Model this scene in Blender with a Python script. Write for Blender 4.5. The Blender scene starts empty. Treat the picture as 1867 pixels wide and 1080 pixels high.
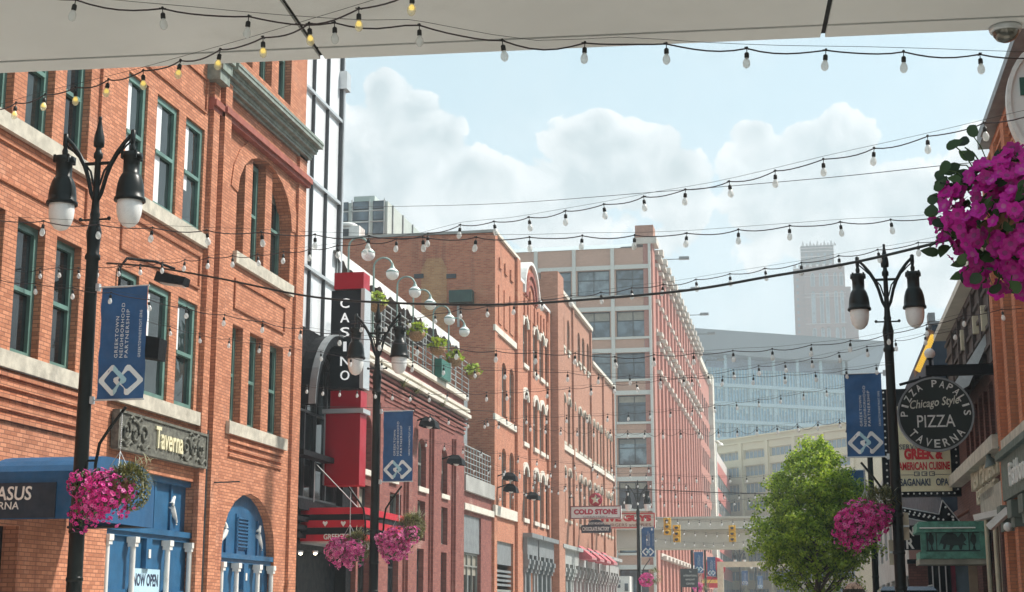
import bpy, bmesh, math, random
from mathutils import Vector, Matrix
random.seed(11)
S = bpy.context.scene
COL = S.collection
PI = math.pi
R = math.radians

# ------------------------------------------------------------------ camera
YAW, PIT, FP, CZ = R(10.83), R(11.6), 2800.0, 1.55
cam = bpy.data.objects.new('camera', bpy.data.cameras.new('camera'))
COL.objects.link(cam)
cam.location = (0, 0, CZ)
cam.rotation_euler = (PI/2 + PIT, 0, YAW)
cam.data.sensor_fit = 'HORIZONTAL'
cam.data.sensor_width = 36
cam.data.lens = FP/1867*36
cam.data.clip_start = .1
cam.data.clip_end = 5000
S.camera = cam

# ------------------------------------------------------------------ light
SUN_EL, SUN_ROT = R(50), R(62)
EXPOSURE = 1.2
sun = bpy.data.objects.new('sun', bpy.data.lights.new('sun', 'SUN'))
COL.objects.link(sun)
sun.data.energy = 3.1
sun.data.angle = R(4.0)
sun.data.color = (1, .95, .87)
sdir = Vector((math.sin(SUN_ROT)*math.cos(SUN_EL), math.cos(SUN_ROT)*math.cos(SUN_EL), math.sin(SUN_EL)))
sun.rotation_euler = sdir.to_track_quat('Z', 'Y').to_euler()
S.view_settings.view_transform = 'Standard'
S.view_settings.look = 'None'
S.view_settings.gamma = 1
S.view_settings.exposure = EXPOSURE
S.render.engine = 'CYCLES'
S.cycles.max_bounces = 8
S.cycles.diffuse_bounces = 3
S.cycles.glossy_bounces = 3
S.cycles.transmission_bounces = 4
S.cycles.transparent_max_bounces = 12
S.cycles.volume_bounces = 0
S.cycles.sample_clamp_indirect = 6
S.cycles.caustics_reflective = False
S.cycles.caustics_refractive = False
S.cycles.use_denoising = True


def ray(px, py):
    a, b = px - 933.5, 540 - py
    cy, sy, cp, sp = math.cos(YAW), math.sin(YAW), math.cos(PIT), math.sin(PIT)
    return Vector((-sy*cp*FP + cy*a + sy*sp*b, cy*cp*FP + sy*a - cy*sp*b, sp*FP + cp*b))


def onY(px, py, Y):
    d = ray(px, py)
    return Vector((d.x*Y/d.y, Y, CZ + d.z*Y/d.y))


def onX(px, py, X):
    d = ray(px, py)
    return Vector((X, d.y*X/d.x, CZ + d.z*X/d.x))


def onZ(px, py, Z):
    d = ray(px, py)
    t = (Z - CZ)/d.z
    return Vector((d.x*t, d.y*t, Z))


# ------------------------------------------------------------------ sky
W = bpy.data.worlds.new('World')
S.world = W
W.use_nodes = True
wt = W.node_tree
wt.nodes.clear()


class G:
    """small helper for wiring node trees"""
    def __init__(s, t): s.t = t

    def n(s, typ, **kw):
        x = s.t.nodes.new(typ)
        for k, v in kw.items(): setattr(x, k, v)
        return x

    def inp(s, sock, v):
        if isinstance(v, bpy.types.NodeSocket): s.t.links.new(v, sock)
        else: sock.default_value = v

    def m(s, op, a, b=None, c=None, clamp=False):
        x = s.n('ShaderNodeMath', operation=op)
        x.use_clamp = clamp
        s.inp(x.inputs[0], a)
        if b is not None: s.inp(x.inputs[1], b)
        if c is not None: s.inp(x.inputs[2], c)
        return x.outputs[0]

    def mix(s, f, a, b, mode='MIX'):
        x = s.n('ShaderNodeMix', data_type='RGBA', blend_type=mode)
        s.inp(x.inputs[0], f)
        for i, v in ((6, a), (7, b)):
            s.inp(x.inputs[i], v if isinstance(v, bpy.types.NodeSocket) else (*v, 1))
        return x.outputs[2]

    def noise(s, vec, scale, detail=4, rough=.55):
        x = s.n('ShaderNodeTexNoise')
        if vec is not None: s.inp(x.inputs['Vector'], vec)
        x.inputs['Scale'].default_value = scale
        x.inputs['Detail'].default_value = detail
        x.inputs['Roughness'].default_value = rough
        return x.outputs['Fac']

    def ramp(s, v, a, b, lo=0., hi=1., smooth=True):
        x = s.n('ShaderNodeMapRange', interpolation_type='SMOOTHSTEP' if smooth else 'LINEAR')
        s.inp(x.inputs['Value'], v)
        x.inputs['From Min'].default_value = a
        x.inputs['From Max'].default_value = b
        x.inputs['To Min'].default_value = lo
        x.inputs['To Max'].default_value = hi
        return x.outputs['Result']


def build_sky():
    g = G(wt)
    sky = g.n('ShaderNodeTexSky', sky_type='NISHITA')
    sky.sun_disc = False
    sky.sun_elevation = SUN_EL
    sky.sun_rotation = SUN_ROT
    sky.air_density = 1.0
    sky.dust_density = 2.0
    sky.ozone_density = 1.5
    tc = g.n('ShaderNodeTexCoord').outputs['Generated']
    sep = g.n('ShaderNodeSeparateXYZ')
    wt.links.new(tc, sep.inputs[0])
    x, y, z = sep.outputs
    az = g.m('ARCTAN2', x, y)
    el = g.m('ARCSINE', z)
    blobs = [(700, 250, 110, 95), (790, 250, 60, 60), (640, 330, 120, 110), (850, 330, 110, 60), (760, 210, 50, 45), (690, 165, 40, 40),
             (1060, 270, 80, 65), (1150, 280, 95, 60), (1030, 340, 110, 70), (1230, 330, 70, 60), (1200, 255, 45, 35), (1090, 225, 45, 28),
             (1540, 250, 60, 55), (1470, 260, 60, 38), (1390, 300, 80, 60), (1560, 330, 110, 60), (1370, 240, 40, 22), (1430, 360, 120, 60), (1590, 390, 120, 60),
             (300, 300, 200, 120), (1900, 260, 160, 80), (1700, 380, 120, 70)]
    fld = None
    for px, py, rx, ry in blobs:
        d = ray(px, py).normalized()
        a0, e0 = math.atan2(d.x, d.y), math.asin(d.z)
        u = g.m('DIVIDE', g.m('SUBTRACT', az, a0), rx/FP*1.05)
        v = g.m('DIVIDE', g.m('SUBTRACT', el, e0), ry/FP)
        v = g.m('MULTIPLY', v, g.ramp(v, -.25, .15, .42, 1.0))
        q = g.m('SUBTRACT', 1.0, g.m('ADD', g.m('MULTIPLY', u, u), g.m('MULTIPLY', v, v)))
        fld = q if fld is None else g.m('SMOOTH_MAX', fld, q, .3)
    warp = g.n('ShaderNodeTexNoise'); warp.inputs['Scale'].default_value = 14; warp.inputs['Detail'].default_value = 3
    wt.links.new(tc, warp.inputs['Vector'])
    wv = g.n('ShaderNodeVectorMath', operation='MULTIPLY_ADD')
    wt.links.new(warp.outputs['Color'], wv.inputs[0]); wv.inputs[1].default_value = (.05, .05, .05); wt.links.new(tc, wv.inputs[2])
    n1 = g.noise(wv.outputs[0], 30, 11, .58)
    n2 = g.noise(tc, 7, 7, .6)
    f = g.m('ADD', g.m('MAXIMUM', fld, -1.1), g.m('MULTIPLY', g.m('SUBTRACT', n1, .5), 3.4))
    cum = g.ramp(f, .0, .26)
    veil = g.m('MULTIPLY', g.ramp(n2, .36, .74), g.ramp(el, .04, .42, .9, .45))
    mask = g.m('MAXIMUM', g.m('MULTIPLY', cum, g.ramp(n2, .2, .7, .75, 1.0)), g.m('MULTIPLY', veil, .6))
    off = g.n('ShaderNodeVectorMath', operation='ADD')
    wt.links.new(wv.outputs[0], off.inputs[0])
    off.inputs[1].default_value = (.008, .0, .012)
    n3 = g.noise(off.outputs[0], 30, 6, .58)
    sh = g.m('ADD', g.m('MULTIPLY', g.m('SUBTRACT', n1, n3), 2.6), g.m('ADD', .72, g.m('MULTIPLY', g.ramp(f, .2, 1.3), -.55)), clamp=True)
    ccol = g.mix(sh, (.39, .45, .47), (.68, .70, .705))
    bgs = g.n('ShaderNodeBackground')
    tint = g.mix(.72, sky.outputs[0], g.mix(g.ramp(el, .0, .45), (5.3, 6.2, 6.3), (3.7, 5.1, 5.4)))
    wt.links.new(tint, bgs.inputs[0])
    bgs.inputs[1].default_value = .08
    bgc = g.n('ShaderNodeBackground')
    wt.links.new(ccol, bgc.inputs[0])
    bgc.inputs[1].default_value = .72
    mx = g.n('ShaderNodeMixShader')
    wt.links.new(mask, mx.inputs[0])
    wt.links.new(bgs.outputs[0], mx.inputs[1])
    wt.links.new(bgc.outputs[0], mx.inputs[2])
    out = g.n('ShaderNodeOutputWorld')
    wt.links.new(mx.outputs[0], out.inputs[0])


build_sky()

# ------------------------------------------------------------------ materials
def newmat(name):
    m = bpy.data.materials.new(name)
    m.use_nodes = True
    m.node_tree.nodes.clear()
    g = G(m.node_tree)
    out = g.n('ShaderNodeOutputMaterial')
    return m, g, out


def mat(name, c, rough=.6, metal=0., var=.15, scale=2.5, bump=0., bscale=30, alpha=1., spec=.5, emit=None, es=0., dirt=None, coat=0.):
    m, g, out = newmat(name)
    p = g.n('ShaderNodeBsdfPrincipled')
    pos = g.n('ShaderNodeNewGeometry').outputs['Position']
    n = g.noise(pos, scale, 5)
    col = g.mix(g.ramp(n, .3, .7), [v*(1-var) for v in c], [min(1, v*(1+var)) for v in c])
    if dirt:
        col = g.mix(g.ramp(g.noise(pos, scale*.6, 8, .7), .5, .75, 0, .8), col, dirt)
    g.inp(p.inputs['Base Color'], col)
    g.inp(p.inputs['Roughness'], g.ramp(g.noise(pos, scale*2.3, 3), .3, .7, max(0, rough*.85), min(1, rough*1.15)))
    p.inputs['Metallic'].default_value = metal
    p.inputs['Alpha'].default_value = alpha
    p.inputs['Specular IOR Level'].default_value = spec
    p.inputs['Coat Weight'].default_value = coat
    if emit:
        p.inputs['Emission Color'].default_value = (*emit, 1)
        p.inputs['Emission Strength'].default_value = es
    if bump:
        b = g.n('ShaderNodeBump')
        b.inputs['Strength'].default_value = bump
        b.inputs['Distance'].default_value = .02
        g.inp(b.inputs['Height'], g.noise(pos, bscale, 5))
        g.inp(p.inputs['Normal'], b.outputs[0])
    m.node_tree.links.new(p.outputs[0], out.inputs[0])
    return m


def brick(name, c1, c2, mortar, stain=(.08, .04, .03), stainamt=.5, bw=.215, rh=.0755, ms=.009, pale=None):
    m, g, out = newmat(name)
    p = g.n('ShaderNodeBsdfPrincipled')
    geo = g.n('ShaderNodeNewGeometry')
    sp = g.n('ShaderNodeSeparateXYZ'); g.inp(sp.inputs[0], geo.outputs['Position'])
    sn = g.n('ShaderNodeSeparateXYZ'); g.inp(sn.inputs[0], geo.outputs['True Normal'])
    ax = g.m('GREATER_THAN', g.m('ABSOLUTE', sn.outputs[0]), .7)
    u = g.m('ADD', g.m('MULTIPLY', sp.outputs[1], ax), g.m('MULTIPLY', sp.outputs[0], g.m('SUBTRACT', 1.0, ax)))
    cb = g.n('ShaderNodeCombineXYZ')
    g.inp(cb.inputs[0], u); g.inp(cb.inputs[1], sp.outputs[2])
    bt = g.n('ShaderNodeTexBrick')
    g.inp(bt.inputs['Vector'], cb.outputs[0])
    for k, v in (('Color1', (0, 0, 0, 1)), ('Color2', (1, 1, 1, 1)), ('Mortar', (.5, .5, .5, 1)), ('Scale', 1.), ('Mortar Size', ms), ('Brick Width', bw), ('Row Height', rh), ('Mortar Smooth', .3), ('Bias', 0.)):
        bt.inputs[k].default_value = v
    pos = geo.outputs['Position']
    col = g.mix(bt.outputs['Color'], c1, c2)
    # some odd bricks burnt darker, patches repointed or rubbed
    n = g.noise(pos, 1.1, 7, .65)
    col = g.mix(g.ramp(n, .55, .8, 0, stainamt), col, stain)
    if pale:
        col = g.mix(g.ramp(g.noise(pos, .7, 8, .7), .54, .72, 0, .55), col, pale)
    # rain streaks: noise squeezed along z
    mp = g.n('ShaderNodeMapping'); mp.inputs['Scale'].default_value = (2.2, 2.2, .22)
    g.inp(mp.inputs['Vector'], pos)
    col = g.mix(g.ramp(g.noise(mp.outputs[0], 1., 6, .6), .52, .78, 0, stainamt*.7), col, stain)
    col = g.mix(g.m('MULTIPLY', bt.outputs['Fac'], .8), col, mortar)
    g.inp(p.inputs['Base Color'], col)
    p.inputs['Roughness'].default_value = .85
    p.inputs['Specular IOR Level'].default_value = .25
    b = g.n('ShaderNodeBump'); b.inputs['Strength'].default_value = .5; b.inputs['Distance'].default_value = .012
    hgt = g.m('ADD', g.m('MULTIPLY', bt.outputs['Fac'], -1.0), g.m('MULTIPLY', g.noise(pos, 60, 3), .5))
    g.inp(b.inputs['Height'], hgt)
    g.inp(p.inputs['Normal'], b.outputs[0])
    m.node_tree.links.new(p.outputs[0], out.inputs[0])
    return m


def leafmat(name, cols, trans=.35, rough=.5):
    m, g, out = newmat(name)
    geo = g.n('ShaderNodeNewGeometry')
    rp = g.n('ShaderNodeValToRGB')
    cr = rp.color_ramp
    for i, c in enumerate(cols):
        e = cr.elements[i] if i < 2 else cr.elements.new(0)
        e.color = (*c, 1)
    for i, e in enumerate(cr.elements): e.position = i/(len(cols)-1)
    for i, c in enumerate(cols): cr.elements[i].color = (*c, 1)
    g.inp(rp.inputs[0], geo.outputs['Random Per Island'])
    p = g.n('ShaderNodeBsdfPrincipled')
    g.inp(p.inputs['Base Color'], rp.outputs[0])
    p.inputs['Roughness'].default_value = rough
    t = g.n('ShaderNodeBsdfTranslucent')
    g.inp(t.inputs[0], rp.outputs[0])
    mx = g.n('ShaderNodeMixShader'); mx.inputs[0].default_value = trans
    g.t.links.new(p.outputs[0], mx.inputs[1]); g.t.links.new(t.outputs[0], mx.inputs[2])
    g.t.links.new(mx.outputs[0], out.inputs[0])
    return m


def glassmat(name, tint, rough=.04, wob=.06, var=.5, spec=.9):
    m, g, out = newmat(name)
    p = g.n('ShaderNodeBsdfPrincipled')
    pos = g.n('ShaderNodeNewGeometry').outputs['Position']
    n = g.noise(pos, .9, 3)
    g.inp(p.inputs['Base Color'], g.mix(g.ramp(n, .35, .65), [v*(1-var) for v in tint], [v*(1+var) for v in tint]))
    p.inputs['Roughness'].default_value = rough
    p.inputs['Specular IOR Level'].default_value = spec
    b = g.n('ShaderNodeBump'); b.inputs['Strength'].default_value = wob; b.inputs['Distance'].default_value = .05
    g.inp(b.inputs['Height'], g.noise(pos, 1.3, 2))
    g.inp(p.inputs['Normal'], b.outputs[0])
    g.t.links.new(p.outputs[0], out.inputs[0])
    return m


BRICK_A = brick('orange_red_brick', (.40, .155, .085), (.62, .27, .155), (.20, .09, .06), stain=(.24, .085, .06), stainamt=.7, pale=(.66, .38, .27))
BRICK_A2 = brick('darker_red_brick', (.36, .13, .07), (.48, .20, .11), (.18, .08, .05), stain=(.2, .07, .045), stainamt=.5)  # darker tone than the wall, for the panel mouldings
BRICK_B = brick('purple_red_brick', (.20, .066, .056), (.31, .115, .092), (.20, .11, .10), stain=(.15, .06, .055), stainamt=.6, pale=(.45, .30, .26))
BRICK_C = brick('weathered_orange_brick', (.40, .135, .08), (.55, .22, .13), (.42, .29, .21), stain=(.16, .06, .05), stainamt=.75, pale=(.58, .36, .22))
BRICK_D = brick('red_brick', (.44, .165, .10), (.56, .24, .15), (.34, .2, .15), stain=(.2, .08, .06), stainamt=.5)
BRICK_E = brick('brown_brick', (.36, .165, .11), (.48, .24, .165), (.33, .22, .17), stain=(.17, .08, .06), stainamt=.5)
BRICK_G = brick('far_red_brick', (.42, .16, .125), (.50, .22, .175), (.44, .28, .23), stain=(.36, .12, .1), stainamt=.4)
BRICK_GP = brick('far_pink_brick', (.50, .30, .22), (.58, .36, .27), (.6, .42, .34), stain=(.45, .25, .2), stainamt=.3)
BRICK_DK = brick('dark_brown_brick', (.13, .06, .05), (.19, .085, .07), (.07, .045, .04), stain=(.04, .025, .02), stainamt=.5)
BRICK_RR = brick('rust_brick', (.5, .17, .085), (.62, .24, .12), (.35, .16, .1), stain=(.2, .07, .04), stainamt=.6)
BRICK_S = mat('dark_red_moulded_brick', (.30, .085, .06), .8, var=.2, bump=.3)
STONE = mat('pale_limestone', (.50, .46, .38), .85, var=.18, scale=4, bump=.3, dirt=(.28, .25, .2))
STONEW = mat('white_stone_trim', (.66, .62, .54), .85, var=.1, scale=1, dirt=(.42, .38, .32))
CORN = mat('grey_green_cornice_paint', (.20, .235, .20), .55, var=.25, scale=5, bump=.2, dirt=(.14, .15, .13))
GREEN = mat('green_window_paint', (.11, .21, .18), .45, var=.2)
GREYF = mat('grey_window_paint', (.24, .25, .23), .5)
DKF = mat('dark_metal_frame', (.05, .055, .06), .4, metal=.3)
WHITEF = mat('white_paint', (.74, .73, .70), .5, var=.06, dirt=(.5, .48, .44))
GLASS = glassmat('dark_window_glass', (.010, .014, .016), spec=.5)
GLASSB = glassmat('blue_window_glass', (.10, .14, .17), rough=.08)
GLASSC = glassmat('green_tinted_curtain_glass', (.15, .34, .46), rough=.2, var=.2)
GLASSM = glassmat('mirror_tower_glass', (.78, .80, .82), rough=.12, wob=.12, var=.06)  # near-white base puts the reflected sky into the glass colour
GLASS2 = glassmat('brown_dark_glass', (.018, .017, .015), rough=.08, wob=.15, spec=.45)
GLASS3 = glassmat('greenish_dark_glass', (.018, .028, .028), rough=.03, wob=.25, spec=.6)
GLASSB2 = glassmat('darker_blue_glass', (.05, .075, .095), rough=.05, wob=.15)
GLASSB3 = glassmat('paler_blue_glass', (.17, .22, .25), rough=.06, wob=.12)
SHADE1 = mat('grey_window_shade', (.20, .21, .20), .5, spec=.7)
SHADE2 = mat('dim_cream_shade', (.30, .28, .23), .5, spec=.7)
WRND = random.Random(3)
SKYREFL = mat('painted_sky_reflection', (.75, .77, .78), .7, var=.05)  # sky reflections on window panes, put into a pale colour
BLACK = mat('black_lamp_paint', (.005, .008, .007), .36, var=.3, spec=.25)
BLACKM = mat('matte_black_metal', (.007, .008, .010), .6, var=.3, scale=6, spec=.15)
BLACKS = mat('black_sign_face', (.007, .010, .014), .5, var=.2, spec=.2)
GLOBE = mat('frosted_lamp_globe', (.80, .80, .78), .3, var=.03)
BULBG = mat('clear_bulb_glass', (.92, .92, .90), .12, alpha=.58, var=.02)
BULBW = mat('lit_bulb_glass', (.85, .80, .62), .12, alpha=.5, var=.05)
FILA = mat('glowing_filament', (.9, .7, .2), .4, emit=(1, .72, .10), es=.5)
SOCK = mat('black_rubber', (.015, .015, .015), .5)
CABLE = mat('brown_black_cable', (.035, .02, .022), .5)
BLUE = mat('blue_banner_cloth', (.030, .10, .24), .8, var=.12, scale=3)
BWHITE = mat('banner_white_print', (.72, .74, .74), .8, var=.04)
BPALE = mat('banner_pale_blue_print', (.38, .58, .64), .8, var=.04)
BLUEW = mat('blue_painted_wood', (.020, .105, .22), .45, var=.15)
BLUEA = mat('blue_awning_canvas', (.010, .080, .19), .75, var=.12, bump=.1)
BLUED = mat('dark_navy_canvas', (.018, .028, .045), .8, var=.2)
RED = mat('red_sign_panel', (.36, .004, .018), .4, var=.08, scale=1, spec=.25)
REDL = mat('red_marquee_paint', (.50, .010, .028), .4, var=.1, spec=.3)
SILVER = mat('silver_trim', (.55, .57, .58), .35, metal=.5, var=.05)
GREYM = mat('grey_metal_sheet', (.22, .24, .25), .5, metal=.2)
GALV = mat('galvanised_rail', (.40, .42, .41), .45, metal=.4)
PATINA = mat('green_grey_patina_metal', (.24, .33, .30), .5, metal=.2)
CONC = mat('soffit_panel', (.80, .80, .78), .75, var=.06, scale=.5, bump=.05, dirt=(.62, .61, .58))
CONCP = mat('pale_concrete', (.56, .545, .48), .85, var=.08, scale=.5, bump=.1, dirt=(.42, .41, .36))
CONCG = mat('grey_concrete', (.36, .36, .34), .85, var=.15, scale=1)
ASPH = mat('paved_road', (.36, .34, .31), .9, var=.25, scale=3, bump=.3)
PAVE = mat('sidewalk_concrete', (.55, .53, .49), .85, var=.12, scale=1.5, bump=.15)
GRND = mat('ground_dirt', (.16, .15, .12), .95, var=.25, scale=.1)
WOODS = mat('weathered_carved_wood', (.11, .11, .09), .8, var=.4, scale=9, bump=.5, dirt=(.22, .21, .17))
CREAM = mat('cream_sign_face', (.72, .66, .44), .5, var=.04)
CREAMB = mat('cream_concrete_building', (.62, .55, .38), .8, var=.06, scale=.1)
REDT = mat('red_lettering', (.55, .015, .02), .5, var=.05)
NAVYT = mat('navy_lettering', (.02, .03, .07), .5, var=.05)
WHITET = mat('white_lettering', (.78, .77, .73), .5, var=.05)
CREAMT = mat('cream_plaster', (.6, .54, .4), .8, var=.1)
YELLOW = mat('yellow_signal_paint', (.72, .42, .03), .4, var=.1)
YBULB = mat('yellow_marquee_bulbs', (.75, .48, .05), .3, emit=(1, .6, .08), es=.25)
VERD = mat('verdigris_copper', (.10, .29, .22), .6, metal=.15, var=.3, scale=6, bump=.3, dirt=(.05, .14, .11))
VERDL = mat('verdigris_panel', (.14, .36, .30), .6, var=.2, scale=5)
VERDD = mat('dark_bronze_relief', (.02, .045, .04), .6, var=.3, scale=8)
GRNS = mat('grey_green_sign_band', (.10, .14, .12), .6)
DKTIM = mat('dark_stained_timber', (.055, .038, .032), .7, var=.3, scale=6, bump=.4, dirt=(.12, .09, .08))
NAVYW = mat('navy_painted_wall', (.012, .028, .05), .6, var=.2)
PINKR = mat('faded_red_paint', (.48, .10, .12), .6, var=.2)
TERRA = mat('coconut_fibre_bowl', (.26, .15, .07), .9, var=.3, scale=20, bump=.5)
BARK = mat('bark', (.10, .075, .055), .9, var=.3, scale=8, bump=.6)
ROOFG = mat('grey_roof_membrane', (.42, .47, .48), .7, var=.05, scale=.4)
DKGREEN = mat('dark_green_canvas', (.015, .07, .045), .8)
PLANK = mat('tan_board', (.32, .24, .16), .7)
SKIN = mat('skin', (.50, .30, .22), .5, var=.06, scale=8)
HAIR = mat('dark_hair', (.035, .026, .02), .6, var=.3, scale=40)
SHIRT = mat('grey_tshirt', (.2, .22, .25), .85)
TROUS = mat('dark_trousers', (.04, .045, .06), .85)
LEAFT = leafmat('tree_leaves', [(.09, .15, .012), (.24, .37, .03), (.42, .56, .05), (.58, .66, .09)], .6)
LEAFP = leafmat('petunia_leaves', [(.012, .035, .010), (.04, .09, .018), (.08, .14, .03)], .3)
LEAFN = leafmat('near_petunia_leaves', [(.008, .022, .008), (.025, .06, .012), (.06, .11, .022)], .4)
LEAFY = leafmat('olive_grass_leaves', [(.05, .07, .02), (.13, .15, .04), (.24, .21, .07), (.30, .30, .12)], .3)
LEAFW = leafmat('cream_plumes', [(.45, .45, .30), (.6, .6, .42)], .3)
LIME = leafmat('lime_sweet_potato_leaves', [(.30, .42, .03), (.45, .55, .05), (.2, .32, .03)], .35)
PETAL = leafmat('pink_petunia_petals', [(.62, .012, .22), (.86, .035, .36), (.93, .08, .46), (.95, .28, .60)], .45)
PETALR = leafmat('rose_petunia_petals', [(.52, .035, .22), (.76, .09, .36), (.86, .2, .46), (.9, .38, .56)], .45)
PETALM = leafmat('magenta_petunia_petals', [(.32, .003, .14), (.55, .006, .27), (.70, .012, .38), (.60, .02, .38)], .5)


THROAT = leafmat('petunia_throat', [(.16, .004, .08), (.3, .01, .16), (.5, .1, .3)], .2)


# ------------------------------------------------------------------ geometry helpers
class MB:
    def __init__(s): s.v = []; s.f = []; s.sm = []; s.mi = []

    def poly(s, pts, m=0, sm=False):
        k = len(s.v)
        s.v += [tuple(p) for p in pts]
        s.f.append(tuple(range(k, k+len(pts)))); s.sm.append(sm); s.mi.append(m)

    def mesh(s, verts, faces, m=0, sm=False):
        k = len(s.v)
        s.v += [tuple(p) for p in verts]
        for f in faces:
            s.f.append(tuple(i+k for i in f)); s.sm.append(sm); s.mi.append(m)

    def hexa(s, c, m=0):
        s.mesh(c, [(0, 3, 2, 1), (4, 5, 6, 7), (0, 1, 5, 4), (1, 2, 6, 5), (2, 3, 7, 6), (3, 0, 4, 7)], m)

    def box(s, x0, x1, y0, y1, z0, z1, m=0):
        s.hexa([(x0, y0, z0), (x1, y0, z0), (x1, y1, z0), (x0, y1, z0), (x0, y0, z1), (x1, y0, z1), (x1, y1, z1), (x0, y1, z1)], m)

    def tube(s, path, r, seg=8, m=0, cap=True):
        P = [Vector(p) for p in path]
        rs = r if isinstance(r, (list, tuple)) else [r]*len(P)
        rings = []
        ref = None
        for i, p in enumerate(P):
            t = (P[min(i+1, len(P)-1)] - P[max(i-1, 0)])
            if t.length < 1e-9: t = Vector((0, 0, 1))
            t.normalize()
            if ref is None:
                ref = Vector((0, 0, 1)) if abs(t.z) < .9 else Vector((1, 0, 0))
            a = t.cross(ref)
            if a.length < 1e-6: a = t.cross(Vector((0, 1, 0)))
            a.normalize(); b = t.cross(a); ref = -b if False else ref
            rings.append([p + a*math.cos(2*PI*k/seg)*rs[i] + b*math.sin(2*PI*k/seg)*rs[i] for k in range(seg)])
        vs = [q for rg in rings for q in rg]
        fs = [(i*seg+k, i*seg+(k+1) % seg, (i+1)*seg+(k+1) % seg, (i+1)*seg+k) for i in range(len(P)-1) for k in range(seg)]
        s.mesh(vs, fs, m, True)
        if cap:
            s.poly(rings[0][::-1], m); s.poly(rings[-1], m)

    def lathe(s, prof, c=(0, 0, 0), seg=16, m=0, sm=True):
        vs = [(c[0]+r*math.cos(2*PI*k/seg), c[1]+r*math.sin(2*PI*k/seg), c[2]+z) for r, z in prof for k in range(seg)]
        n = len(prof)
        fs = [(i*seg+k, i*seg+(k+1) % seg, (i+1)*seg+(k+1) % seg, (i+1)*seg+k) for i in range(n-1) for k in range(seg)]
        s.mesh(vs, fs, m, sm)

    def prism(s, pts, off, m=0):
        """extrude a planar polygon (3D points) by a vector"""
        off = Vector(off); P = [Vector(p) for p in pts]; n = len(P)
        vs = P + [p+off for p in P]
        s.mesh(vs, [tuple(range(n))[::-1], tuple(range(n, 2*n))] + [(i, (i+1) % n, n+(i+1) % n, n+i) for i in range(n)], m)

    def sphere(s, c, r, seg=12, rings=8, m=0):
        rr = r if isinstance(r, (tuple, list)) else (r, r, r)
        prof = [(math.sin(PI*i/rings), -math.cos(PI*i/rings)) for i in range(rings+1)]
        vs = [(c[0]+p*math.cos(2*PI*k/seg)*rr[0], c[1]+p*math.sin(2*PI*k/seg)*rr[1], c[2]+z*rr[2]) for p, z in prof for k in range(seg)]
        fs = [(i*seg+k, i*seg+(k+1) % seg, (i+1)*seg+(k+1) % seg, (i+1)*seg+k) for i in range(rings) for k in range(seg)]
        s.mesh(vs, fs, m, True)

    def data(s, name, mats):
        me = bpy.data.meshes.new(name)
        me.from_pydata(s.v, [], s.f)
        me.polygons.foreach_set('use_smooth', s.sm)
        me.polygons.foreach_set('material_index', s.mi)
        for mm in (mats if isinstance(mats, (list, tuple)) else [mats]): me.materials.append(mm)
        me.update()
        return me


def thing(name, label, cat, loc=(0, 0, 0), group=None):
    o = bpy.data.objects.new(name, None)
    COL.objects.link(o)
    o.empty_display_size = .2
    o.location = loc
    o['label'] = label; o['category'] = cat
    if group: o['group'] = group
    return o


def wloc(o):
    v = Vector((0, 0, 0))
    while o is not None:
        if o.parent is None: v = v + o.location
        o = o.parent
    return v


def part(name, mb, m, parent, label=None):
    me = mb if isinstance(mb, bpy.types.Mesh) else mb.data(name, m)
    o = bpy.data.objects.new(name, me)
    COL.objects.link(o)
    if parent is not None:
        o.parent = parent
        if parent.parent is None: o.matrix_parent_inverse = Matrix.Translation(-parent.location)
    if label: o['label'] = label
    return o


def solo(name, mb, m, label, cat, group=None):
    o = part(name, mb, m, None)
    o['label'] = label; o['category'] = cat
    if group: o['group'] = group
    return o


def struct(name, mb, m):
    o = part(name, mb, m, None)
    o['kind'] = 'structure'
    return o


def clone(root, loc, label=None, group=None, rz=0):
    r = root.copy(); COL.objects.link(r); r.location = loc; r.rotation_euler = (0, 0, rz)
    if label: r['label'] = label
    if group: r['group'] = group
    def rec(a, b):
        for ch in list(a.children):
            c = ch.copy(); COL.objects.link(c); c.parent = b; rec(ch, c)
    rec(root, r)
    return r


_glyph = {}


def glyphs(s, shear=0., bold=0., space=1.):
    key = (s, shear, bold, space)
    if key in _glyph: return _glyph[key]
    cu = bpy.data.curves.new('lettering', 'FONT')
    cu.body = s; cu.size = 1; cu.shear = shear; cu.offset = bold; cu.extrude = .5; cu.space_character = space
    cu.resolution_u = 3
    ob = bpy.data.objects.new('lettering', cu)
    COL.objects.link(ob)
    bpy.context.view_layer.update()
    me = bpy.data.meshes.new_from_object(ob.evaluated_get(bpy.context.evaluated_depsgraph_get()))
    V = [tuple(v.co) for v in me.vertices]; Fc = [tuple(p.vertices) for p in me.polygons]
    bpy.data.objects.remove(ob); bpy.data.curves.remove(cu); bpy.data.meshes.remove(me)
    _glyph[key] = (V, Fc)
    return V, Fc


def text(mb, s, o, r, u, w=None, h=None, depth=.02, m=0, shear=0., bold=0., space=1., size=None, align='C'):
    """letter string on a plane: o is the left/centre baseline point, r right, u up; fits width w and cap height h"""
    V, Fc = glyphs(s, shear, bold, space)
    if not V: return
    x0 = min(v[0] for v in V); x1 = max(v[0] for v in V); y0 = min(v[1] for v in V); y1 = max(v[1] for v in V)
    ky = h/(y1-y0) if h else size
    kx = w/(x1-x0) if w else ky
    o, r, u = Vector(o), Vector(r).normalized(), Vector(u).normalized()
    n = r.cross(u)
    cx = (x0+x1)/2 if align == 'C' else x0
    yb = y0 if h else 0
    mb.mesh([o + r*((v[0]-cx)*kx) + u*((v[1]-yb)*ky) + n*(v[2]+.5)*depth for v in V], Fc, m)


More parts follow.
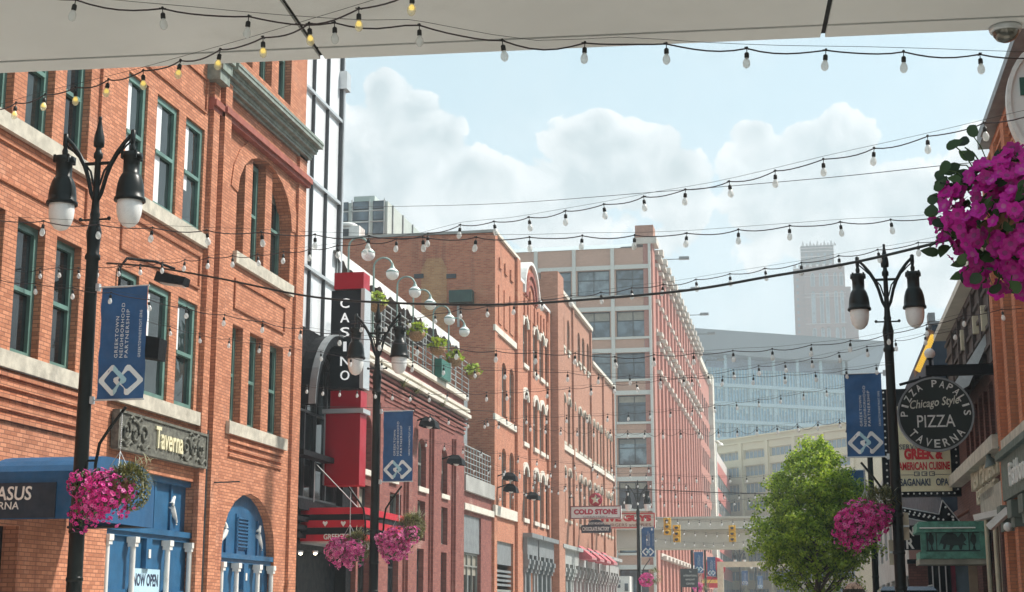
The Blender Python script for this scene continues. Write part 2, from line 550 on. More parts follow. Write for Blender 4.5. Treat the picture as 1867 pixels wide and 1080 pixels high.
# facades --------------------------------------------------------------
class Fac:
    """a vertical facade plane: origin o, direction du along it, outward normal n"""
    def __init__(s, ox, oy, dx, dy, nx, ny):
        s.o = Vector((ox, oy, 0)); s.du = Vector((dx, dy, 0)).normalized(); s.n = Vector((nx, ny, 0)).normalized()

    def p(s, u, z, d=0.): return s.o + s.du*u + s.n*d + Vector((0, 0, z))

    def h(s, px, py, d=0.):
        r = ray(px, py); c = Vector((0, 0, CZ)); o = s.o + s.n*d
        t = (o - c).dot(s.n)/r.dot(s.n)
        q = c + r*t
        return ((q - s.o).dot(s.du), q.z)

    def u(s, px, py): return s.h(px, py)[0]
    def z(s, px, py): return s.h(px, py)[1]

    def box(s, mb, u0, u1, z0, z1, d0, d1, m=0):
        mb.hexa([s.p(u0, z0, d0), s.p(u1, z0, d0), s.p(u1, z0, d1), s.p(u0, z0, d1), s.p(u0, z1, d0), s.p(u1, z1, d0), s.p(u1, z1, d1), s.p(u0, z1, d1)], m)


def op(u0, u1, z0, z1, rise=0.): return dict(u0=u0, u1=u1, z0=z0, z1=z1, rise=rise)


def outline(o, n=10):
    if not o['rise']:
        return [(o['u0'], o['z0']), (o['u1'], o['z0']), (o['u1'], o['z1']), (o['u0'], o['z1'])]
    c = (o['u0']+o['u1'])/2; hw = (o['u1']-o['u0'])/2; zs = o['z1']-o['rise']
    return [(o['u0'], o['z0']), (o['u1'], o['z0'])] + [(c+hw*math.cos(PI*k/n), zs+o['rise']*math.sin(PI*k/n)) for k in range(n+1)]


def inset(pts, w):
    n = len(pts); out = []
    for i in range(n):
        a, b, c = Vector(pts[i-1]), Vector(pts[i]), Vector(pts[(i+1) % n])
        e1 = (b-a); e2 = (c-b)
        if e1.length < 1e-6 or e2.length < 1e-6: out.append(tuple(b)); continue
        n1 = Vector((-e1.y, e1.x)).normalized(); n2 = Vector((-e2.y, e2.x)).normalized()
        k = n1+n2
        k = k/max(.35, (1+n1.dot(n2)))
        out.append(tuple(b + k*w))
    return out


def wall(mb, F, u0, u1, z0, z1, ops=(), d=0., rev=.3, m=0):
    us = sorted({u0, u1} | {v for o in ops for v in (o['u0'], o['u1']) if u0 < v < u1})
    zs = sorted({z0, z1} | {v for o in ops for v in (o['z0'], o['z1']) if z0 < v < z1})
    for i in range(len(us)-1):
        for j in range(len(zs)-1):
            cu, cz = (us[i]+us[i+1])/2, (zs[j]+zs[j+1])/2
            if any(o['u0'] < cu < o['u1'] and o['z0'] < cz < o['z1'] for o in ops): continue
            mb.poly([F.p(us[i], zs[j], d), F.p(us[i+1], zs[j], d), F.p(us[i+1], zs[j+1], d), F.p(us[i], zs[j+1], d)], m)
    for o in ops:
        pts = outline(o)
        for i in range(len(pts)):
            a, b = pts[i], pts[(i+1) % len(pts)]
            mb.poly([F.p(*a, d), F.p(*b, d), F.p(*b, d-rev), F.p(*a, d-rev)], m)
        if o['rise']:
            ar = pts[2:]; h = len(ar)//2
            for k in range(len(ar)-1):
                cor = (o['u1'], o['z1']) if k < h else (o['u0'], o['z1'])
                mb.poly([F.p(*ar[k], d), F.p(*ar[k+1], d), F.p(*cor, d)], m)


def shell(mb, F, u0, u1, z0, z1, depth, d=0., m=0, sides=(1, 1), back=True):
    """side, back and top faces behind a front wall"""
    for u, on in ((u0, sides[0]), (u1, sides[1])):
        if on: mb.poly([F.p(u, z0, d), F.p(u, z1, d), F.p(u, z1, d-depth), F.p(u, z0, d-depth)], m)
    if back: mb.poly([F.p(u0, z0, d-depth), F.p(u1, z0, d-depth), F.p(u1, z1, d-depth), F.p(u0, z1, d-depth)], m)


def window(bld, F, o, rec=.24, fw=.09, fm=None, gm=None, rail=True, mull=0, d=0., sill=None, sillm=None, blind_or_reflection=None, hood=None, hoodm=None, name='window', trans=()):
    pts = outline(o); inn = inset(pts, fw)
    mb = MB(); n = len(pts)
    for i in range(n):
        j = (i+1) % n
        mb.poly([F.p(*pts[i], d-rec+.05), F.p(*pts[j], d-rec+.05), F.p(*inn[j], d-rec+.05), F.p(*inn[i], d-rec+.05)])
        mb.poly([F.p(*inn[i], d-rec+.05), F.p(*inn[j], d-rec+.05), F.p(*inn[j], d-rec-.04), F.p(*inn[i], d-rec-.04)])
    a, b = o['u0']+fw, o['u1']-fw
    zm = (o['z0']+o['z1'])/2
    if rail: F.box(mb, a, b, zm-.04, zm+.04, d-rec-.02, d-rec+.07)
    for t in trans: F.box(mb, a, b, t-.03, t+.03, d-rec-.02, d-rec+.06)
    for k in range(mull):
        c = a+(b-a)*(k+1)/(mull+1)
        F.box(mb, c-.035, c+.035, o['z0']+fw, o['z1']-o['rise']*.25-fw, d-rec-.021, d-rec+.055)
    w = part(name, mb, fm or GREEN, bld)
    gsel = gm or GLASS
    if gsel is GLASS: gsel = WRND.choice((GLASS, GLASS, GLASS2, GLASS3))
    elif gsel is GLASSB: gsel = WRND.choice((GLASSB, GLASSB2, GLASSB3, GLASSB))
    g = MB(); g.poly([F.p(*q, d-rec-.02) for q in inset(pts, fw*.6)])
    part('pane', g, gsel, w)
    if blind_or_reflection is None and not o['rise'] and WRND.random() < (.12 if bld is A else .42):
        hh = (o['z1']-o['z0'])*WRND.choice((.16, .22, .3, .45)); ee = fw+.01
        q = MB(); q.poly([F.p(o['u0']+ee, o['z1']-ee-hh, d-rec-.014), F.p(o['u1']-ee, o['z1']-ee-hh, d-rec-.014), F.p(o['u1']-ee, o['z1']-ee, d-rec-.014), F.p(o['u0']+ee, o['z1']-ee, d-rec-.014)])
        part('blind_or_reflection', q, WRND.choice((SHADE1, SHADE2)), w)
    if sill:
        q = MB(); F.box(q, o['u0']-.08, o['u1']+.08, o['z0']-sill, o['z0']-.002, d-rec+.06, d+.1)
        part('sill', q, sillm or STONE, w)
    if hood:
        q = MB(); od = dict(o); out = inset(pts, -hood)
        k0 = 2
        for i in range(k0, n-1):
            c = [F.p(*pts[i], d+.002), F.p(*pts[i+1], d+.002), F.p(*out[i+1], d+.002), F.p(*out[i], d+.002)]
            q.hexa([Vector(x) for x in c] + [Vector(x)+F.n*.09 for x in c])
        part('hood', q, hoodm or STONEW, w)
    if blind_or_reflection:
        q = MB(); u0b, u1b, z0b, z1b = blind_or_reflection
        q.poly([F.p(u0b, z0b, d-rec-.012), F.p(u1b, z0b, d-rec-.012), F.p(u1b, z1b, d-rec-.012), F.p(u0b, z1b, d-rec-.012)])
        part('blind_or_reflection', q, SKYREFL, w)  # pale strip before the pane stands in for reflected sky
    return w


FL = Fac(-13.5, 0, 0, 1, 1, 0)      # left side of the street, u = distance along the street
FR = Fac(4.5, 0, 0, 1, -1, 0)       # right side

# ------------------------------------------------------------------ ground
g_ = MB(); g_.poly([(-1200, -300, -.16), (1200, -300, -.16), (1200, 2200, -.16), (-1200, 2200, -.16)]); struct('ground', g_, GRND)
g_ = MB(); g_.poly([(-8.6, -60, -.13), (.6, -60, -.13), (.6, 420, -.13), (-8.6, 420, -.13)])
g_.poly([(-120, 111, -.126), (-8.6, 111, -.126), (-8.6, 134, -.126), (-120, 134, -.126)]); g_.poly([(.6, 111, -.126), (120, 111, -.126), (120, 134, -.126), (.6, 134, -.126)])
struct('road', g_, ASPH)
for x0, x1, nm in ((-13.6, -8.6, 'sidewalk'), (.6, 4.6, 'sidewalk')):
    g_ = MB()
    for y0, y1 in ((-40, 110.8), (134.2, 380)):
        g_.box(x0, x1, y0, y1, -.2, 0)
    struct(nm, g_, PAVE)
g_ = MB()
for k in range(60):
    y = -20+k*5
    if 105 < y < 138: continue
    g_.box(-4.06, -3.94, y, y+2, -.1295, -.122)
struct('road_marking', g_, mat('yellow_road_paint', (.6, .42, .06), .8))

# ------------------------------------------------------------------ pedestrian bridge overhead
br = thing('pedestrian_bridge', 'pale panelled pedestrian bridge passing overhead across the street', 'bridge', (-2.5, 10, 6.55))
ang = R(3.9)
BO = onZ(933, 93, 6.55)
ex, ey = Vector((math.cos(ang), math.sin(ang), 0)), Vector((-math.sin(ang), math.cos(ang), 0))
def bp(a, b, z): return BO + ex*a + ey*b + Vector((0, 0, z))
jx = [(onZ(592, 113, 6.55)-BO).dot(ex), (onZ(1500, 68, 6.55)-BO).dot(ex)]
step = jx[1]-jx[0]
rows = [0, -.29, -1.75, -3.2, -4.65, -6.1, -7.5]
mb = MB()
gap = .022
for i in range(-3, 5):
    a0, a1 = jx[0]+i*step+gap, jx[0]+(i+1)*step-gap
    for j in range(len(rows)-1):
        b1, b0 = rows[j]-(gap if j else 0), rows[j+1]+gap
        sk = .0
        c = [bp(a0+sk*b0, b0, 0), bp(a1+sk*b0, b0, 0), bp(a1+sk*b1, b1, 0), bp(a0+sk*b1, b1, 0)]
        mb.hexa(c + [q + Vector((0, 0, .05)) for q in c])
part('soffit_panel', mb, CONC, br)
mb = MB()
c = [bp(-22, -7.4, .03), bp(26, -7.4, .03), bp(26, -.02, .03), bp(-22, -.02, .03)]
mb.hexa(c + [q + Vector((0, 0, 3.6)) for q in c])
part('bridge_body', mb, mat('dark_joint', (.03, .03, .03), .9), br)
mb = MB()
c = [bp(-22, -.018, .052), bp(26, -.018, .052), bp(26, .03, .052), bp(-22, .03, .052)]
mb.hexa(c + [q + Vector((0, 0, 1.1)) for q in c])
part('fascia', mb, CONC, br)
dc = bp((onZ(1833, 60, 6.5)-BO).dot(ex), -.06, 0)
dcam = thing('dome_camera', 'silver dome security camera under the edge of the bridge', 'camera', dc)
mb = MB(); mb.lathe([(.0, -.001), (.135, -.001), (.14, -.02), (.13, -.045), (.115, -.05)], dc, 24); part('housing', mb, SILVER, dcam)
mb = MB(); mb.lathe([(.113, -.048), (.105, -.08), (.08, -.115), (.04, -.135), (0.001, -.14)], dc, 24); part('dome', mb, mat('smoked_dome', (.16, .15, .13), .12, metal=.6), dcam)

# ------------------------------------------------------------------ orange brick corner building (left)
A = thing('brick_building', 'orange brick building with green sash windows and grey green cornice', 'building', (-13.5, 28, 0))
GR3, GR2 = (10.06, 12.55), (5.95, 8.38)
leftc = [(18.38, 19.38), (19.83, 20.83), (21.28, 22.28), (22.73, 23.73), (24.18, 25.19), (25.63, 26.63)]
rightc = [(28.27, 29.25), (29.72, 30.9), (31.3, 32.4)]
trip = [(34.61, 35.32), (35.8, 36.75), (37.27, 38.3)]
opsA = [op(a, b, *GR3) for a, b in leftc+rightc] + [op(a, b, *GR2) for a, b in leftc+rightc] + [op(a, b, 5.99, 8.37) for a, b in trip]
archA = op(34.57, 38.62, 10.15, 13.0, 1.35)
opsA4 = [op(a, b, 15.1, 17.6) for a, b in trip] + [op(a, b, 14.6, 17.2) for a, b in leftc+rightc]
sf1 = op(FL.u(194, 980), FL.u(352, 980), 0, FL.z(300, 868))
sf2 = op(FL.u(404, 1000), FL.u(500, 1000), 0, FL.z(452, 900), 1.35)
door = op(22.2, 24.9, 0, 3.0)
mb = MB()
wall(mb, FL, 18, 39.62, 0, 19, opsA+opsA4+[archA, sf1, sf2, door], rev=.34)
shell(mb, FL, 18, 39.62, 0, 19, 14)
mb.poly([FL.p(18, 19, 0), FL.p(39.62, 19, 0), FL.p(39.62, 19, -14), FL.p(18, 19, -14)])
# brick piers standing inside the big arch
FL.box(mb, 35.36, 35.87, 10.15, 12.95, -.62, -.10); FL.box(mb, 36.85, 37.34, 10.15, 12.95, -.62, -.10)
# pilasters, raised bands
for a, b, d in ((32.62, 32.98, .12), (33.12, 33.55, .2), (38.98, 39.6, .08)):
    FL.box(mb, a, b, .2, 14.3, .0, d)
for a, b, d in ((27.0, 27.4, .06), (32.98, 33.12, .03)):
    FL.box(mb, a, b, .2, 14.3, .0, d)
for k in range(5):
    FL.box(mb, 18, 27.0, 5.52-.19*k, 5.60-.19*k, 0, .05)
for k in range(4):
    FL.box(mb, 34.6, 38.4, 5.68-.17*k, 5.75-.17*k, 0, .05)
# arch voussoirs in relief
out = inset(outline(archA), -.45); pts = outline(archA)
for i in range(2, len(pts)-1):
    c = [FL.p(*pts[i], .001), FL.p(*pts[i+1], .001), FL.p(*out[i+1], .001), FL.p(*out[i], .001)]
    mb.hexa([Vector(x) for x in c]+[Vector(x)+FL.n*.03 for x in c])
part('wall', mb, BRICK_A, A)
mb = MB()
# recessed panel frames between the storeys
def frame_strip(mb, F, u0, u1, z0, z1, w=.05, d0=0., d1=.045):
    F.box(mb, u0, u1, z1-w, z1, d0, d1); F.box(mb, u0, u1, z0, z0+w, d0, d1)
    F.box(mb, u0, u0+w, z0+w, z1-w, d0, d1); F.box(mb, u1-w, u1, z0+w, z1-w, d0, d1)
for q in ((28.25, 32.4, 8.75, 9.55), (18.5, 26.7, 8.85, 9.6), (28.25, 32.4, 12.95, 13.8), (34.6, 38.3, 8.75, 9.5), (18.5, 26.7, 12.95, 13.8)):
    mb = MB(); frame_strip(mb, FL, *q); part('panel_moulding', mb, BRICK_A2, A)
mb = MB()
for (z0, z1, d) in ((13.12, 13.22, .1), (13.22, 13.36, .17), (13.36, 13.42, .12)):
    FL.box(mb, 33.12, 39.62, z0, z1, .0, d+.09)
    FL.box(mb, 32.55, 33.119, z0, z1, .0, d+.03)
part('string_course', mb, BRICK_S, A)
mb = MB()
prof = [(13.95, .08), (14.02, .18), (14.12, .21), (14.2, .32), (14.28, .35), (14.38, .48), (14.44, .5), (14.5, .46)]
zl = 13.87
for z, d in prof:
    FL.box(mb, 33.3-d*.35, 39.62+d*.35, zl, z, .0, d); zl = z
for z, d in ((14.05, .28), (14.3, .34), (14.55, .42)):
    FL.box(mb, 32.4, 33.3-.30, z-.25, z, 0., d+.05)
part('cornice', mb, CORN, A)
for a, b, z, d_ in ((18, 27.0, GR3[0], .12), (28.1, 32.6, GR3[0], .12), (18, 27.0, GR2[0], .12), (28.1, 32.6, GR2[0], .12), (34.45, 38.75, 10.15, .3), (34.4, 38.6, 5.99, .12)):
    mb = MB(); FL.box(mb, a, b, z-.3, z-.002, -d_, .1); part('stone_sill', mb, STONE, A)
mb = MB(); mb.tube([FL.p(33.06, 5.6, .08), FL.p(33.06, 0.2, .08)], .05, 8); part('downpipe', mb, DKF, A)
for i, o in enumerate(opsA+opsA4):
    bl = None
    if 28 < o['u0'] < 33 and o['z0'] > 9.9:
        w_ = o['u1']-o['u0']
        bl = (o['u0']+.12, o['u0']+.12+w_*(.34 if i % 2 else .30), o['z0']+.75*(i % 3 != 1)+.1, o['z1']-.12)  # near side of the pane gets a painted sky reflection
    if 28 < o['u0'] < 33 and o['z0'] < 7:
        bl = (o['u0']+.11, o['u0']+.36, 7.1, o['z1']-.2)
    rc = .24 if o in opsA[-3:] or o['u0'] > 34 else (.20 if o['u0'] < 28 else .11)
    window(A, FL, o, rec=rc, fw=.13, fm=GREEN, gm=GLASS, blind_or_reflection=bl)
for a, b in ((34.6, 35.34), (35.89, 36.83), (37.36, 38.6)):
    window(A, FL, op(a, b, 10.17, 12.9), rec=.36, fw=.13, fm=GREEN)
# blue timber shop fronts
def colonnette(mb, F, u, z0, z1, d):
    p = F.p(u, 0, d)
    mb.tube([(p.x, p.y, z0), (p.x, p.y, z1)], .058, 10)
    F.box(mb, u-.1, u+.1, z1-.12, z1, d-.1, d+.1); F.box(mb, u-.08, u+.08, z1-.2, z1-.121, d-.08, d+.08)

def shopfront(o, arch):
    w = o['u1']-o['u0']
    root = A
    zt = o['z1']-o['rise']
    zl = zt-.15 if arch else o['z1']-1.15
    mb = MB()
    wall(mb, FL, o['u0'], o['u1'], zl, o['z1'], [], d=-.22) if not arch else mb.poly([FL.p(*q, -.22) for q in outline(op(o['u0'], o['u1'], zl, o['z1'], o['rise']))])
    FL.box(mb, o['u0'], o['u1'], zl-.1, zl+.02, -.22, -.02); FL.box(mb, o['u0'], o['u1'], zl-.2, zl-.101, -.22, -.08)
    cs = [o['u0']+.10, o['u0']+w*.30, o['u0']+w*.70, o['u1']-.10]
    # spandrel boards and middle arch
    mid = op(cs[1]+.1, cs[2]-.1, 0, zl-.95, .34)
    sides = [op(cs[0]+.1, cs[1]-.1, .7, zl-1.35), op(cs[2]+.1, cs[3]-.1, .7, zl-1.35)]
    wall(mb, FL, o['u0'], o['u1'], 0, zl-.2, [mid]+sides, d=-.16, rev=.14)
    for i in range(1, 5):
        u = o['u0']+w*i/5
        FL.box(mb, u-.035, u+.035, zl+.02, zl+.9 if arch else o['z1']-.02, -.22, -.17)
    if not arch:
        FL.box(mb, o['u0'], o['u1'], o['z1']-.12, o['z1']-.001, -.22, -.1)
    for s_ in sides:
        FL.box(mb, s_['u0']-.05, s_['u1']+.05, s_['z1'], s_['z1']+.1, -.16, -.1)
    c = (cs[1]+cs[2])/2
    FL.box(mb, c-.14, c+.14, zl-.82, zl-.201, -.16, -.06)
    sfp = part('shop_front', mb, BLUEW, root)
    for u in cs:
        mb = MB(); colonnette(mb, FL, u, 0, zl-.2, -.03); part('column', mb, WHITEF, sfp)
    mb = MB()
    for s_ in [mid]+sides: mb.poly([FL.p(*q, -.29) for q in outline(s_)])
    part('pane', mb, GLASS, sfp)
    # small carved sea horses and a diamond, painted white
    mb = MB()
    for u, sg in ((o['u0']+w*.14, 1), (o['u0']+w*.84, -1)):
        zz = zl+.45
        path = [FL.p(u+sg*(.16*math.sin(t*.9)), zz+.33-.11*t, -.18) for t in [x*.5 for x in range(12)]]
        mb.tube(path, [.03+.05*math.sin(PI*min(1, k/9)) for k in range(12)], 8)
        part('carved_ornament', mb, WHITEF, sfp); mb = MB()
    FL.box(mb, c-.05, c+.05, zl-.6, zl-.42, -.06, -.04)
    part('carved_ornament', mb, WHITEF, sfp)
    if arch:
        mb = MB()
        FL.box(mb, c-.42, c+.42, zl+.15, zl+1.0, -.22, -.19)
        for k in range(9): FL.box(mb, c-.36, c+.36, zl+.2+k*.085, zl+.24+k*.085, -.19, -.16)
        part('louvre', mb, BLUEW, sfp)
    return cs, zl

cs1, zl1 = shopfront(sf1, False)
cs2, zl2 = shopfront(sf2, True)
mb = MB(); mb.poly([FL.p(a, b, -.3) for a, b in ((door['u0'], 0), (door['u1'], 0), (door['u1'], 3), (door['u0'], 3))]); part('door_recess', mb, BLACKM, A)
# frosted map-like sheets in the side panes
# 'now open' poster in the middle window of the first shop front
u0, u1 = cs1[1]+.2, cs1[2]-.1
zt_ = FL.z(270, 1037)
pst = thing('poster', 'pale blue shop window poster reading NOW OPEN', 'poster', FL.p(u0, 1, -.27))
mb = MB(); FL.box(mb, u0, u1, .9, zt_, -.15, -.132); part('sheet', mb, mat('pale_blue_poster', (.42, .62, .74), .6, var=.12, scale=1.2), pst)
mb = MB(); text(mb, 'NOW OPEN', FL.p((u0+u1)/2, zt_-.36, -.132), (0, 1, 0), (0, 0, 1), w=(u1-u0)*.86, h=.26, depth=.004, bold=.03); part('lettering', mb, NAVYT, pst)
for a, b in ((cs1[0]+.12, cs1[1]-.12), (cs1[2]+.12, cs1[3]-.12)):
    pm = thing('window_poster', 'marbled white sheet in shop window ' + ('left of the NOW OPEN poster' if a < u0 else 'right of the NOW OPEN poster'), 'poster', FL.p(a, 1, -.28))
    mb = MB(); FL.box(mb, a, a+(b-a)*.75, .75, zl1-1.5, -.287, -.283); part('sheet', mb, mat('marbled_paper', (.5, .56, .56), .5, var=.35, scale=4), pm)

# carved tavern sign board
s0, s1 = FL.h(209, 783, .1), FL.h(372, 822, .1)
za, zb = FL.z(209, 757, ) , FL.z(209, 811)
zmid = (za+zb)/2
sg = thing('carved_wooden_sign', 'grey weathered carved wooden sign reading Taverna on brick wall', 'sign', FL.p(s0[0], zmid, .1))
mb = MB(); FL.box(mb, s0[0], s1[0], zmid-.39, zmid+.39, .03, .16); frame_strip(mb, FL, s0[0], s1[0], zmid-.39, zmid+.39, .05, .16, .19); part('board', mb, WOODS, sg)
L_ = s1[0]-s0[0]
mb = MB()
for side in (-1, 1):
    c = s0[0]+L_*(.17 if side < 0 else .83)
    for k in range(3):
        cx = c+side*(k-1)*.42; rr = .26-.04*abs(k-1)
        mb.tube([FL.p(cx+side*rr*(1-t/18)*math.cos(t*.5+k), zmid+rr*(1-t/18)*math.sin(t*.5+k), .18) for t in range(17)], .032, 6)
        mb.tube([FL.p(cx-.25+t*.08, zmid+(.26 if k % 2 else -.26)+.06*math.sin(t*1.3), .18) for t in range(8)], .028, 6)
    part('carved_scroll', mb, WOODS, sg); mb = MB()
mb = MB(); text(mb, 'Taverna', FL.p(s0[0]+L_*.54, zmid-.2, .16), (0, 1, 0), (0, 0, 1), w=L_*.31, h=.46, depth=.04, bold=.012); part('lettering', mb, CREAM, sg)

# blue entrance canopy
X1, Y0, Y1 = -11.8, 23.65, 26.66
cz0, czs, czt = 3.04, 3.72, 4.16
prof = [(Y0, cz0), (Y0, czs)] + [(Y0+1.1-1.1*math.cos(PI/2*k/6), czs+(czt-czs)*math.sin(PI/2*k/6)) for k in range(1, 7)] + \
       [(Y1-1.1+1.1*math.sin(PI/2*k/6), czs+(czt-czs)*math.cos(PI/2*k/6)) for k in range(0, 7)] + [(Y1, cz0)]
cn = thing('awning', 'blue barrel awning with dark name panel over the taverna entrance', 'awning', (-12.6, 26.7, cz0))
mb = MB()
for i in range(len(prof)-1):
    (ya, a), (yb, b) = prof[i], prof[i+1]
    mb.poly([(-13.46, ya, a), (X1, ya, a), (X1, yb, b), (-13.46, yb, b)])
mb.poly([(X1, y, z) for y, z in prof])
part('canvas', mb, BLUEA, cn)
mb = MB(); mb.box(-13.4, onY(103, 900, Y0).x, Y0-.03, Y0-.004, cz0+.02, czs-.08); part('name_panel', mb, BLUED, cn)
# the panel text: the letters visible at the frame edge are the ends of the words
mb = MB()
pe = onY(57, 910, Y0-.03); 
pe = onY(57, 912, Y0-.03); pt = onY(36, 929, Y0-.03)
text(mb, 'PEGASUS', (pe.x-.55, Y0-.031, pe.z), (1, 0, 0), (0, 0, 1), w=1.1, h=.23, depth=.012, shear=.08, bold=.012)
text(mb, 'TAVERNA', (pt.x-.42, Y0-.031, pt.z), (1, 0, 0), (0, 0, 1), w=.8, h=.125, depth=.012, shear=.05)
part('lettering', mb, WHITET, cn); mb = MB()
text(mb, 'PEGASUS', (X1+.003, Y0+1.6, 3.5), (0, 1, 0), (0, 0, 1), w=1.0, h=.17, depth=.01)
p0 = Vector((X1+.004, Y0+1.6, 3.74))
for sx in (-1, 1):
    mb.prism([p0+Vector((0, sx*.17, 0)), p0+Vector((0, sx*.10, 0)), p0+Vector((0, 0, .19)), p0+Vector((0, 0, .27))], (.008, 0, 0))
part('lettering', mb, WHITET, cn)
mb = MB()
for yy in (Y0+.05, Y1-.05):
    mb.tube([(X1-.05, yy, cz0+.03), (-13.46, yy, cz0+.03)], .025, 6)
part('awning_frame', mb, DKF, cn)
# side canopy over the blue shop front, seen as the lower blue block behind the flowers
# flood light on its arm, near the lamp
fl = thing('flood_light', 'black box flood light on a bent arm above the blue banner', 'light', FL.p(28.6, 8.1, .0))
q = FL.h(312, 508, .9)
mb = MB()
mb.tube([FL.p(28.2, 6.3, .06), FL.p(28.2, 8.35, .06), FL.p(28.3, 8.55, .15), FL.p(28.9, 8.6, .5), FL.p(29.2, 8.5, .8)], .03, 8); part('arm', mb, BLACKM, fl)
c_ = onX(312, 508, -12.6)
mb = MB()
ax_ = Vector((.75, .35, -.1)).normalized()
mb.hexa([c_+Vector(v) for v in ((-.3, -.18, -.06), (.3, -.12, -.16), (.3, .2, -.16), (-.3, .2, -.06), (-.26, -.14, .14), (.34, -.08, .0), (.34, .2, .0), (-.26, .2, .14))])
part('lamp_head', mb, BLACKM, fl)
mb = MB(); mb.hexa([c_+Vector(v) for v in ((-.2, -.1, -.10), (.27, -.07, -.18), (.27, .16, -.18), (-.2, .16, -.10), (-.2, -.1, -.085), (.27, -.07, -.165), (.27, .16, -.165), (-.2, .16, -.085))]); part('lens', mb, BULBG, fl)
sp_ = thing('loudspeaker', 'black loudspeaker fixed to the brick wall behind the blue banner', 'speaker', FL.p(29.6, 7.0, 0))
c_ = onX(278, 632, -13.2)
mb = MB(); mb.hexa([c_+Vector(v) for v in ((-.2, -.2, -.24), (.2, -.16, -.3), (.2, .2, -.3), (-.2, .2, -.24), (-.2, -.22, .22), (.24, -.2, .14), (.24, .2, .14), (-.2, .2, .22))]); part('cabinet', mb, BLACKM, sp_)
mb = MB(); mb.tube([c_+Vector((-.2, 0, 0)), (-13.5, c_.y, c_.z)], .03, 6); part('bracket', mb, BLACKM, sp_)
wl = thing('wall_peg', 'small white wall light on a rod beside the blue shop front', 'light', FL.p(33.4, FL.z(380, 882), .1))
c_ = FL.p(33.3, FL.z(380, 882), .02)
mb = MB(); mb.tube([c_, c_+Vector((.8, 0, .02))], .018, 6); part('rod', mb, DKF, wl)
mb = MB(); mb.tube([c_+Vector((0, 0, 0)), c_+Vector((.06, 0, 0))], .09, 12); part('wall_plate', mb, WHITEF, wl)

# ------------------------------------------------------------------ street lamps
LH = 9.65
def make_lamp(label):
    t = thing('street_lamp', label, 'street lamp')
    mb = MB()
    mb.lathe([(.22, 0), (.22, .25), (.17, .35), (.15, .9), (.16, .95), (.125, 1.0), (.115, 4), (.1, 6.9), (.1, 7.18), (.125, 7.2), (.125, 7.26), (.10, 7.3), (.105, 7.45), (.125, 7.65), (.09, 7.8), (.075, 7.9), (.085, 7.95), (.07, 8.0), (.06, 8.2), (.07, 8.22), (.055, 8.28), (.05, 8.9), (.075, 8.92), (.075, 9.0), (.05, 9.04), (.045, 9.1)], seg=16)
    for z in (2.0, 2.75, 3.55):
        mb.lathe([(.121, z), (.134, z+.02), (.134, z+.06), (.121, z+.08)], seg=16)
    part('pole', mb, BLACK, t)
    mb = MB(); mb.lathe([(.045, 9.1), (.085, 9.12), (.09, 9.2), (.08, 9.3), (.045, 9.45), (.025, 9.58), (.03, 9.6), (.03, 9.64), (.0, 9.65)], seg=12); part('finial', mb, BLACK, t)
    mb = MB(); mb.tube([(-.25, 0, 7.87), (.25, 0, 7.87)], .018, 8)
    for x in (-.25, .25): mb.sphere((x, 0, 7.88), .035, 8, 6)
    part('ladder_rest', mb, BLACK, t)
    for sx in (-1, 1):
        mb = MB()
        mb.tube([(0, 0, 8.12), (sx*.09, 0, 8.32), (sx*.16, 0, 8.6), (sx*.23, 0, 8.8), (sx*.34, 0, 9.0), (sx*.46, 0, 9.17), (sx*.6, 0, 9.32)], [.03, .035, .035, .04, .04, .035, .03], 8)
        mb.tube([(sx*.04, 0, 8.83), (sx*.24, 0, 8.83)], .03, 8)
        mb.tube([(sx*.05, 0, 8.45), (sx*.12, 0, 8.7), (sx*.2, 0, 8.8)], .018, 6)
        mb.tube([(sx*.36, 0, 8.97), (sx*.5, 0, 9.12), (sx*.62, 0, 9.22)], .015, 6)
        mb.lathe([(.03, 9.12), (.045, 9.2), (.045, 9.36), (.025, 9.38)], (sx*.6, 0, 0), 8)
        part('arm', mb, BLACK, t)
        mb = MB()
        mb.lathe([(.015, 9.25), (.02, 9.16), (.05, 9.08), (.045, 9.02), (.025, 8.99), (.1, 8.985), (.17, 8.97), (.175, 8.88), (.135, 8.86), (.135, 8.62), (.15, 8.61), (.185, 8.54), (.215, 8.43), (.23, 8.3), (.235, 8.22), (.255, 8.2), (.26, 8.15), (.23, 8.14), (.2, 8.2), (.0, 8.22)], (sx*.6, 0, 0), 20)
        for k in range(4):
            a = PI/4+k*PI/2
            mb.box(sx*.6+.165*math.cos(a)-.02, sx*.6+.165*math.cos(a)+.02, .165*math.sin(a)-.02, .165*math.sin(a)+.02, 8.86, 8.99)
        ln = part('lantern', mb, BLACK, t)
        mb = MB(); mb.lathe([(.205, 8.15), (.21, 8.05), (.2, 7.94), (.165, 7.82), (.1, 7.74), (.03, 7.71), (.0, 7.709)], (sx*.6, 0, 0), 20); part('globe', mb, GLOBE, ln)
    return t


def basket_arm(lamp, sx, reach=.72, z0=3.55, z1=4.75):
    mb = MB()
    mb.tube([(sx*.1, 0, z0+.06), (sx*.24, 0, z0)], .02, 6); mb.tube([(sx*.1, 0, z0+.35), (sx*.25, 0, z0+.35)], .02, 6)
    mb.tube([(sx*.24, 0, z0-.08), (sx*.25, 0, z0+.3), (sx*.3, 0, z0+.62), (sx*.45, 0, z0+.85), (sx*reach, 0, z1)], .026, 8)
    return part('basket_arm', mb, BLACK, lamp)


def banner_arms(lamp, sx, zt, zb):
    mb = MB()
    for z in (zt, zb):
        mb.tube([(sx*.08, 0, z), (sx*1.02, 0, z)], .016, 6)
        mb.box(sx*.13-.03, sx*.13+.03, -.04, .04, z-.06, z+.06)
    return part('banner_arm', mb, SILVER, lamp)


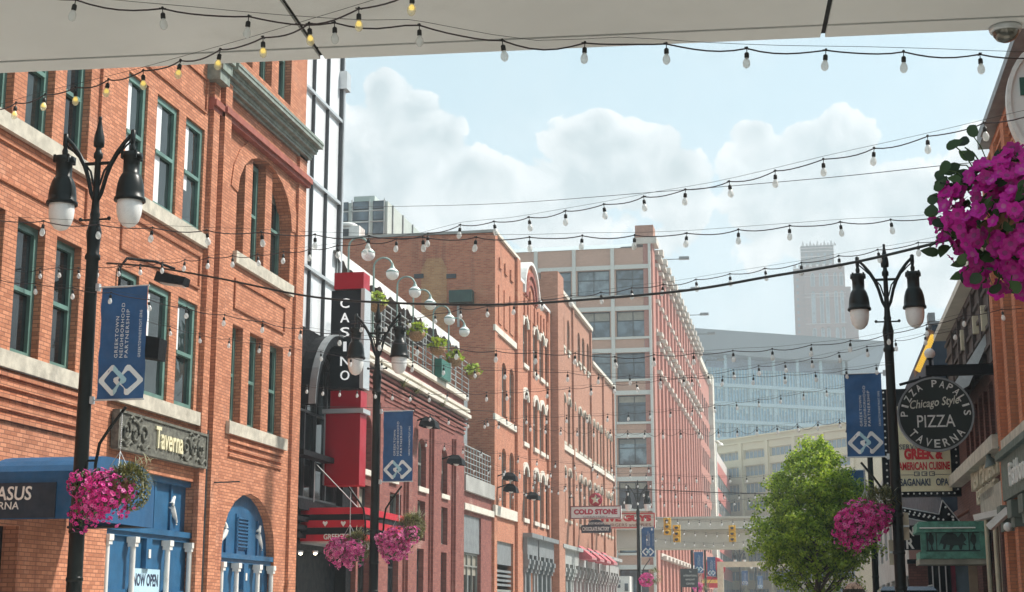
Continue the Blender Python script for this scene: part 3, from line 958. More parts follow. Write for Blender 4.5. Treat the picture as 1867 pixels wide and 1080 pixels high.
def make_banner(x0, x1, zt, zb, label, detail=True):
    """cloth banner in the lamp's own coordinates (x across, z up), facing -y"""
    t = thing('street_banner', label, 'banner')
    w, h = x1-x0, zt-zb
    def P(u, v, d=0.):
        y = .026*math.sin(u*8+v*2.6)*(.25+.75*(1-v)) + .016*math.sin(v*13+u*5) + .010*math.sin(v*29-u*7)
        return Vector((x0+u*w, y-d*1.6, zb+v*h))
    mb = MB(); nu, nv = 10, 24
    vs = [P(i/nu, j/nv) for j in range(nv+1) for i in range(nu+1)]
    mb.mesh(vs, [(j*(nu+1)+i, j*(nu+1)+i+1, (j+1)*(nu+1)+i+1, (j+1)*(nu+1)+i) for j in range(nv) for i in range(nu)], 0, True)
    part('cloth', mb, BLUE, t)
    # emblem: two interlaced square frames with cut corners
    def ring(cu, m, mats, half=.245, th=.07):
        pass
    a = w/h
    def dia(cx, mat_, seg_sel=None, nm='emblem'):
        mb = MB(); ro, ri = .335, .205
        cz = .165
        def pt(r, k):   # k 0..8 rounded diamond corners
            ang_ = k*PI/2
            return (cx + r*math.cos(ang_), cz + r*math.sin(ang_)*a)
        cor = []
        for k in range(4):
            c0 = k*PI/2
            for da in (-.09, .09): cor.append(c0+da)
        def rr(t_): return 1/(abs(math.cos(t_))+abs(math.sin(t_)))
        n = len(cor)
        for i in range(n):
            if seg_sel and i not in seg_sel: continue
            t0, t1 = cor[i], cor[(i+1) % n]+(2*PI if i == n-1 else 0)
            q = [(cx+ro*rr(t0)*math.cos(t0), cz+ro*rr(t0)*math.sin(t0)*a), (cx+ro*rr(t1)*math.cos(t1), cz+ro*rr(t1)*math.sin(t1)*a),
                 (cx+ri*rr(t1)*math.cos(t1), cz+ri*rr(t1)*math.sin(t1)*a), (cx+ri*rr(t0)*math.cos(t0), cz+ri*rr(t0)*math.sin(t0)*a)]
            mb.poly([P(u, v, .006 if not seg_sel else .009) for u, v in q])
        return mb
    m1, m2 = dia(.335, 0), dia(.665, 0)
    m1.v += m2.v; k = len(m1.v)-len(m2.v)
    m1.f += [tuple(i+k for i in f) for f in m2.f]; m1.sm += m2.sm; m1.mi += m2.mi
    part('emblem', m1, BWHITE, t)
    p1 = dia(.335, 0, seg_sel=(0, 1, 7)); p2 = dia(.665, 0, seg_sel=(3, 4, 5))
    part('emblem_link', p1, BPALE, t)
    if detail:
        mb = MB()
        up, rt = Vector((-1, 0, 0)), Vector((0, 0, 1))   # reads bottom to top
        for s_, u, L, hh in (('GREEKTOWN', .44, .37, .055), ('NEIGHBORHOOD', .55, .49, .055), ('PARTNERSHIP', .66, .43, .055), ('GREEKTOWNDETROIT.ORG', .93, .42, .042)):
            o = P(u, .36, .0); o.y = -.056
            text(mb, s_, o, rt, up, w=L*h, h=hh, depth=.003, align='L', space=1.2)
        part('lettering', mb, BWHITE, t)
    return t


def blade(mb, base, d, L, w, droop=.3, seg=3):
    """one narrow leaf bending over"""
    d = Vector(d).normalized(); s = d.cross(Vector((0, 0, 1)))
    if s.length < .1: s = Vector((1, 0, 0))
    s.normalize(); p = Vector(base); prev = None; v = []
    for i in range(seg+1):
        f = i/seg; ww = w*(1-f*.9)*(.5+min(1, f*3)*.5)
        v += [p - s*ww/2, p + s*ww/2]
        p = p + d*(L/seg); d = (d + Vector((0, 0, -droop))).normalized()
    mb.mesh(v, [(2*i, 2*i+1, 2*i+3, 2*i+2) for i in range(seg)])


def leaf(mb, c, n, L, w, fold=.25):
    n = Vector(n).normalized()
    a = n.cross(Vector((random.uniform(-1, 1), random.uniform(-1, 1), random.uniform(-1, 1))))
    if a.length < .05: a = n.orthogonal()
    a.normalize(); b = n.cross(a); c = Vector(c)
    prof = ((-.5, .12), (-.42, .36), (-.2, .5), (.08, .44), (.32, .22), (.5, 0))
    v = []
    for k, (t, h) in enumerate(prof):
        m_ = c + a*(t*L) - n*(t*t*.25*L)
        v += [m_ + b*(h*w) + n*(fold*w*h), m_, m_ - b*(h*w) + n*(fold*w*h)]
    fs = []
    for k in range(len(prof)-1):
        fs += [(3*k, 3*k+3, 3*k+4, 3*k+1), (3*k+1, 3*k+4, 3*k+5, 3*k+2)]
    mb.mesh(v, fs, 0, True)


def leafq(mb, c, n, L, w):
    n = Vector(n).normalized()
    a = n.cross(Vector((random.uniform(-1, 1), random.uniform(-1, 1), random.uniform(-1, 1))))
    if a.length < .05: a = n.orthogonal()
    a.normalize(); b = n.cross(a); c = Vector(c)
    mb.mesh([c-a*L/2, c+b*w/2+n*w*.15, c+a*L/2, c-b*w/2+n*w*.15, c], [(0, 4, 1), (1, 4, 2), (2, 4, 3), (3, 4, 0)])


def flower(mb, c, n, r, lobes=5, seg=2):
    n = Vector(n).normalized(); a = n.orthogonal().normalized(); b = n.cross(a); c = Vector(c)
    th0 = random.uniform(0, 6.28); N = lobes*seg*2
    v = [c - n*r*.45]
    for k in range(N): v.append(c - n*r*.12 + (a*math.cos(th0+2*PI*k/N)+b*math.sin(th0+2*PI*k/N))*r*.35)
    for k in range(N):
        f = .5+.5*math.cos(lobes*2*PI*k/N)
        rr = r*(.80+.22*f)
        v.append(c + n*r*(.10*math.sin(k*2.1+th0) - .10*(1-f)) + (a*math.cos(th0+2*PI*k/N)+b*math.sin(th0+2*PI*k/N))*rr)
    k0 = len(mb.f)
    fs = [(0, 1+k, 1+(k+1) % N) for k in range(N)] + [(1+k, 1+N+k, 1+N+(k+1) % N, 1+(k+1) % N) for k in range(N)]
    mb.mesh(v, fs, 0, True)
    for k in range(N): mb.mi[k0+k] = 1


def rdir():
    while True:
        v = Vector((random.uniform(-1, 1), random.uniform(-1, 1), random.uniform(-1, 1)))
        if .05 < v.length < 1: return v.normalized()


def hanging_basket(label, c, hook, side, petal, R0=.5, nf=420, fr=.05, off=.48):
    """c: centre of the planting; hook: point the chain hangs from; pink petunias spill to one side, olive grasses stand on the other"""
    c = Vector(c); hook = Vector(hook)
    t = thing('hanging_basket', label, 'hanging basket', c)
    t['group'] = 'hanging flower baskets on the lamps'
    bc = Vector((hook.x, c.y, c.z-.02))
    mb = MB(); mb.lathe([(.0, -.26), (.12, -.25), (.21, -.17), (.26, -.05), (.28, .05), (.25, .04), (.0, .03)], bc, 16); part('bowl', mb, TERRA, t)
    mb = MB()
    mb.tube([hook, (hook.x, hook.y, bc.z+.55)], .007, 5)
    z = hook.z
    while z > bc.z+.6:
        mb.lathe([(.006, 0), (.014, -.012), (.006, -.024)], (hook.x, hook.y, z), 6); z -= .034
    for k in range(4):
        a = k*PI/2+.4
        mb.tube([(hook.x, hook.y, bc.z+.55), (bc.x+.27*math.cos(a), bc.y+.27*math.sin(a), bc.z+.04)], .006, 4)
    part('chain', mb, SILVER, t)
    fc = bc + Vector((-side*R0*off, -.1, -.14))
    mf, ml = MB(), MB()
    lobes = [(fc, R0*.80, R0*.66)]+[(fc+Vector((random.uniform(-.75, .75)*R0, random.uniform(-.35, .15)*R0, random.uniform(-.62, .42)*R0)), R0*random.uniform(.22, .42), R0*random.uniform(.2, .36)) for _ in range(11)]
    for i in range(nf):
        o, rx, rz = random.choice(lobes) if i % 5 else lobes[0]
        d = rdir()
        if d.y > .35: d.y = -d.y
        p = o + Vector((d.x*rx, d.y*rx*.9, d.z*rz))*random.uniform(.8, 1.12)
        if d.z < -.4: p.z -= random.uniform(0, .2)*random.random()
        flower(mf, p, (d + rdir()*.55 + Vector((0, -.15, .1))), fr*random.uniform(.75, 1.15))
    for i in range(int(nf*1.6)):
        o, rx, rz = random.choice(lobes); d = rdir()
        p = o + Vector((d.x*rx, d.y*rx*.9, d.z*rz))*random.uniform(.5, 1.08)
        leaf(ml, p, d + rdir()*.6, random.uniform(.05, .09), .04)
    part('petunias', mf, [petal, THROAT], t)
    part('leaves', ml, LEAFP, t)
    gc = bc + (Vector((side*R0*.30, .05, .12)) if off > .15 else Vector((side*R0*.52, .12, .34)))
    mg, mw = MB(), MB()
    for i in range(1100):
        d = rdir(); d.z = abs(d.z)*1.0 - .35
        p = gc + Vector((d.x*R0*.62, d.y*R0*.55, d.z*R0*.55))*random.uniform(.55, 1.)
        blade(mg, p, d + rdir()*.7 + Vector((0, 0, .3)), random.uniform(.08, .18), .03, random.uniform(.2, .5))
    for i in range(320):
        d = rdir(); p = gc + Vector((d.x*R0*.5+side*.08, d.y*R0*.4, -.12-abs(d.z)*R0*.7))
        leaf(mg, p, d, .06, .035)
    for i in range(26):
        a = random.uniform(-.9, .9); d = Vector((side*abs(math.sin(a))*1.3+random.uniform(-.3, .6)*side, random.uniform(-.6, .4), random.uniform(.3, 1)))
        p = gc + Vector((side*random.uniform(.0, .3), random.uniform(-.2, .2), random.uniform(.1, .28)))
        blade(mw, p, d, random.uniform(.16, .3), .028, random.uniform(.15, .4), 4)
    part('grasses', mg, LEAFY, t)
    part('plumes', mw, LEAFW, t)
    return t


L1p, L2p, L3p = Vector((-11.36, 22.8, 0)), Vector((-11.11, 39.0, 0)), Vector((1.9, 34.6, 0))
lamp1 = make_lamp('black twin lantern street lamp in front of orange brick building')
lamp2 = clone(lamp1, L2p, 'black twin lantern street lamp with two baskets, beside the red sign')
lamp3 = clone(lamp1, L3p, 'black twin lantern street lamp in front of the round pizza sign')
basket_arm(lamp1, 1); banner_arms(lamp1, 1, 6.72, 4.87)
lamp1.location = L1p
bn1 = make_banner(.2, 1.0, 6.71, 4.88, 'blue banner with white diamonds hanging above the carved tavern sign')
bn1.location = L1p + Vector((0, -.0, 0))
for o in (lamp2,):
    for sx in (-1, 1):
        q = basket_arm(o, sx)
        q.matrix_parent_inverse = Matrix.Identity(4)
    q = banner_arms(o, 1, 6.72, 4.87); q.matrix_parent_inverse = Matrix.Identity(4)
q = basket_arm(lamp3, -1); q.matrix_parent_inverse = Matrix.Identity(4)
q = banner_arms(lamp3, -1, 6.72, 4.87); q.matrix_parent_inverse = Matrix.Identity(4)
bn2 = clone(bn1, L2p, 'blue banner with white diamonds right of the red and black blade sign')
bn3 = make_banner(-1.0, -.2, 6.71, 4.88, 'blue banner with white diamonds left of the round pizza sign'); bn3.location = L3p
for o in (lamp1, lamp2, lamp3): o['group'] = 'twin lantern street lamps'
for o in (bn1, bn2, bn3): o['group'] = 'blue street banners'
b1 = onY(228, 915, 22.75); h1 = L1p + Vector((.66, 0, 4.68))
hanging_basket('pink petunia basket hanging in front of the blue awning', (h1.x, 22.75, b1.z+.27), h1, 1, PETAL, .57, 950, .037, .18)
h2 = L2p + Vector((.66, 0, 4.68)); b2 = onY(725, 975, 39)
hanging_basket('pink petunia basket on the right arm of the lamp beside the red sign', (h2.x, 39, b2.z-.02), h2, 1, PETALR, .58, 800, .044, .02)
h2b = L2p + Vector((-.66, 0, 4.68)); b2 = onY(635, 990, 39)
hanging_basket('pink petunia basket in front of the red marquee lettering', (h2b.x, 39, b2.z-.06), h2b, 1, PETALR, .58, 760, .044, .25)
h3 = L3p + Vector((-.66, 0, 4.68)); b3 = onY(1585, 950, 34.6)
hanging_basket('bright pink petunia basket in front of the street tree', (h3.x, 34.6, b3.z+.15), h3, 1, PETAL, .68, 1050, .045, .14)

# the near basket, hanging in the shade under the bridge
def near_basket():
    c = onY(1888, 396, 5.2)
    t = thing('hanging_basket', 'large shaded magenta petunia basket hanging close under the bridge', 'hanging basket', c)
    t['group'] = 'hanging flower baskets on the lamps'
    mb = MB(); mb.lathe([(.0, -.16), (.12, -.15), (.2, -.08), (.24, .04), (.22, .04), (.0, .03)], c+Vector((.06, .0, -.06)), 18); part('bowl', mb, TERRA, t)
    mb = MB()
    for k in range(4):
        a = k*PI/2+.3
        mb.tube([(c.x+.22, c.y, 4.3), (c.x+.12+.2*math.cos(a), c.y+.2*math.sin(a), c.z)], .004, 5)
    part('chain', mb, DKF, t)
    mf, ml, ms = MB(), MB(), MB()
    for i in range(520):
        d = rdir()
        if d.y > .3: d.y = -d.y
        p = c + Vector((d.x*.32, d.y*.26, d.z*.25-.01))*random.uniform(.72, 1.06)
        flower(mf, p, d*.9 + rdir()*.5 + Vector((-.1, -.35, .15)), random.uniform(.020, .032), 5, 3)
    for i in range(700):
        d = rdir()
        p = c + Vector((d.x*.31, d.y*.27, d.z*.25-.01))*random.uniform(.35, 1.0)
        leaf(ml, p, d*.5 + rdir()*.7, random.uniform(.035, .06), random.uniform(.022, .04), .15)
    for i in range(26):
        a = random.uniform(2.1, 4.4)
        d = Vector((math.cos(a), random.uniform(-.5, .3), math.sin(a)*.9)).normalized()
        p = c + Vector((d.x*.27, d.y*.2, d.z*.22))
        e = p + d*random.uniform(.04, .10) + Vector((0, 0, random.uniform(-.02, .03)))
        ms.tube([p, (p+e)/2+Vector((0, 0, .015)), e], .0025, 4)
        leaf(ml, e+rdir()*.02, Vector((random.uniform(-.6, .6), -1, random.uniform(-.2, .8))), random.uniform(.04, .065), random.uniform(.03, .05), .12)
    for i in range(14):
        p = c + Vector((random.uniform(-.2, .15), random.uniform(-.15, .1), -.17))
        e = p + Vector((random.uniform(-.05, .05), 0, -random.uniform(.04, .13)))
        ms.tube([p, (p+e)/2+Vector((.015, 0, 0)), e], .003, 4)
        leaf(ml, e, rdir(), .06, .04, .15)
        if i % 2: flower(mf, e, Vector((random.uniform(-.5, .5), -1, -.1)), .038, 5, 3)
    for i in range(90):
        d = rdir(); p = c + Vector((d.x*.24, d.y*.2, d.z*.2)); ms.tube([p, p+rdir()*.06], .002, 4)
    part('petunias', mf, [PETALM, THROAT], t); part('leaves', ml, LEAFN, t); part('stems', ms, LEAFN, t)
near_basket()

# ------------------------------------------------------------------ casino entrance, blade sign and marquee
CT = thing('glass_tower', 'tall mirror glass tower facade behind the orange brick building', 'building', (-14.4, 43, 0))
FT = Fac(-14.4, 0, 0, 1, 1, 0)
ut0, ut1 = 40.2, FT.u(617, 420)
mb = MB(); FT.box(mb, ut0, ut1, 9.0, 30, -6, -.05); part('glass_wall', mb, GLASSM, CT)
mb = MB()
n_ = 4
for k in range(n_+1):
    u = ut0+(ut1-ut0)*k/n_
    FT.box(mb, u-.03, u+.03, 9.0, 30, -.05, .05)
part('mullion', mb, DKF, CT)
mb = MB()
for py in (790, 605, 430, 372-110):
    pass
for z in (11.6, 14.35, 17.1, 19.85, 22.6, 25.3, 28): FT.box(mb, ut0, ut1+.02, z-.05, z+.05, -.049, .06)
part('transom', mb, SILVER, CT)
mb = MB(); FT.box(mb, ut1+.03, ut1+.16, 9.0, FT.z(624, 165), -1, .1); FT.box(mb, ut1-.1, ut1+.34, FT.z(624, 165), FT.z(624, 165)+.6, -1, .2); FT.box(mb, ut1+.03, ut1+.12, FT.z(624, 165)+.6, 30, -1, .08); part('edge_trim', mb, SILVER, CT)

CS = thing('casino_building', 'black panelled casino entrance with a tall arched window', 'building', (-13.5, 42.5, 0))
uc0, uc1 = 39.64, 45.4
arch = op(40.2, 44.4, 5.6, 9.3, 2.0)
dr = op(40.4, 44.9, .1, 3.2)
lowop = op(40.5, 44.8, 4.3, 6.0)
mb = MB()
wall(mb, FL, uc0, uc1, 0, 9.35, [op(40.2, 44.4, 4.6, 9.1, 2.0), dr], rev=.4, d=-.15)
shell(mb, FL, uc0, uc1, 0, 9.35, 6, d=-.15)
mb.poly([FL.p(uc0, 9.35, -.15), FL.p(uc1, 9.35, -.15), FL.p(uc1, 9.35, -6), FL.p(uc0, 9.35, -6)])
FL.box(mb, uc0, uc1, 5.7, 5.85, -.149, .2); FL.box(mb, uc0, uc1, 4.25, 4.5, -.149, .1)
for k in range(3): FL.box(mb, uc0, uc1, 3.5+.22*k, 3.62+.22*k, -.149, .02+.03*k)
part('wall', mb, BLACKM, CS)
ow = op(40.2, 44.4, 4.6, 9.1, 2.0)
mb = MB(); pts = outline(ow, 20); out = inset(pts, -.26)
for i in range(2, len(pts)-1):
    c = [FL.p(*pts[i], -.14), FL.p(*pts[i+1], -.14), FL.p(*out[i+1], -.14), FL.p(*out[i], -.14)]
    mb.hexa([Vector(x) for x in c]+[Vector(x)+FL.n*.5 for x in c])
part('arch_trim', mb, BLACKM, CS)
mb = MB(); o2 = inset(pts, -.30)
for i in range(2, len(pts)-1):
    c = [FL.p(*out[i], .2), FL.p(*out[i+1], .2), FL.p(*o2[i+1], .2), FL.p(*o2[i], .2)]
    mb.hexa([Vector(x) for x in c]+[Vector(x)+FL.n*.2 for x in c])
part('arch_edge', mb, GREYM, CS)
window(CS, FL, ow, rec=.3, fw=.1, fm=DKF, gm=GLASS, mull=3, rail=False, d=-.1, trans=(5.9, 7.1))
mb = MB(); mb.poly([FL.p(a, b, -.5) for a, b in ((40.4, .1), (44.9, .1), (44.9, 3.2), (40.4, 3.2))]); part('glass_door', mb, BLACKS, CS)
for k, px in enumerate((548, 575)):
    c = onX(px, 1008, -12.8)
    dl = thing('downlight', ('left' if k == 0 else 'right') + ' lit downlight under the red marquee', 'light', c, 'lit downlights under the marquee')
    mb = MB(); mb.lathe([(.07, .05), (.075, 0), (.05, -.01)], c, 12); part('rim', mb, SILVER, dl)
    mb = MB(); mb.sphere(c+Vector((0, 0, -.01)), .05, 10, 6); part('bulb', mb, mat('lit_downlight', (.9, .85, .7), .4, emit=(1, .9, .65), es=6), dl)

# blade sign
YB = 42.4
bs = thing('blade_sign', 'tall red and black vertical sign reading CASINO', 'sign', (-12.8, YB, 3))
def bz(y, x=640): return onY(x, y, YB).z
bx0, bx1 = onY(599, 620, YB).x, onY(660, 620, YB).x
bd = .62
mb = MB(); mb.box(bx0+.05, bx1-.05, YB+.03, YB+bd, bz(708), bz(529)); part('black_panel', mb, BLACKS, bs)
mb = MB(); mb.box(bx1-.05, bx1+.06, YB-.01, YB+bd+.02, bz(708), bz(527)); part('silver_edge', mb, SILVER, bs)
mb = MB(); mb.box(bx0+.14, bx1+.02, YB-.02, YB+bd+.01, bz(527), bz(497)); part('red_cap', mb, RED, bs)
mb = MB(); mb.box(bx0+.1, bx1, YB-.005, YB+bd, bz(745), bz(712)); mb.box(bx0-.02, bx1+.0, YB-.02, YB+bd, bz(885), bz(754)); part('red_panel', mb, RED, bs)
mb = MB(); mb.box(bx0-.12, bx1+.1, YB-.08, YB+bd+.05, bz(753.5), bz(745.5)); mb.box(bx0-.07, bx0-.025, YB-.02, YB+bd, bz(884), bz(755)); part('silver_band', mb, SILVER, bs)
mb = MB()
for i, ch in enumerate('CASINO'):
    y = 553 + i*26.3
    c = onY(629, y+9, YB+.03)
    text(mb, ch, (c.x, YB+.03, c.z), (1, 0, 0), (0, 0, 1), w=(.09 if ch == 'I' else .27), h=.28, depth=.05, bold=.0)
part('lettering', mb, mat('illuminated_white_letters', (.8, .8, .78), .5, emit=(1, 1, 1), es=.22), bs)

# red marquee canopy
mq = thing('marquee_canopy', 'red and black striped marquee canopy over the casino doors', 'canopy', (-12.5, 42.5, 3))
mx0, mx1 = -14.1, onY(662, 940, 40.6).x
my0, my1 = 40.6, 45.0
def mz(y): return onY(600, y, my0).z
mb = MB()
for ya, yb in ((938, 926), (962, 949), (987, 975)):
    mb.box(mx0, mx1+.05, my0-.05, my1, mz(ya), mz(yb))
part('red_band', mb, REDL, mq)
mb = MB(); mb.box(mx0, mx1, my0, my1, mz(986), mz(927)); part('black_body', mb, BLACKS, mq)
mb = MB(); text(mb, 'GREEKTOWN', onY(590, 986, my0-.055)+Vector((0, 0, .03)), (1, 0, 0), (0, 0, 1), w=1.05, h=.15, depth=.02, align='L', bold=.015)
for px in (593, 626):
    c = onY(px, 955, my0-.055)
    mb.prism([c+Vector((0, 0, -.08)), c+Vector((.07, 0, .02)), c+Vector((.05, 0, .07)), c+Vector((0, 0, .04)), c+Vector((-.05, 0, .07)), c+Vector((-.07, 0, .02))], (0, -.02, 0))
part('lettering', mb, WHITET, mq)
mb = MB(); mb.box(mx0, mx1+.02, my0, my1, mz(991), mz(986)-.005); part('soffit', mb, SILVER, mq)
mb = MB()
for x in (mx0+.6, mx1-.3): mb.tube([(x, my0+.6, mz(926)), (-13.5, my0+.6, mz(926)+1.3)], .015, 5)
part('tie_rod', mb, GALV, mq)

# ------------------------------------------------------------------ low red brick building with a roof terrace
B = thing('brick_building', 'low purple red brick building with a railed roof terrace', 'building', (-13.5, 55, 0))
ub0, ub1 = 45.42, FL.u(845, 880)
ubx = 66.1
zt = (FL.z(700, 632)+FL.z(851, 729))/2
zl2 = (FL.z(695, 678)+FL.z(843, 757))/2
print('B', ub0, ub1, zt, zl2)
def ui(y, pairs): return [(FL.u(a, y), FL.u(b, y)) for a, b in pairs]
up_ = ui(840, [(703, 722), (762, 777), (803.5, 816)])
zu0, zu1 = FL.z(769, 889), FL.z(769, 800)
mid_ = ui(950, [(710, 731), (757, 775), (801, 816)])
zm0, zm1 = FL.z(764, 985), FL.z(764, 912)
low_ = ui(1050, [(706, 726), (755, 772), (799, 814)])
lz1 = FL.z(763, 1000)
first = ui(900, [(655, 676)])
opsB = [op(a, b, zu0, zu1, .35) for a, b in up_] + [op(a, b, zm0, zm1) for a, b in mid_] + [op(a, b, .1, lz1) for a, b in low_] + \
       [op(first[0][0], first[0][1], zu0, zu1, .35), op(first[0][0], first[0][1], .1, zm1)]
big = op(FL.u(842, 1000), FL.u(879, 1000), .3, FL.z(860, 940))
mb = MB()
wall(mb, FL, ub0, ub1, 0, zt, opsB, rev=.3)
shell(mb, FL, ub0, ub1, 0, zt-.3, 13)
mb.poly([FL.p(ub0, zt-.3, 0), FL.p(ub1, zt-.3, 0), FL.p(ub1, zt-.3, -13), FL.p(ub0, zt-.3, -13)])
zc = FL.z(860, 872)      # lower end bay carries a small balcony
wall(mb, FL, ub1, ubx, 0, zc-.6, [big], rev=.25, d=-.05)
for a, b in ui(930, [(683, 700), (737, 753), (783, 797), (824, 839)]):
    FL.box(mb, a, b, 0, zu1+.5, 0, .16); FL.box(mb, a-.1, a+.02, 0, zu1+.5, 0.001, .07)
for k in range(4):   # corbelled bays under the ledge
    FL.box(mb, ub0, ub1, zl2-.25-.16*k, zl2-.16-.16*k, 0, .16-.035*k)
for a, b in ui(800, [(700, 742), (753, 788), (797, 828)]):
    for k in range(3):
        FL.box(mb, a, b, zu1+.72+.14*k, zu1+.80+.14*k, 0, .03+.03*k)
part('wall', mb, BRICK_B, B)
mb = MB()
FL.box(mb, ub0, ub1+.05, zl2-.08, zl2+.05, .0, .3)
FL.box(mb, ub0, ub1+.08, zt-.14, zt+.04, -.4, .14)
FL.box(mb, ub0, ub1+.2, zt-.62, zt-.5, .0, .22)
for (a, b) in up_+first: FL.box(mb, a-.12, b+.12, zu0-.17, zu0-.002, -.15, .09)
FL.box(mb, ub1+.01, ubx, zc-1.35, zc-1.1, -.049, .08)
part('stone_ledge', mb, STONEW, B)
for i, o in enumerate(opsB):
    window(B, FL, o, rec=.24, fw=.07, fm=GREYF if o['z0'] > 1 else DKF, gm=GLASS, rail=o['rise'] > 0, trans=() if o['z0'] > 1 else (lz1*.8,))
mb = MB()
FL.box(mb, big['u0'], big['u1'], FL.z(860, 1008), big['z1'], -.3, -.12); part('shutter_panel', mb, GREYM, B)
window(B, FL, op(big['u0'], big['u1'], .3, FL.z(860, 1008)-.01), rec=.2, fw=.08, fm=GREYF, mull=3, rail=False, trans=(FL.z(860, 1032),), d=-.05)
# lower end bay: concrete parapet, railing and set-back grey wall
mb = MB(); FL.box(mb, ub1+.02, ubx, zc-.6, zc+.02, -.6, .1); part('parapet', mb, CONCG, B)
mb = MB(); FL.box(mb, ub1+.02, ubx, zc+.02, FL.z(850, 735), -3.4, -3.2)
FL.box(mb, ub1-.1, ub1+1.1, FL.z(850, 810), FL.z(850, 730)+.1, -1.4, -.1)
part('dormer', mb, GREYM, B)
def railing(mb, F, u0, u1, z0, h, nr=5, step=1.2, d=0.):
    n = max(2, int((u1-u0)/step))
    for k in range(n+1):
        u = u0+(u1-u0)*k/n
        mb.tube([F.p(u, z0, d), F.p(u, z0+h, d)], .025, 5)
    for j in range(nr):
        z = z0+h*(.12+.88*j/(nr-1))
        mb.tube([F.p(u0, z, d), F.p(u1, z, d)], .02 if j < nr-1 else .03, 5)
mb = MB(); railing(mb, FL, ub1+.05, ubx-.1, zc+.02, 1.25, 6, .55, -.1); part('balcony_railing', mb, GALV, B)
rl = FL.z(862, 671)-zt
mb = MB(); railing(mb, FL, ub0, ub1+.9, zt+.04, 1.45, 7, 1.15, -.02); part('terrace_railing', mb, GALV, B)
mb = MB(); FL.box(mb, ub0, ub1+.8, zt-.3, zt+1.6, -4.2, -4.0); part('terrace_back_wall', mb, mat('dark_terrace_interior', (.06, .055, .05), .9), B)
# white scalloped canopy above the terrace
F2 = Fac(-14.3, 0, 0, 1, 1, 0)
zcan = (F2.z(617, 452)+F2.z(837, 628))/2 - .1
print('canopy z', F2.z(617, 452), F2.z(837, 628), F2.u(617, 452), F2.u(837, 628))
cu0, cu1 = ub0, F2.u(838, 635)
cp = thing('terrace_canopy', 'long white scalloped canopy over the roof terrace railing', 'canopy', F2.p((cu0+cu1)/2, zcan, 0))
mb = MB(); nn = 120
for i in range(nn):
    a, b = cu0+(cu1-cu0)*i/nn, cu0+(cu1-cu0)*(i+1)/nn
    sc = lambda u: .20+.07*math.sin(u*3.1)+.05*math.sin(u*7.7+1)
    wv = lambda u: .05*math.sin(u*2.4)
    mb.poly([F2.p(a, zcan-sc(a), wv(a)), F2.p(b, zcan-sc(b), wv(b)), F2.p(b, zcan+.12, -.02), F2.p(a, zcan+.12, -.02)], 0, True)
part('valance', mb, WHITEF, cp)
mb = MB(); F2.box(mb, cu0, cu1, zcan+.05, zcan+.1, -3.4, -.04); part('canopy_roof', mb, mat('shade_grey_underside', (.16, .16, .15), .8), cp)  # grey puts the shade under the white canopy into the colour
mb = MB()
for k in range(7):
    u = cu0+.3+(cu1-cu0-.6)*k/6
    mb.tube([F2.p(u, zt-.2, -.1), F2.p(u, zcan+.1, -.1)], .035, 6)
    mb.tube([F2.p(u, zcan-.1, -.1), F2.p(u, zcan+.04, -2.6)], .03, 5)
    part('canopy_post', mb, GALV, cp); mb = MB()
# goose-neck lamps
gl0 = None
gpx = [(672, 462), (716, 497), (757, 530), (785, 556), (820, 578), (847, 603)]
ords = ['first', 'second', 'third', 'fourth', 'fifth', 'sixth']
zg = sum(onX(x, y, -12.85).z for x, y in gpx)/6
for i, (x, y) in enumerate(gpx):
    q = onX(x, y, -12.85)
    base = Vector((-13.48, q.y, zt+.05)); lab = '%s goose-neck globe lamp from the left along the terrace railing' % ords[i]
    if gl0 is None:
        gl0 = thing('gooseneck_lamp', lab, 'lamp', (0, 0, 0), 'goose-neck lamps on the terrace railing')
        hh = zg-base.z
        mb = MB(); mb.tube([(0, 0, 0), (0, 0, hh+.2)]+[(.31-.31*math.cos(PI*k/10), 0, hh+.2+.3*math.sin(PI*k/10)) for k in range(1, 11)]+[(.62, 0, hh+.18)], .032, 8); part('stem', mb, PATINA, gl0)
        mb = MB(); mb.lathe([(.03, .30), (.05, .22), (.1, .12), (.215, .02), (.215, -.01)], (.62, 0, hh), 14); sh_ = part('shade', mb, PATINA, gl0)
        mb = MB(); mb.sphere((.62, 0, hh-.05), (.21, .21, .2), 14, 9); part('globe', mb, GLOBE, gl0)
        gl0.location = base
    else:
        clone(gl0, base, lab)
# planters on the railing
ppx = [(688, 553), (760, 607), (798, 634), (829, 655), (862, 680)]
pp0 = None
def planter(base, lab):
    t = thing('railing_planter', lab, 'planter', (0, 0, 0), 'planters along the terrace railing')
    mb = MB(); mb.lathe([(.0, -.3), (.14, -.28), (.26, -.16), (.3, 0), (.27, .0), (0, -.02)], (0, 0, 0), 14); part('bowl', mb, TERRA, t)
    mb = MB()
    for k in range(95):
        a = random.uniform(0, 6.28); r = random.uniform(0, .32)
        p = Vector((r*math.cos(a), r*math.sin(a)*1.5, .12+random.uniform(-.2, .22)*(1.2-r)))
        leaf(mb, p, Vector((random.uniform(-.6, 1), random.uniform(-1, .3), random.uniform(.1, 1))), random.uniform(.1, .19), .12)
    part('foliage', mb, LIME, t)
    mb = MB()
    for k in range(60):
        p = Vector((random.uniform(-.2, .2), random.uniform(-.3, .3), random.uniform(.05, .3)))
        blade(mb, p, rdir()+Vector((0, 0, .8)), .25, .03, .3)
    part('red_grass', mb, mat('purple_leaves', (.12, .03, .05), .7), t)
    t.location = base
    return t
for i, (x, y) in enumerate(ppx):
    q = onX(x, y, -13.15); lab = '%s bowl planter of lime leaves from the left on the terrace railing' % ords[i]
    if pp0 is None: pp0 = planter(q, lab)
    else: clone(pp0, q, lab, rz=i*1.3)
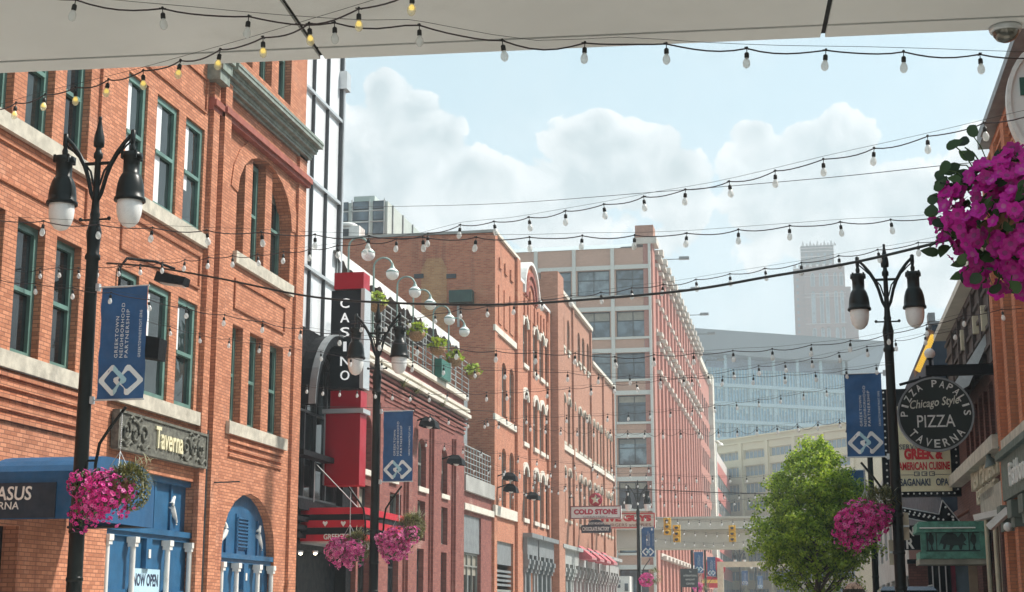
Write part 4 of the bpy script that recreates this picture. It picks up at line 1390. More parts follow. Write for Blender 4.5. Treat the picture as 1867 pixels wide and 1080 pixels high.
# weeds in the ledge
for i, (x, y) in enumerate([(735, 700), (758, 712), (806, 735)]):
    q = onX(x, y+6, -13.3)
    w_ = thing('weed', ['small', 'taller', 'smallest'][i]+' green weed growing from the brick ledge', 'plant', q)
    mb = MB()
    for k in range(26): blade(mb, q+Vector((0, random.uniform(-.15, .15), 0)), (random.uniform(-.2, .8), random.uniform(-.7, .7), random.uniform(.2, 1)), random.uniform(.2, .5), .05, .35)
    part('leaves', mb, LEAFY, w_)
    mb = MB(); mb.tube([q-Vector((0, 0, .05)), q+Vector((.05, 0, .2))], .012, 4); part('stem', mb, BARK, w_)
# green panel on the terrace ledge
gp = thing('utility_box', 'dark green box with pale edge on the terrace ledge', 'box', FL.p(FL.u(810, 700), zt, 0))
u_, z_ = FL.h(806, 690, .1)
mb = MB(); FL.box(mb, u_-.9, u_+.5, zt+.05, zt+.75, .02, .3); part('body', mb, mat('dark_green_paint', (.02, .13, .1), .5), gp)
mb = MB(); FL.box(mb, u_+.51, u_+.58, zt+.05, zt+.8, .02, .32); part('pale_edge', mb, GALV, gp)
# wall lamps
def wall_lamp(px, py, lab, X=-12.9):
    q = onX(px, py, X); t = thing('wall_lamp', lab, 'lamp', q, 'black hooded wall lamps')
    mb = MB(); mb.tube([(-13.5, q.y, q.z+.1), (q.x-.1, q.y, q.z+.25), (q.x, q.y, q.z+.2)], .03, 6); part('arm', mb, BLACKM, t)
    mb = MB()
    vs = []
    for a, z, w_, l in ((0, .24, .10, .12), (1, .1, .26, .3), (2, -.08, .3, .36)):
        vs += [(q.x-w_, q.y-l, q.z+z), (q.x+w_, q.y-l, q.z+z-.03*a), (q.x+w_, q.y+l, q.z+z-.03*a), (q.x-w_, q.y+l, q.z+z)]
    mb.mesh(vs, [(0, 1, 2, 3)]+[(4*j+k, 4*j+(k+1) % 4, 4*j+4+(k+1) % 4, 4*j+4+k) for j in range(2) for k in range(4)])
    part('hood', mb, BLACKM, t)
    mb = MB(); mb.sphere((q.x, q.y, q.z-.06), (.12, .12, .1), 8, 6); part('bulb', mb, GLOBE, t)
wall_lamp(783, 774, 'black hooded wall lamp above the first arched window of the purple brick wall')
wall_lamp(832, 842, 'black hooded wall lamp beside the small grey balcony')
wall_lamp(931, 872, 'upper black hooded wall lamp on the tall orange brick facade')
wall_lamp(932, 893, 'lower black hooded wall lamp on the tall orange brick facade')
wall_lamp(973, 907, 'black hooded wall lamp between white hooded windows')
mb = MB()
q = onX(858, 750, -13.0)

# ------------------------------------------------------------------ tall weathered orange brick building
def pil(mb, F, a, b, z0, z1, d, d0=0.): F.box(mb, a, b, z0, z1, d0, d)
C = thing('brick_building', 'tall weathered orange brick building with blank side wall above the terrace', 'building', (-13.5, 69, 0))
c0, c1 = 66.15, 72.1
zC = FL.z(906, 431)
colC = ui(700, [(902.5, 907.5), (915, 923), (929, 937)])
zr = [(FL.z(918, 761), FL.z(918, 661)), (FL.z(917, 924), FL.z(917, 817)), ]
opsC = [op(a, b, z0, z1, .35) for z0, z1 in zr for a, b in colC]
gC = op(66.6, 70.9, .2, 4.6)
mb = MB()
wall(mb, FL, c0, c1, 0, zC, opsC+[gC], rev=.28)
shell(mb, FL, c0, c1, 0, zC, 24)
mb.poly([FL.p(c0, zC-.1, 0), FL.p(c1, zC-.1, 0), FL.p(c1, zC-.1, -24), FL.p(c0, zC-.1, -24)])
pil(mb, FL, c0, 66.75, 0, zC, .07); pil(mb, FL, 71.3, c1, 0, zC, .14)
zp0, zp1 = FL.z(925, 575), FL.z(925, 500)
for a, b in ((67.2, 67.9), (68.5, 69.3), (69.9, 70.8)):
    pil(mb, FL, a, b, FL.z(920, 600), zC-2.2, .05)
    pil(mb, FL, a+.1, b-.1, zC-1.4, zC-.9, .08)
part('wall', mb, BRICK_C, C)
mb = MB()
for (x, y) in ((897, 589), (897, 752)):
    z = FL.z(x, y); pil(mb, FL, c0-.05, c1, z-.28, z, .1)
    part('stone_band', mb, STONEW, C); mb = MB()
z = FL.z(897, 920); pil(mb, FL, c0-.05, c1, z-.45, z, .13)
part('stone_band', mb, STONEW, C); mb = MB()
pil(mb, FL, c0-.05, c1, zC, zC+.14, .12, -.6)
part('stone_band', mb, STONEW, C)
mb = MB(); mb.box(-36, -13.45, c0-.08, c0+.35, zC, zC+.12); part('coping', mb, CONCG, C)
# patched old opening and iron plates on the side wall
def side(px, py): return onY(px, py, c0)
p0, p1 = side(768, 545), side(815, 490)
mb = MB(); mb.box(p0.x, p1.x, c0-.025, c0, side(790, 620).z, p1.z)
mb.prism([(p0.x, c0, p1.z), (p1.x, c0, p1.z), (p1.x-.25, c0, p1.z+.5), (p0.x+.25, c0, p1.z+.5)], (0, -.025, 0)); part('bricked_up_window', mb, brick('yellow_brown_brick', (.42, .21, .10), (.56, .32, .16), (.44, .32, .22), stain=(.3, .14, .08), stainamt=.5), C)
mb = MB()
for px, py in ((764, 504), (823, 504)):
    q = side(px, py); mb.box(q.x-.22, q.x+.22, c0-.06, c0, q.z-.1, q.z+.1)
part('iron_plate', mb, DKF, C)
for o in opsC: window(C, FL, o, rec=.2, fw=.09, fm=GREYF, gm=GLASSB)
mb = MB(); FL.box(mb, gC['u0'], gC['u1'], 3.6, 4.6, -.2, -.1)
for k in range(4): FL.box(mb, gC['u0']+.3, gC['u1']-.5, 3.0+.2*k-.35, 3.1+.2*k-.35, -.2, -.02)
part('vent_louvre', mb, GREYM, C)
window(C, FL, op(gC['u0'], gC['u1'], .2, 2.5), rec=.15, fw=.1, fm=GREYF, mull=3, rail=False, trans=(1.9,))
q = side(845, 545)
fb = thing('vent_box', 'dark green vent box on the blank orange side wall', 'vent', (q.x, c0, q.z))
mb = MB(); mb.box(q.x-.55, q.x+.5, c0-.55, c0-.03, q.z-.25, q.z+.3); part('casing', mb, mat('vent_green', (.03, .07, .06), .5), fb)
mb = MB(); mb.tube([(q.x-.2, c0-.2, q.z-.25), (q.x-.2, c0-.1, q.z-1.3)], .06, 8); part('pipe', mb, GALV, fb)
# glazed penthouse on the roof
PH = thing('rooftop_penthouse', 'pale green glazed penthouse on the roof of the weathered brick building', 'penthouse', (-20, 72, zC))
yp = 68.5
h0, h1 = onY(614, 430, yp), onY(707, 367, yp)
hx0, hx1, hz1 = h0.x-1.2, h1.x, h1.z
mb = MB(); mb.box(hx0, hx1, yp, yp+14, zC, hz1); part('wall', mb, mat('pale_green_cladding', (.42, .48, .45), .6, var=.05), PH)
mb = MB(); q0, q1 = onY(643, 367, yp), onY(681, 355, yp); mb.box(q0.x, q1.x, yp+.2, yp+4, hz1+.005, q1.z); part('plant_box', mb, mat('pale_green_cladding_top', (.46, .52, .49), .6, var=.05), PH)
cols_ = [(619, 634), (644, 671), (681, 701)]
for a, b in cols_:
    xa, xb = onY(a, 395, yp).x, onY(b, 395, yp).x
    zA = [onY(660, y, yp).z for y in (428, 405, 402, 384, 381, 369)]
    for z0_, z1_ in ((zA[0], zA[1]), (zA[2], zA[3]), (zA[4], zA[5])):
        w_ = part('window', (lambda m_: (m_.box(xa-.03, xb+.03, yp-.03, yp-.002, z0_-.03, z1_+.03), m_)[1])(MB()), DKF, PH)
        mb = MB(); mb.poly([(xa, yp-.034, z0_), (xb, yp-.034, z0_), (xb, yp-.034, z1_), (xa, yp-.034, z1_)]); part('pane', mb, GLASSB, w_)
mb = MB()
for k in range(7): mb.box(hx1+.005, hx1+.06, yp+.8+k*1.9, yp+.9+k*1.9, zC, hz1)
part('cladding_rib', mb, GREYM, PH)
mb = MB()
for y in (405, 385):
    z = onY(660, y, yp-1.2).z; mb.tube([(hx0, yp-1.2, z), (hx1+.2, yp-1.2, z)], .03, 5)
for px in (641, 673, 700): x = onY(px, 400, yp-1.2).x; mb.tube([(x, yp-1.2, zC), (x, yp-1.2, hz1-.2)], .03, 5)
part('guard_rail', mb, GALV, PH)
ac = thing('rooftop_unit', 'small white air unit on the brick roof beside the glass tower', 'air unit', onY(632, 425, 66.8))
q = onY(632, 421, 66.8); mb = MB(); mb.box(q.x-.7, q.x+.7, 66.5, 67.4, zC+.1, q.z+.15); mb.lathe([(.5, 0), (.55, .1), (.4, .2), (0, .22)], (q.x, 66.9, q.z+.14), 14); part('body', mb, WHITEF, ac); mb = MB(); mb.box(q.x-.2, q.x+.2, 66.46, 66.499, zC+.2, q.z); part('grille', mb, DKF, ac)

# ------------------------------------------------------------------ gabled red brick building
D = thing('brick_building', 'red brick building with an arched gable and white window hoods', 'building', (-13.5, 76.5, 0))
d0_, d1_ = 72.1, 81.0
zD = FL.z(985, 557)
colD = ui(650, [(953, 961), (972, 979.5), (983.5, 990.5), (994, 1001)])
zd = [(FL.z(957, 665), FL.z(957, 581)), (FL.z(955, 806), FL.z(955, 713)), (FL.z(955, 945), FL.z(955, 850))]
opsD = [op(a, b, z0, z1, .45) for z0, z1 in zd for a, b in colD]
sD = [op(72.9, 75.3, .2, 4.3), op(76.2, 80.2, .2, 4.3)]
mb = MB()
wall(mb, FL, d0_, d1_, 0, zD, opsD+sD, rev=.28)
shell(mb, FL, d0_, d1_, 0, zD, 20)
for a, b in ((72.1, 72.7), (74.9, 75.35), (80.4, 81.0)): pil(mb, FL, a, b, 0, zD, .14)
uA, uB = FL.u(952, 540), FL.u(978, 560)
uc = (uA+uB)/2; ra = (uB-uA)/2
zs = FL.z(965, 548); zt_ = FL.z(966, 487)
n_ = 16
for d_, k_ in ((.02, 1.), (.10, .82), (.16, .62)):
    pass
ga = [(uc+ra*math.cos(PI*k/n_), zs+(zt_-zs)*math.sin(PI*k/n_)) for k in range(n_+1)]
mb.prism([FL.p(u, z, .04) for u, z in ga], FL.n*-2.2)
for k in range(9):
    u = d0_+.4+k*.95
    pil(mb, FL, u, u+.45, zD-1.5, zD-.6, .12)
part('wall', mb, BRICK_D, D)
mb = MB()
for r_, d_ in ((.8, .12), (.55, .08)):
    for k in range(n_):
        t0, t1 = PI*k/n_, PI*(k+1)/n_
        c = [FL.p(uc+ra*f*math.cos(t), zs+(zt_-zs)*f*math.sin(t), .041) for t, f in ((t0, r_), (t1, r_), (t1, r_-.12), (t0, r_-.12))]
        mb.hexa([Vector(x) for x in c]+[Vector(x)+FL.n*d_ for x in c])
part('gable_arch', mb, BRICK_S, D)
mb = MB()
for k in range(n_):
    t0, t1 = PI*k/n_, PI*(k+1)/n_
    c = [FL.p(uc+ra*f*math.cos(t), zs+(zt_-zs)*f*math.sin(t), .2) for t, f in ((t0, 1.0), (t1, 1.0), (t1, 1.09), (t0, 1.09))]
    mb.hexa([Vector(x) for x in c]+[Vector(x)-FL.n*2.4 for x in c])
pil(mb, FL, d0_, uA, zD, zD+.15, .15, -.5); pil(mb, FL, uB, d1_, zD, zD+.15, .15, -.5)
part('white_coping', mb, WHITEF, D)
for o in opsD: window(D, FL, o, rec=.2, fw=.09, fm=GREYF, gm=GLASSB, hood=.22, sill=.2, sillm=STONEW)
# ------------------------------------------------------------------ brown brick building with narrow windows
E_ = thing('brick_building', 'brown brick building with rows of narrow arched windows and white coping', 'building', (-13.5, 89, 0))
e0, e1 = 81.0, 97.6
zE = FL.z(1048, 570)
colE = ui(615, [(1024, 1029), (1034, 1038.5), (1042.5, 1047), (1053, 1057.5), (1061, 1065.5), (1069.5, 1073.5)])
r1 = (FL.z(1026, 604), FL.z(1026, 572))
r1 = (FL.z(1026, 606), FL.z(1026, 570)-0)
r1 = (FL.z(1036, 640), FL.z(1026, 572))
z2 = (FL.z(1030, 806), FL.z(1030, 722)); z3 = (FL.z(1028, 946), FL.z(1028, 852))
opsE = [op(a, b, z0, z1, .4) for z0, z1 in (r1, z2, z3) for a, b in colE]
sE = [op(a, a+4.6, .2, 4.2) for a in (82.6, 87.9, 92.6)]
mb = MB()
wall(mb, FL, e0, e1, 0, zE, opsE+sE, rev=.25)
shell(mb, FL, e0+.03, e1, 0, zE, 18)
pil(mb, FL, e0, 83.0, 0, zE+.4, .55, -.4)
for u in (89.5, 97.2): pil(mb, FL, u, u+.4, 0, zE, .12)
part('wall', mb, BRICK_E, E_)
mb = MB()
pil(mb, FL, 83.0, e1, zE, zE+.22, .2, -.4)
zb_ = FL.z(1021, 806); pil(mb, FL, 83.0, e1, zb_-.3, zb_, .1)
for u in range(9): pil(mb, FL, 83.2+u*1.6, 83.6+u*1.6, r1[0]-.4, r1[0]-.2, .08)
part('stone_band', mb, STONEW, E_)
for o in opsE: window(E_, FL, o, rec=.18, fw=.07, fm=GREYF, gm=GLASSB, hood=.12 if o['z1'] < 14 else None, hoodm=STONE, sill=.16, sillm=STONE)
Fb = thing('brick_building', 'lowest brown brick building at the end of the brick row', 'building', (-13.5, 103, 0))
f0, f1 = 97.6, 109.2
zF = FL.z(1100, 690)
colF = [(98.4+k*1.75, 99.15+k*1.75) for k in range(6)]
opsF = [op(a, b, z0, z1, .4) for z0, z1 in (z2, z3) for a, b in colF]
sF = [op(a, a+4.4, .2, 4.2) for a in (98.4, 103.8)]
mb = MB()
wall(mb, FL, f0, f1, 0, zF, opsF+sF, rev=.25)
shell(mb, FL, f0, f1, 0, zF, 18)
for u in (103.3, 108.8): pil(mb, FL, u, u+.4, 0, zF+.3, .12)
part('wall', mb, BRICK_E, Fb)
mb = MB(); pil(mb, FL, f0, f1, zF, zF+.2, .2, -.4); pil(mb, FL, f0, f1, zb_-.3, zb_, .1); part('stone_band', mb, STONEW, Fb)
for o in opsF: window(Fb, FL, o, rec=.18, fw=.07, fm=GREYF, gm=GLASSB, hood=.12, hoodm=STONE, sill=.16, sillm=STONE)
# old timber and iron shop fronts along the row
def old_shop(bld, o, colr, awn=None):
    mb = MB()
    n_ = 2 if o['u1']-o['u0'] < 3 else 3
    FL.box(mb, o['u0']-.25, o['u1']+.25, o['z1']-.1, o['z1']+.7, .0, .35); FL.box(mb, o['u0']-.35, o['u1']+.35, o['z1']+.7, o['z1']+.9, .0, .6)
    for k in range(n_+1):
        u = o['u0']+(o['u1']-o['u0'])*k/n_
        FL.box(mb, u-.16, u+.16, 0, o['z1']-.1, -.2, .22)
        for j, (a, d) in enumerate(((.0, .36), (.22, .44), (.44, .38), (.62, .3))): FL.box(mb, u-.2, u+.2, o['z1']-.32-a, o['z1']-.1-a, .0, d)
    w_ = part('shop_front', mb, colr, bld)
    mb = MB()
    for k in range(n_):
        ua, ub = o['u0']+(o['u1']-o['u0'])*k/n_+.16, o['u0']+(o['u1']-o['u0'])*(k+1)/n_-.16
        mb.poly([FL.p(ua, .6, -.15), FL.p(ub, .6, -.15), FL.p(ub, o['z1']-.1, -.15), FL.p(ua, o['z1']-.1, -.15)])
    part('pane', mb, GLASS, w_)
    if awn:
        mb = MB()
        for k in range(n_):
            u = o['u0']+(o['u1']-o['u0'])*(k+.5)/n_
            FL.box(mb, u-.5, u+.5, .2, o['z1']-.7, -.14, -.05)
        part('red_door', mb, awn, w_)
for o in sD: old_shop(D, o, GREYM)
for i, o in enumerate(sE): old_shop(E_, o, mat('grey_iron_front', (.34, .36, .35), .6), None if i == 0 else PINKR)
for o in sF: old_shop(Fb, o, mat('grey_iron_front_b', (.34, .34, .33), .6), PINKR)
for i, u in enumerate((90.5, 94.0, 97.2, 100.6)):
    aw = thing('shop_awning', ['first', 'second', 'third', 'fourth'][i]+' faded red awning from the left above the old shop fronts', 'awning', FL.p(u, 4.6, .4), 'faded red shop awnings')
    mb = MB()
    a, b = u-1.0, u+1.0
    mb.hexa([FL.p(a, 4.5, .3), FL.p(b, 4.5, .3), FL.p(b, 4.5, 1.1), FL.p(a, 4.5, 1.1), FL.p(a, 5.3, .3), FL.p(b, 5.3, .3), FL.p(b, 4.65, 1.1), FL.p(a, 4.65, 1.1)])
    part('canvas', mb, PINKR, aw)
    mb = MB()
    for k in range(4): FL.box(mb, a+.22+k*.48, a+.3+k*.48, 4.49, 4.62, 1.101, 1.12)
    part('stripe', mb, WHITEF, aw)
# projecting signs
def board(px0, px1, y0, y1, Y, t=.2):
    a, b = onY(px0, y1, Y), onY(px1, y0, Y)
    return a.x, b.x, a.z, b.z
x0, x1, z0, z1 = board(1040, 1132, 922, 946.5, 88)
s1 = thing('projecting_sign', 'white projecting sign with red lettering COLD STONE', 'sign', (x0, 88, z0))
mb = MB(); mb.box(x0, x1, 88, 88.25, z0, z1); part('board', mb, mat('white_sign_face', (.74, .73, .72), .5, var=.03), s1)
mb = MB(); frame_strip(mb, Fac(0, 88, 1, 0, 0, -1), x0, x1, z0, z1, .05, 0, .03); part('border', mb, mat('dark_red_border', (.22, .02, .03), .5), s1)
mb = MB(); text(mb, 'COLD STONE', ((x0+x1)/2, 88, z0+(z1-z0)*.33), (1, 0, 0), (0, 0, 1), w=(x1-x0)*.86, h=(z1-z0)*.42, depth=.03, bold=.05); part('lettering', mb, mat('crimson_letters', (.42, .01, .05), .5), s1)
mb = MB(); text(mb, 'CREAMERY', ((x0+x1)/2, 88, z0+(z1-z0)*.10), (1, 0, 0), (0, 0, 1), w=(x1-x0)*.5, h=(z1-z0)*.11, depth=.02); part('small_lettering', mb, GREYM, s1)
mb = MB(); mb.tube([(x0+.2, 88.12, z1), (x0+.2, 88.12, z1+.5), (-13.5, 88.12, z1+.5)], .04, 6); part('bracket', mb, BLACKM, s1)
c = onY(1086, 911, 88)
em = thing('round_emblem', 'round red emblem with pale star above the white projecting sign', 'sign', c)
mb = MB(); mb.lathe([(0, -.0), (.38, 0), (.38, .12), (0, .12)], (0, 0, 0), 20)
mb.v = [(c.x+x, c.y+z, c.z+y) for x, y, z in mb.v]; part('disc', mb, mat('emblem_red', (.45, .03, .06), .5), em)
mb = MB(); mb.prism([(c.x+(.3 if k % 2 == 0 else .13)*math.sin(PI*k/5), c.y, c.z+(.3 if k % 2 == 0 else .13)*math.cos(PI*k/5)) for k in range(10)], (0, -.04, 0)); part('star', mb, CREAMT, em)
x0, x1, z0, z1 = board(1095, 1194, 935, 964, 100)
s2 = thing('projecting_sign', 'cream projecting sign with bold red lettering FIVE GUYS', 'sign', (x0, 100, z0))
mb = MB(); mb.box(x0-.4, x1, 100, 100.3, z0, z1); part('board', mb, mat('cream_white_face', (.72, .66, .56), .5, var=.03), s2)
mb = MB(); frame_strip(mb, Fac(0, 100, 1, 0, 0, -1), x0-.4, x1, z0, z1, .07, 0, .03); part('border', mb, REDT, s2)
mb = MB(); text(mb, 'FIVE GUYS', ((x0+x1)/2-.1, 100, z0+(z1-z0)*.44), (1, 0, 0), (0, 0, 1), w=(x1-x0)*.92, h=(z1-z0)*.42, depth=.03, bold=.07); part('lettering', mb, REDT, s2)
mb = MB(); text(mb, 'BURGERS and FRIES', ((x0+x1)/2, 100, z0+(z1-z0)*.12), (1, 0, 0), (0, 0, 1), w=(x1-x0)*.85, h=(z1-z0)*.2, depth=.02); part('small_lettering', mb, mat('brown_letters', (.25, .07, .05), .5), s2)
x0, x1, z0, z1 = board(1060, 1113, 957, 972, 92)
s3 = thing('projecting_sign', 'small navy sign reading CHOCOLATE FACTORY with arched top', 'sign', (x0, 92, z0))
mb = MB(); mb.box(x0, x1, 92, 92.2, z0, z1); n_ = 12; cx = (x0+x1)/2
mb.prism([(cx+.62*math.cos(PI*k/n_)*(x1-x0)*.5/.8*.72, 92, z1-.01+.34*math.sin(PI*k/n_)) for k in range(n_+1)], (0, .2, 0)); part('board', mb, mat('navy_sign', (.012, .016, .035), .5), s3)
mb = MB(); text(mb, 'CHOCOLATE FACTORY', (cx, 92, z0+.12), (1, 0, 0), (0, 0, 1), w=(x1-x0)*.92, h=(z1-z0)*.5, depth=.02, bold=.02); text(mb, 'ROCKY MOUNTAIN', (cx, 92, z1+.02), (1, 0, 0), (0, 0, 1), w=(x1-x0)*.5, h=.13, depth=.02); part('lettering', mb, WHITET, s3)
mb = MB(); mb.tube([(x0, 92.1, z1-.1), (-13.5, 92.1, z1-.1)], .04, 6); part('bracket', mb, BLACKM, s3)

# ------------------------------------------------------------------ big corner office block
Gb = thing('office_block', 'large seven storey brick office block with white frames and rows of windows', 'building', (-13.5, 140, 0))
YG = 140.0
FG = Fac(0, YG, 1, 0, 0, -1)
xc = -13.4
def gz(y, x=1150): return onY(x, y, YG).z
def gx(x, y=560): return onY(x, y, YG).x
tops = [491, 566.5, 641.5, 719, 796, 878]
bots = [537, 613, 689.5, 767, 850, 926]
zt6 = [gz(t) for t in tops]; zb6 = [gz(b) for b in bots]
dz = (zt6[0]-zt6[5])/5; hw_ = sum(a-b for a, b in zip(zt6, zb6))/6
rowsG = [(zt6[0]-k*dz-hw_, zt6[0]-k*dz) for k in range(9)]
wx0, wx1 = gx(1123.5), gx(1183); bay = gx(1123.5)-gx(1053)
zpar = gz(452)
opsG = [op(wx0-bay*k, wx1-bay*k, z0, z1) for k in range(5) for z0, z1 in rowsG if z0 > 1]
xl = wx0-bay*5
mb = MB()
wall(mb, FG, xl, xc-.9, 0, zpar, opsG, rev=.35)
mb.poly([(xl, YG+75, 0), (xl, YG+75, zpar), (xl, YG, zpar), (xl, YG, 0)])
part('front_wall', mb, BRICK_GP, Gb)
mb = MB()
wcol = (wx0-(wx1-bay))
for k in range(6):
    x = wx1-bay*k+wcol/2 if k else None
    if k: FG.box(mb, x-wcol*.28, x+wcol*.28, 0, zpar, 0, .22)
FG.box(mb, wx1+.25, xc-.4, 0, zpar+.3, -.2, .3)
for z0, z1 in rowsG:
    if z0 < 1: continue
    FG.box(mb, xl, wx1+.25, z1+.02, z1+.42, .0, .12)
    for k in range(5): FG.box(mb, wx0-bay*k-.1, wx1-bay*k+.1, z0-.22, z0-.005, -.2, .14)
part('white_frame', mb, mat('white_render', (.62, .61, .57), .8, var=.05, scale=.3), Gb)
for o in opsG: window(Gb, FG, o, rec=.3, fw=.1, fm=DKF, gm=GLASSB, mull=1, rail=False, trans=(o['z1']-.9,))
mb = MB()
c = [(xl, YG-.1, zpar), (xc-1.5, YG-.1, zpar), (xc-1.5, YG+5, zpar+1.6), (xl, YG+5, zpar+1.6)]
mb.poly(c); mb.poly([c[3], c[2], (xc-1.5, YG+60, zpar+1.6), (xl, YG+60, zpar+1.6)]); mb.poly([c[1], (xc-1.5, YG+60, zpar), (xc-1.5, YG+60, zpar+1.6), c[2]])
part('roof', mb, ROOFG, Gb)
# pilastered street side
FS = Fac(xc, 0, 0, 1, 1, 0)
zS = onX(1202, 428, xc).z
yE = 203.0
ztop = gz(448, 1192)
mb = MB()
wall(mb, FS, YG, yE, 0, ztop, [], d=-.5)
FS.box(mb, YG-.0, YG+2.2, 0, ztop+.2, -.88, .0)
n_ = 15
stp = (yE-YG-3)/n_
for k in range(n_):
    y = YG+3.2+stp*k
    FS.box(mb, y, y+1.5, 0, ztop-.6, -.5, .1)
    FS.box(mb, y+2.3, y+2.9, 0, ztop-1.5, -.5, -.1)
mb.poly([FS.p(YG, ztop, 0), FS.p(yE, ztop, 0), FS.p(yE, ztop, -3), FS.p(YG, ztop, -3)])
part('side_wall', mb, BRICK_G, Gb)
mb = MB()
lev = [ztop-.5, ztop-1.6]
za_ = onX(1198, 606, xc).z; zb_2 = onX(1200, 676, xc).z; zlow = onX(1210, 1015, xc).z
for k in range(n_):
    y = YG+3.2+stp*k
    for z, d in ((ztop-.3, .55), (ztop-1.0, .3), (za_, .5), (za_-.9, .25), (zb_2, .35), (zlow, .5), (ztop-4.5, .22)):
        FS.box(mb, y-.1, y+1.6, z-.35, z, -.5, d)
    FS.box(mb, y+.1, y+1.4, ztop-.2, ztop+.35, -.4, .7)
for z, d in ((ztop-.05, .35), (za_+.1, .1), (zlow+.1, .15)): FS.box(mb, YG+2.2, yE, z-.2, z+.1, -.5, d)
FS.box(mb, YG-.15, YG+2.3, ztop+.2, ztop+.8, -1.8, .4)
part('stone_capital', mb, mat('pale_capital_stone', (.58, .52, .46), .8, var=.12, scale=1), Gb)
mb = MB(); FS.box(mb, YG-.05, YG+2.0, ztop+.8, ztop+2.0, -1.6, .1); part('corner_pier', mb, BRICK_E, Gb)
mb = MB()
for k in range(n_):
    y = YG+3.2+stp*k
    for j in range(9): FS.box(mb, y+1.55, y+2.25, 1.5+j*3.75, 4.2+j*3.75, -.499, -.45)
part('side_window', mb, GLASSB, Gb)
mb = MB(); wall(mb, FS, yE, 226, 0, ztop-1.0, [op(yE+1.5+k*4.5, yE+4.5+k*4.5, 2+j*3.75, 4.6+j*3.75) for k in range(5) for j in range(8)], rev=.3, d=-.25); shell(mb, FS, yE, 226, 0, ztop-1, 30, d=-.25, sides=(0, 1)); part('rear_wing', mb, BRICK_G, Gb)
mb = MB(); FS.box(mb, yE, 226, ztop-1.0, ztop-.2, -.4, .15); FS.box(mb, 225.4, 229, 0, ztop+.6, -14, .3); part('white_end_pier', mb, STONEW, Gb)
mb = MB(); mb.poly([FS.p(yE+.5, 1, -.54), FS.p(225, 1, -.54), FS.p(225, ztop-1.5, -.54), FS.p(yE+.5, ztop-1.5, -.54)]); part('rear_glazing', mb, GLASSB, Gb)
for i, y in enumerate((150, 165, 180, 193, 214)):
    fl_ = thing('roof_flood_light', ['nearest', 'second', 'third', 'fourth', 'farthest'][i]+' slim flood light arm on the office block cornice', 'light', FS.p(y, ztop, 0), 'flood light arms on the cornice')
    mb = MB(); mb.tube([FS.p(y, ztop+.4, 0), FS.p(y, ztop+.9, .2), FS.p(y, ztop+.9, 1.7)], .05, 6); part('arm', mb, DKF, fl_)
    mb = MB(); FS.box(mb, y-.25, y+.25, ztop+.85, ztop+1.1, 1.7, 2.7); part('lamp_head', mb, GREYM, fl_)
mb = MB(); x0, x1 = gx(1123), gx(1147); mb.box(x0, x1, YG-3, YG-.01, 0, gz(1052)); 
vb = thing('entrance_kiosk', 'white kiosk with small dark windows at the foot of the office block', 'kiosk', (x0, YG-3, 0))
part('body', mb, WHITEF, vb)
mb = MB()
for a, b, c_, d_ in ((1126, 1131, 1057, 1063), (1126, 1131, 1066, 1072), (1139, 1145, 1064, 1078)):
    p, q = onY(a, d_, YG-3.02), onY(b, c_, YG-3.02); mb.box(p.x, q.x, YG-3.05, YG-3.001, p.z, q.z)
part('window', mb, GLASSB, vb)

# ------------------------------------------------------------------ elevated guideway across the street
gd = thing('elevated_guideway', 'pale concrete elevated guideway crossing the street beyond the brick row', 'bridge', (-5, 121, 6))
yG = 120.
gzb, gzm, gzt = onY(1290, 999, yG).z, onY(1290, 966, yG).z, onY(1290, 947, yG).z
mb = MB(); mb.box(-46, 40, yG, yG+4.2, gzb, gzm); part('girder', mb, CONCP, gd)
mb = MB(); mb.box(-46, 40, yG-.5, yG+4.7, gzm+.003, gzt); mb.box(-46, 40, yG-.62, yG-.4, gzt+.002, gzt+.18); part('parapet', mb, CONCP, gd)
for i, x in enumerate((-30, 10)):
    mb = MB(); mb.lathe([(1.0, 0), (1.0, gzb-1.5), (1.7, gzb-.01)], (x, yG+2.1, 0), 20); part('column', mb, CONCP, gd)

# ------------------------------------------------------------------ far buildings
def far_windows(bld, F, us, zs, m, name='window', fm=None):
    """rows of small recessed windows; every window is its own part"""
    for u0, u1 in us:
        for z0, z1 in zs:
            mb = MB(); F.box(mb, u0, u1, z0, z1, -.05, .06); part(name, mb, m, bld)

# red and white banded block
Kb = thing('striped_block', 'low red and white striped block with window bands beyond the guideway', 'building', (-13, 240, 0))
FK = Fac(-13.4, 0, 0, 1, 1, 0)
y0k = 233.
zk = onX(1311, 820, -13.4).z
zkt = onY(1305, 818, y0k).z
mb = MB(); mb.box(-28, -13.4, y0k, y0k+75, 0, zkt); part('wall', mb, mat('pinkish_white_render', (.6, .55, .52), .8), Kb)
mb = MB()
for k in range(8):
    z = zkt-1.6-3.9*k
    mb.box(-27.8, -13.45-1.2, y0k-.06, y0k-.002, z-1.7, z)
    FK.box(mb, y0k+1.2, y0k+74, z-1.9, z, .002, .08)
part('red_band', mb, mat('far_red_panel', (.45, .13, .11), .8), Kb)
mb = MB()
for k in range(7):
    z = zkt-3.55-3.9*k
    for j in range(14): FK.box(mb, y0k+2+j*5.1, y0k+5.6+j*5.1, z-1.9, z, .002, .05)
    part('window_band', mb, GLASSB, Kb); mb = MB()
mb = MB(); mb.box(-14.2, -13.2, y0k-.3, y0k+1.0, 0, zkt+.8); part('corner_pier', mb, WHITEF, Kb)
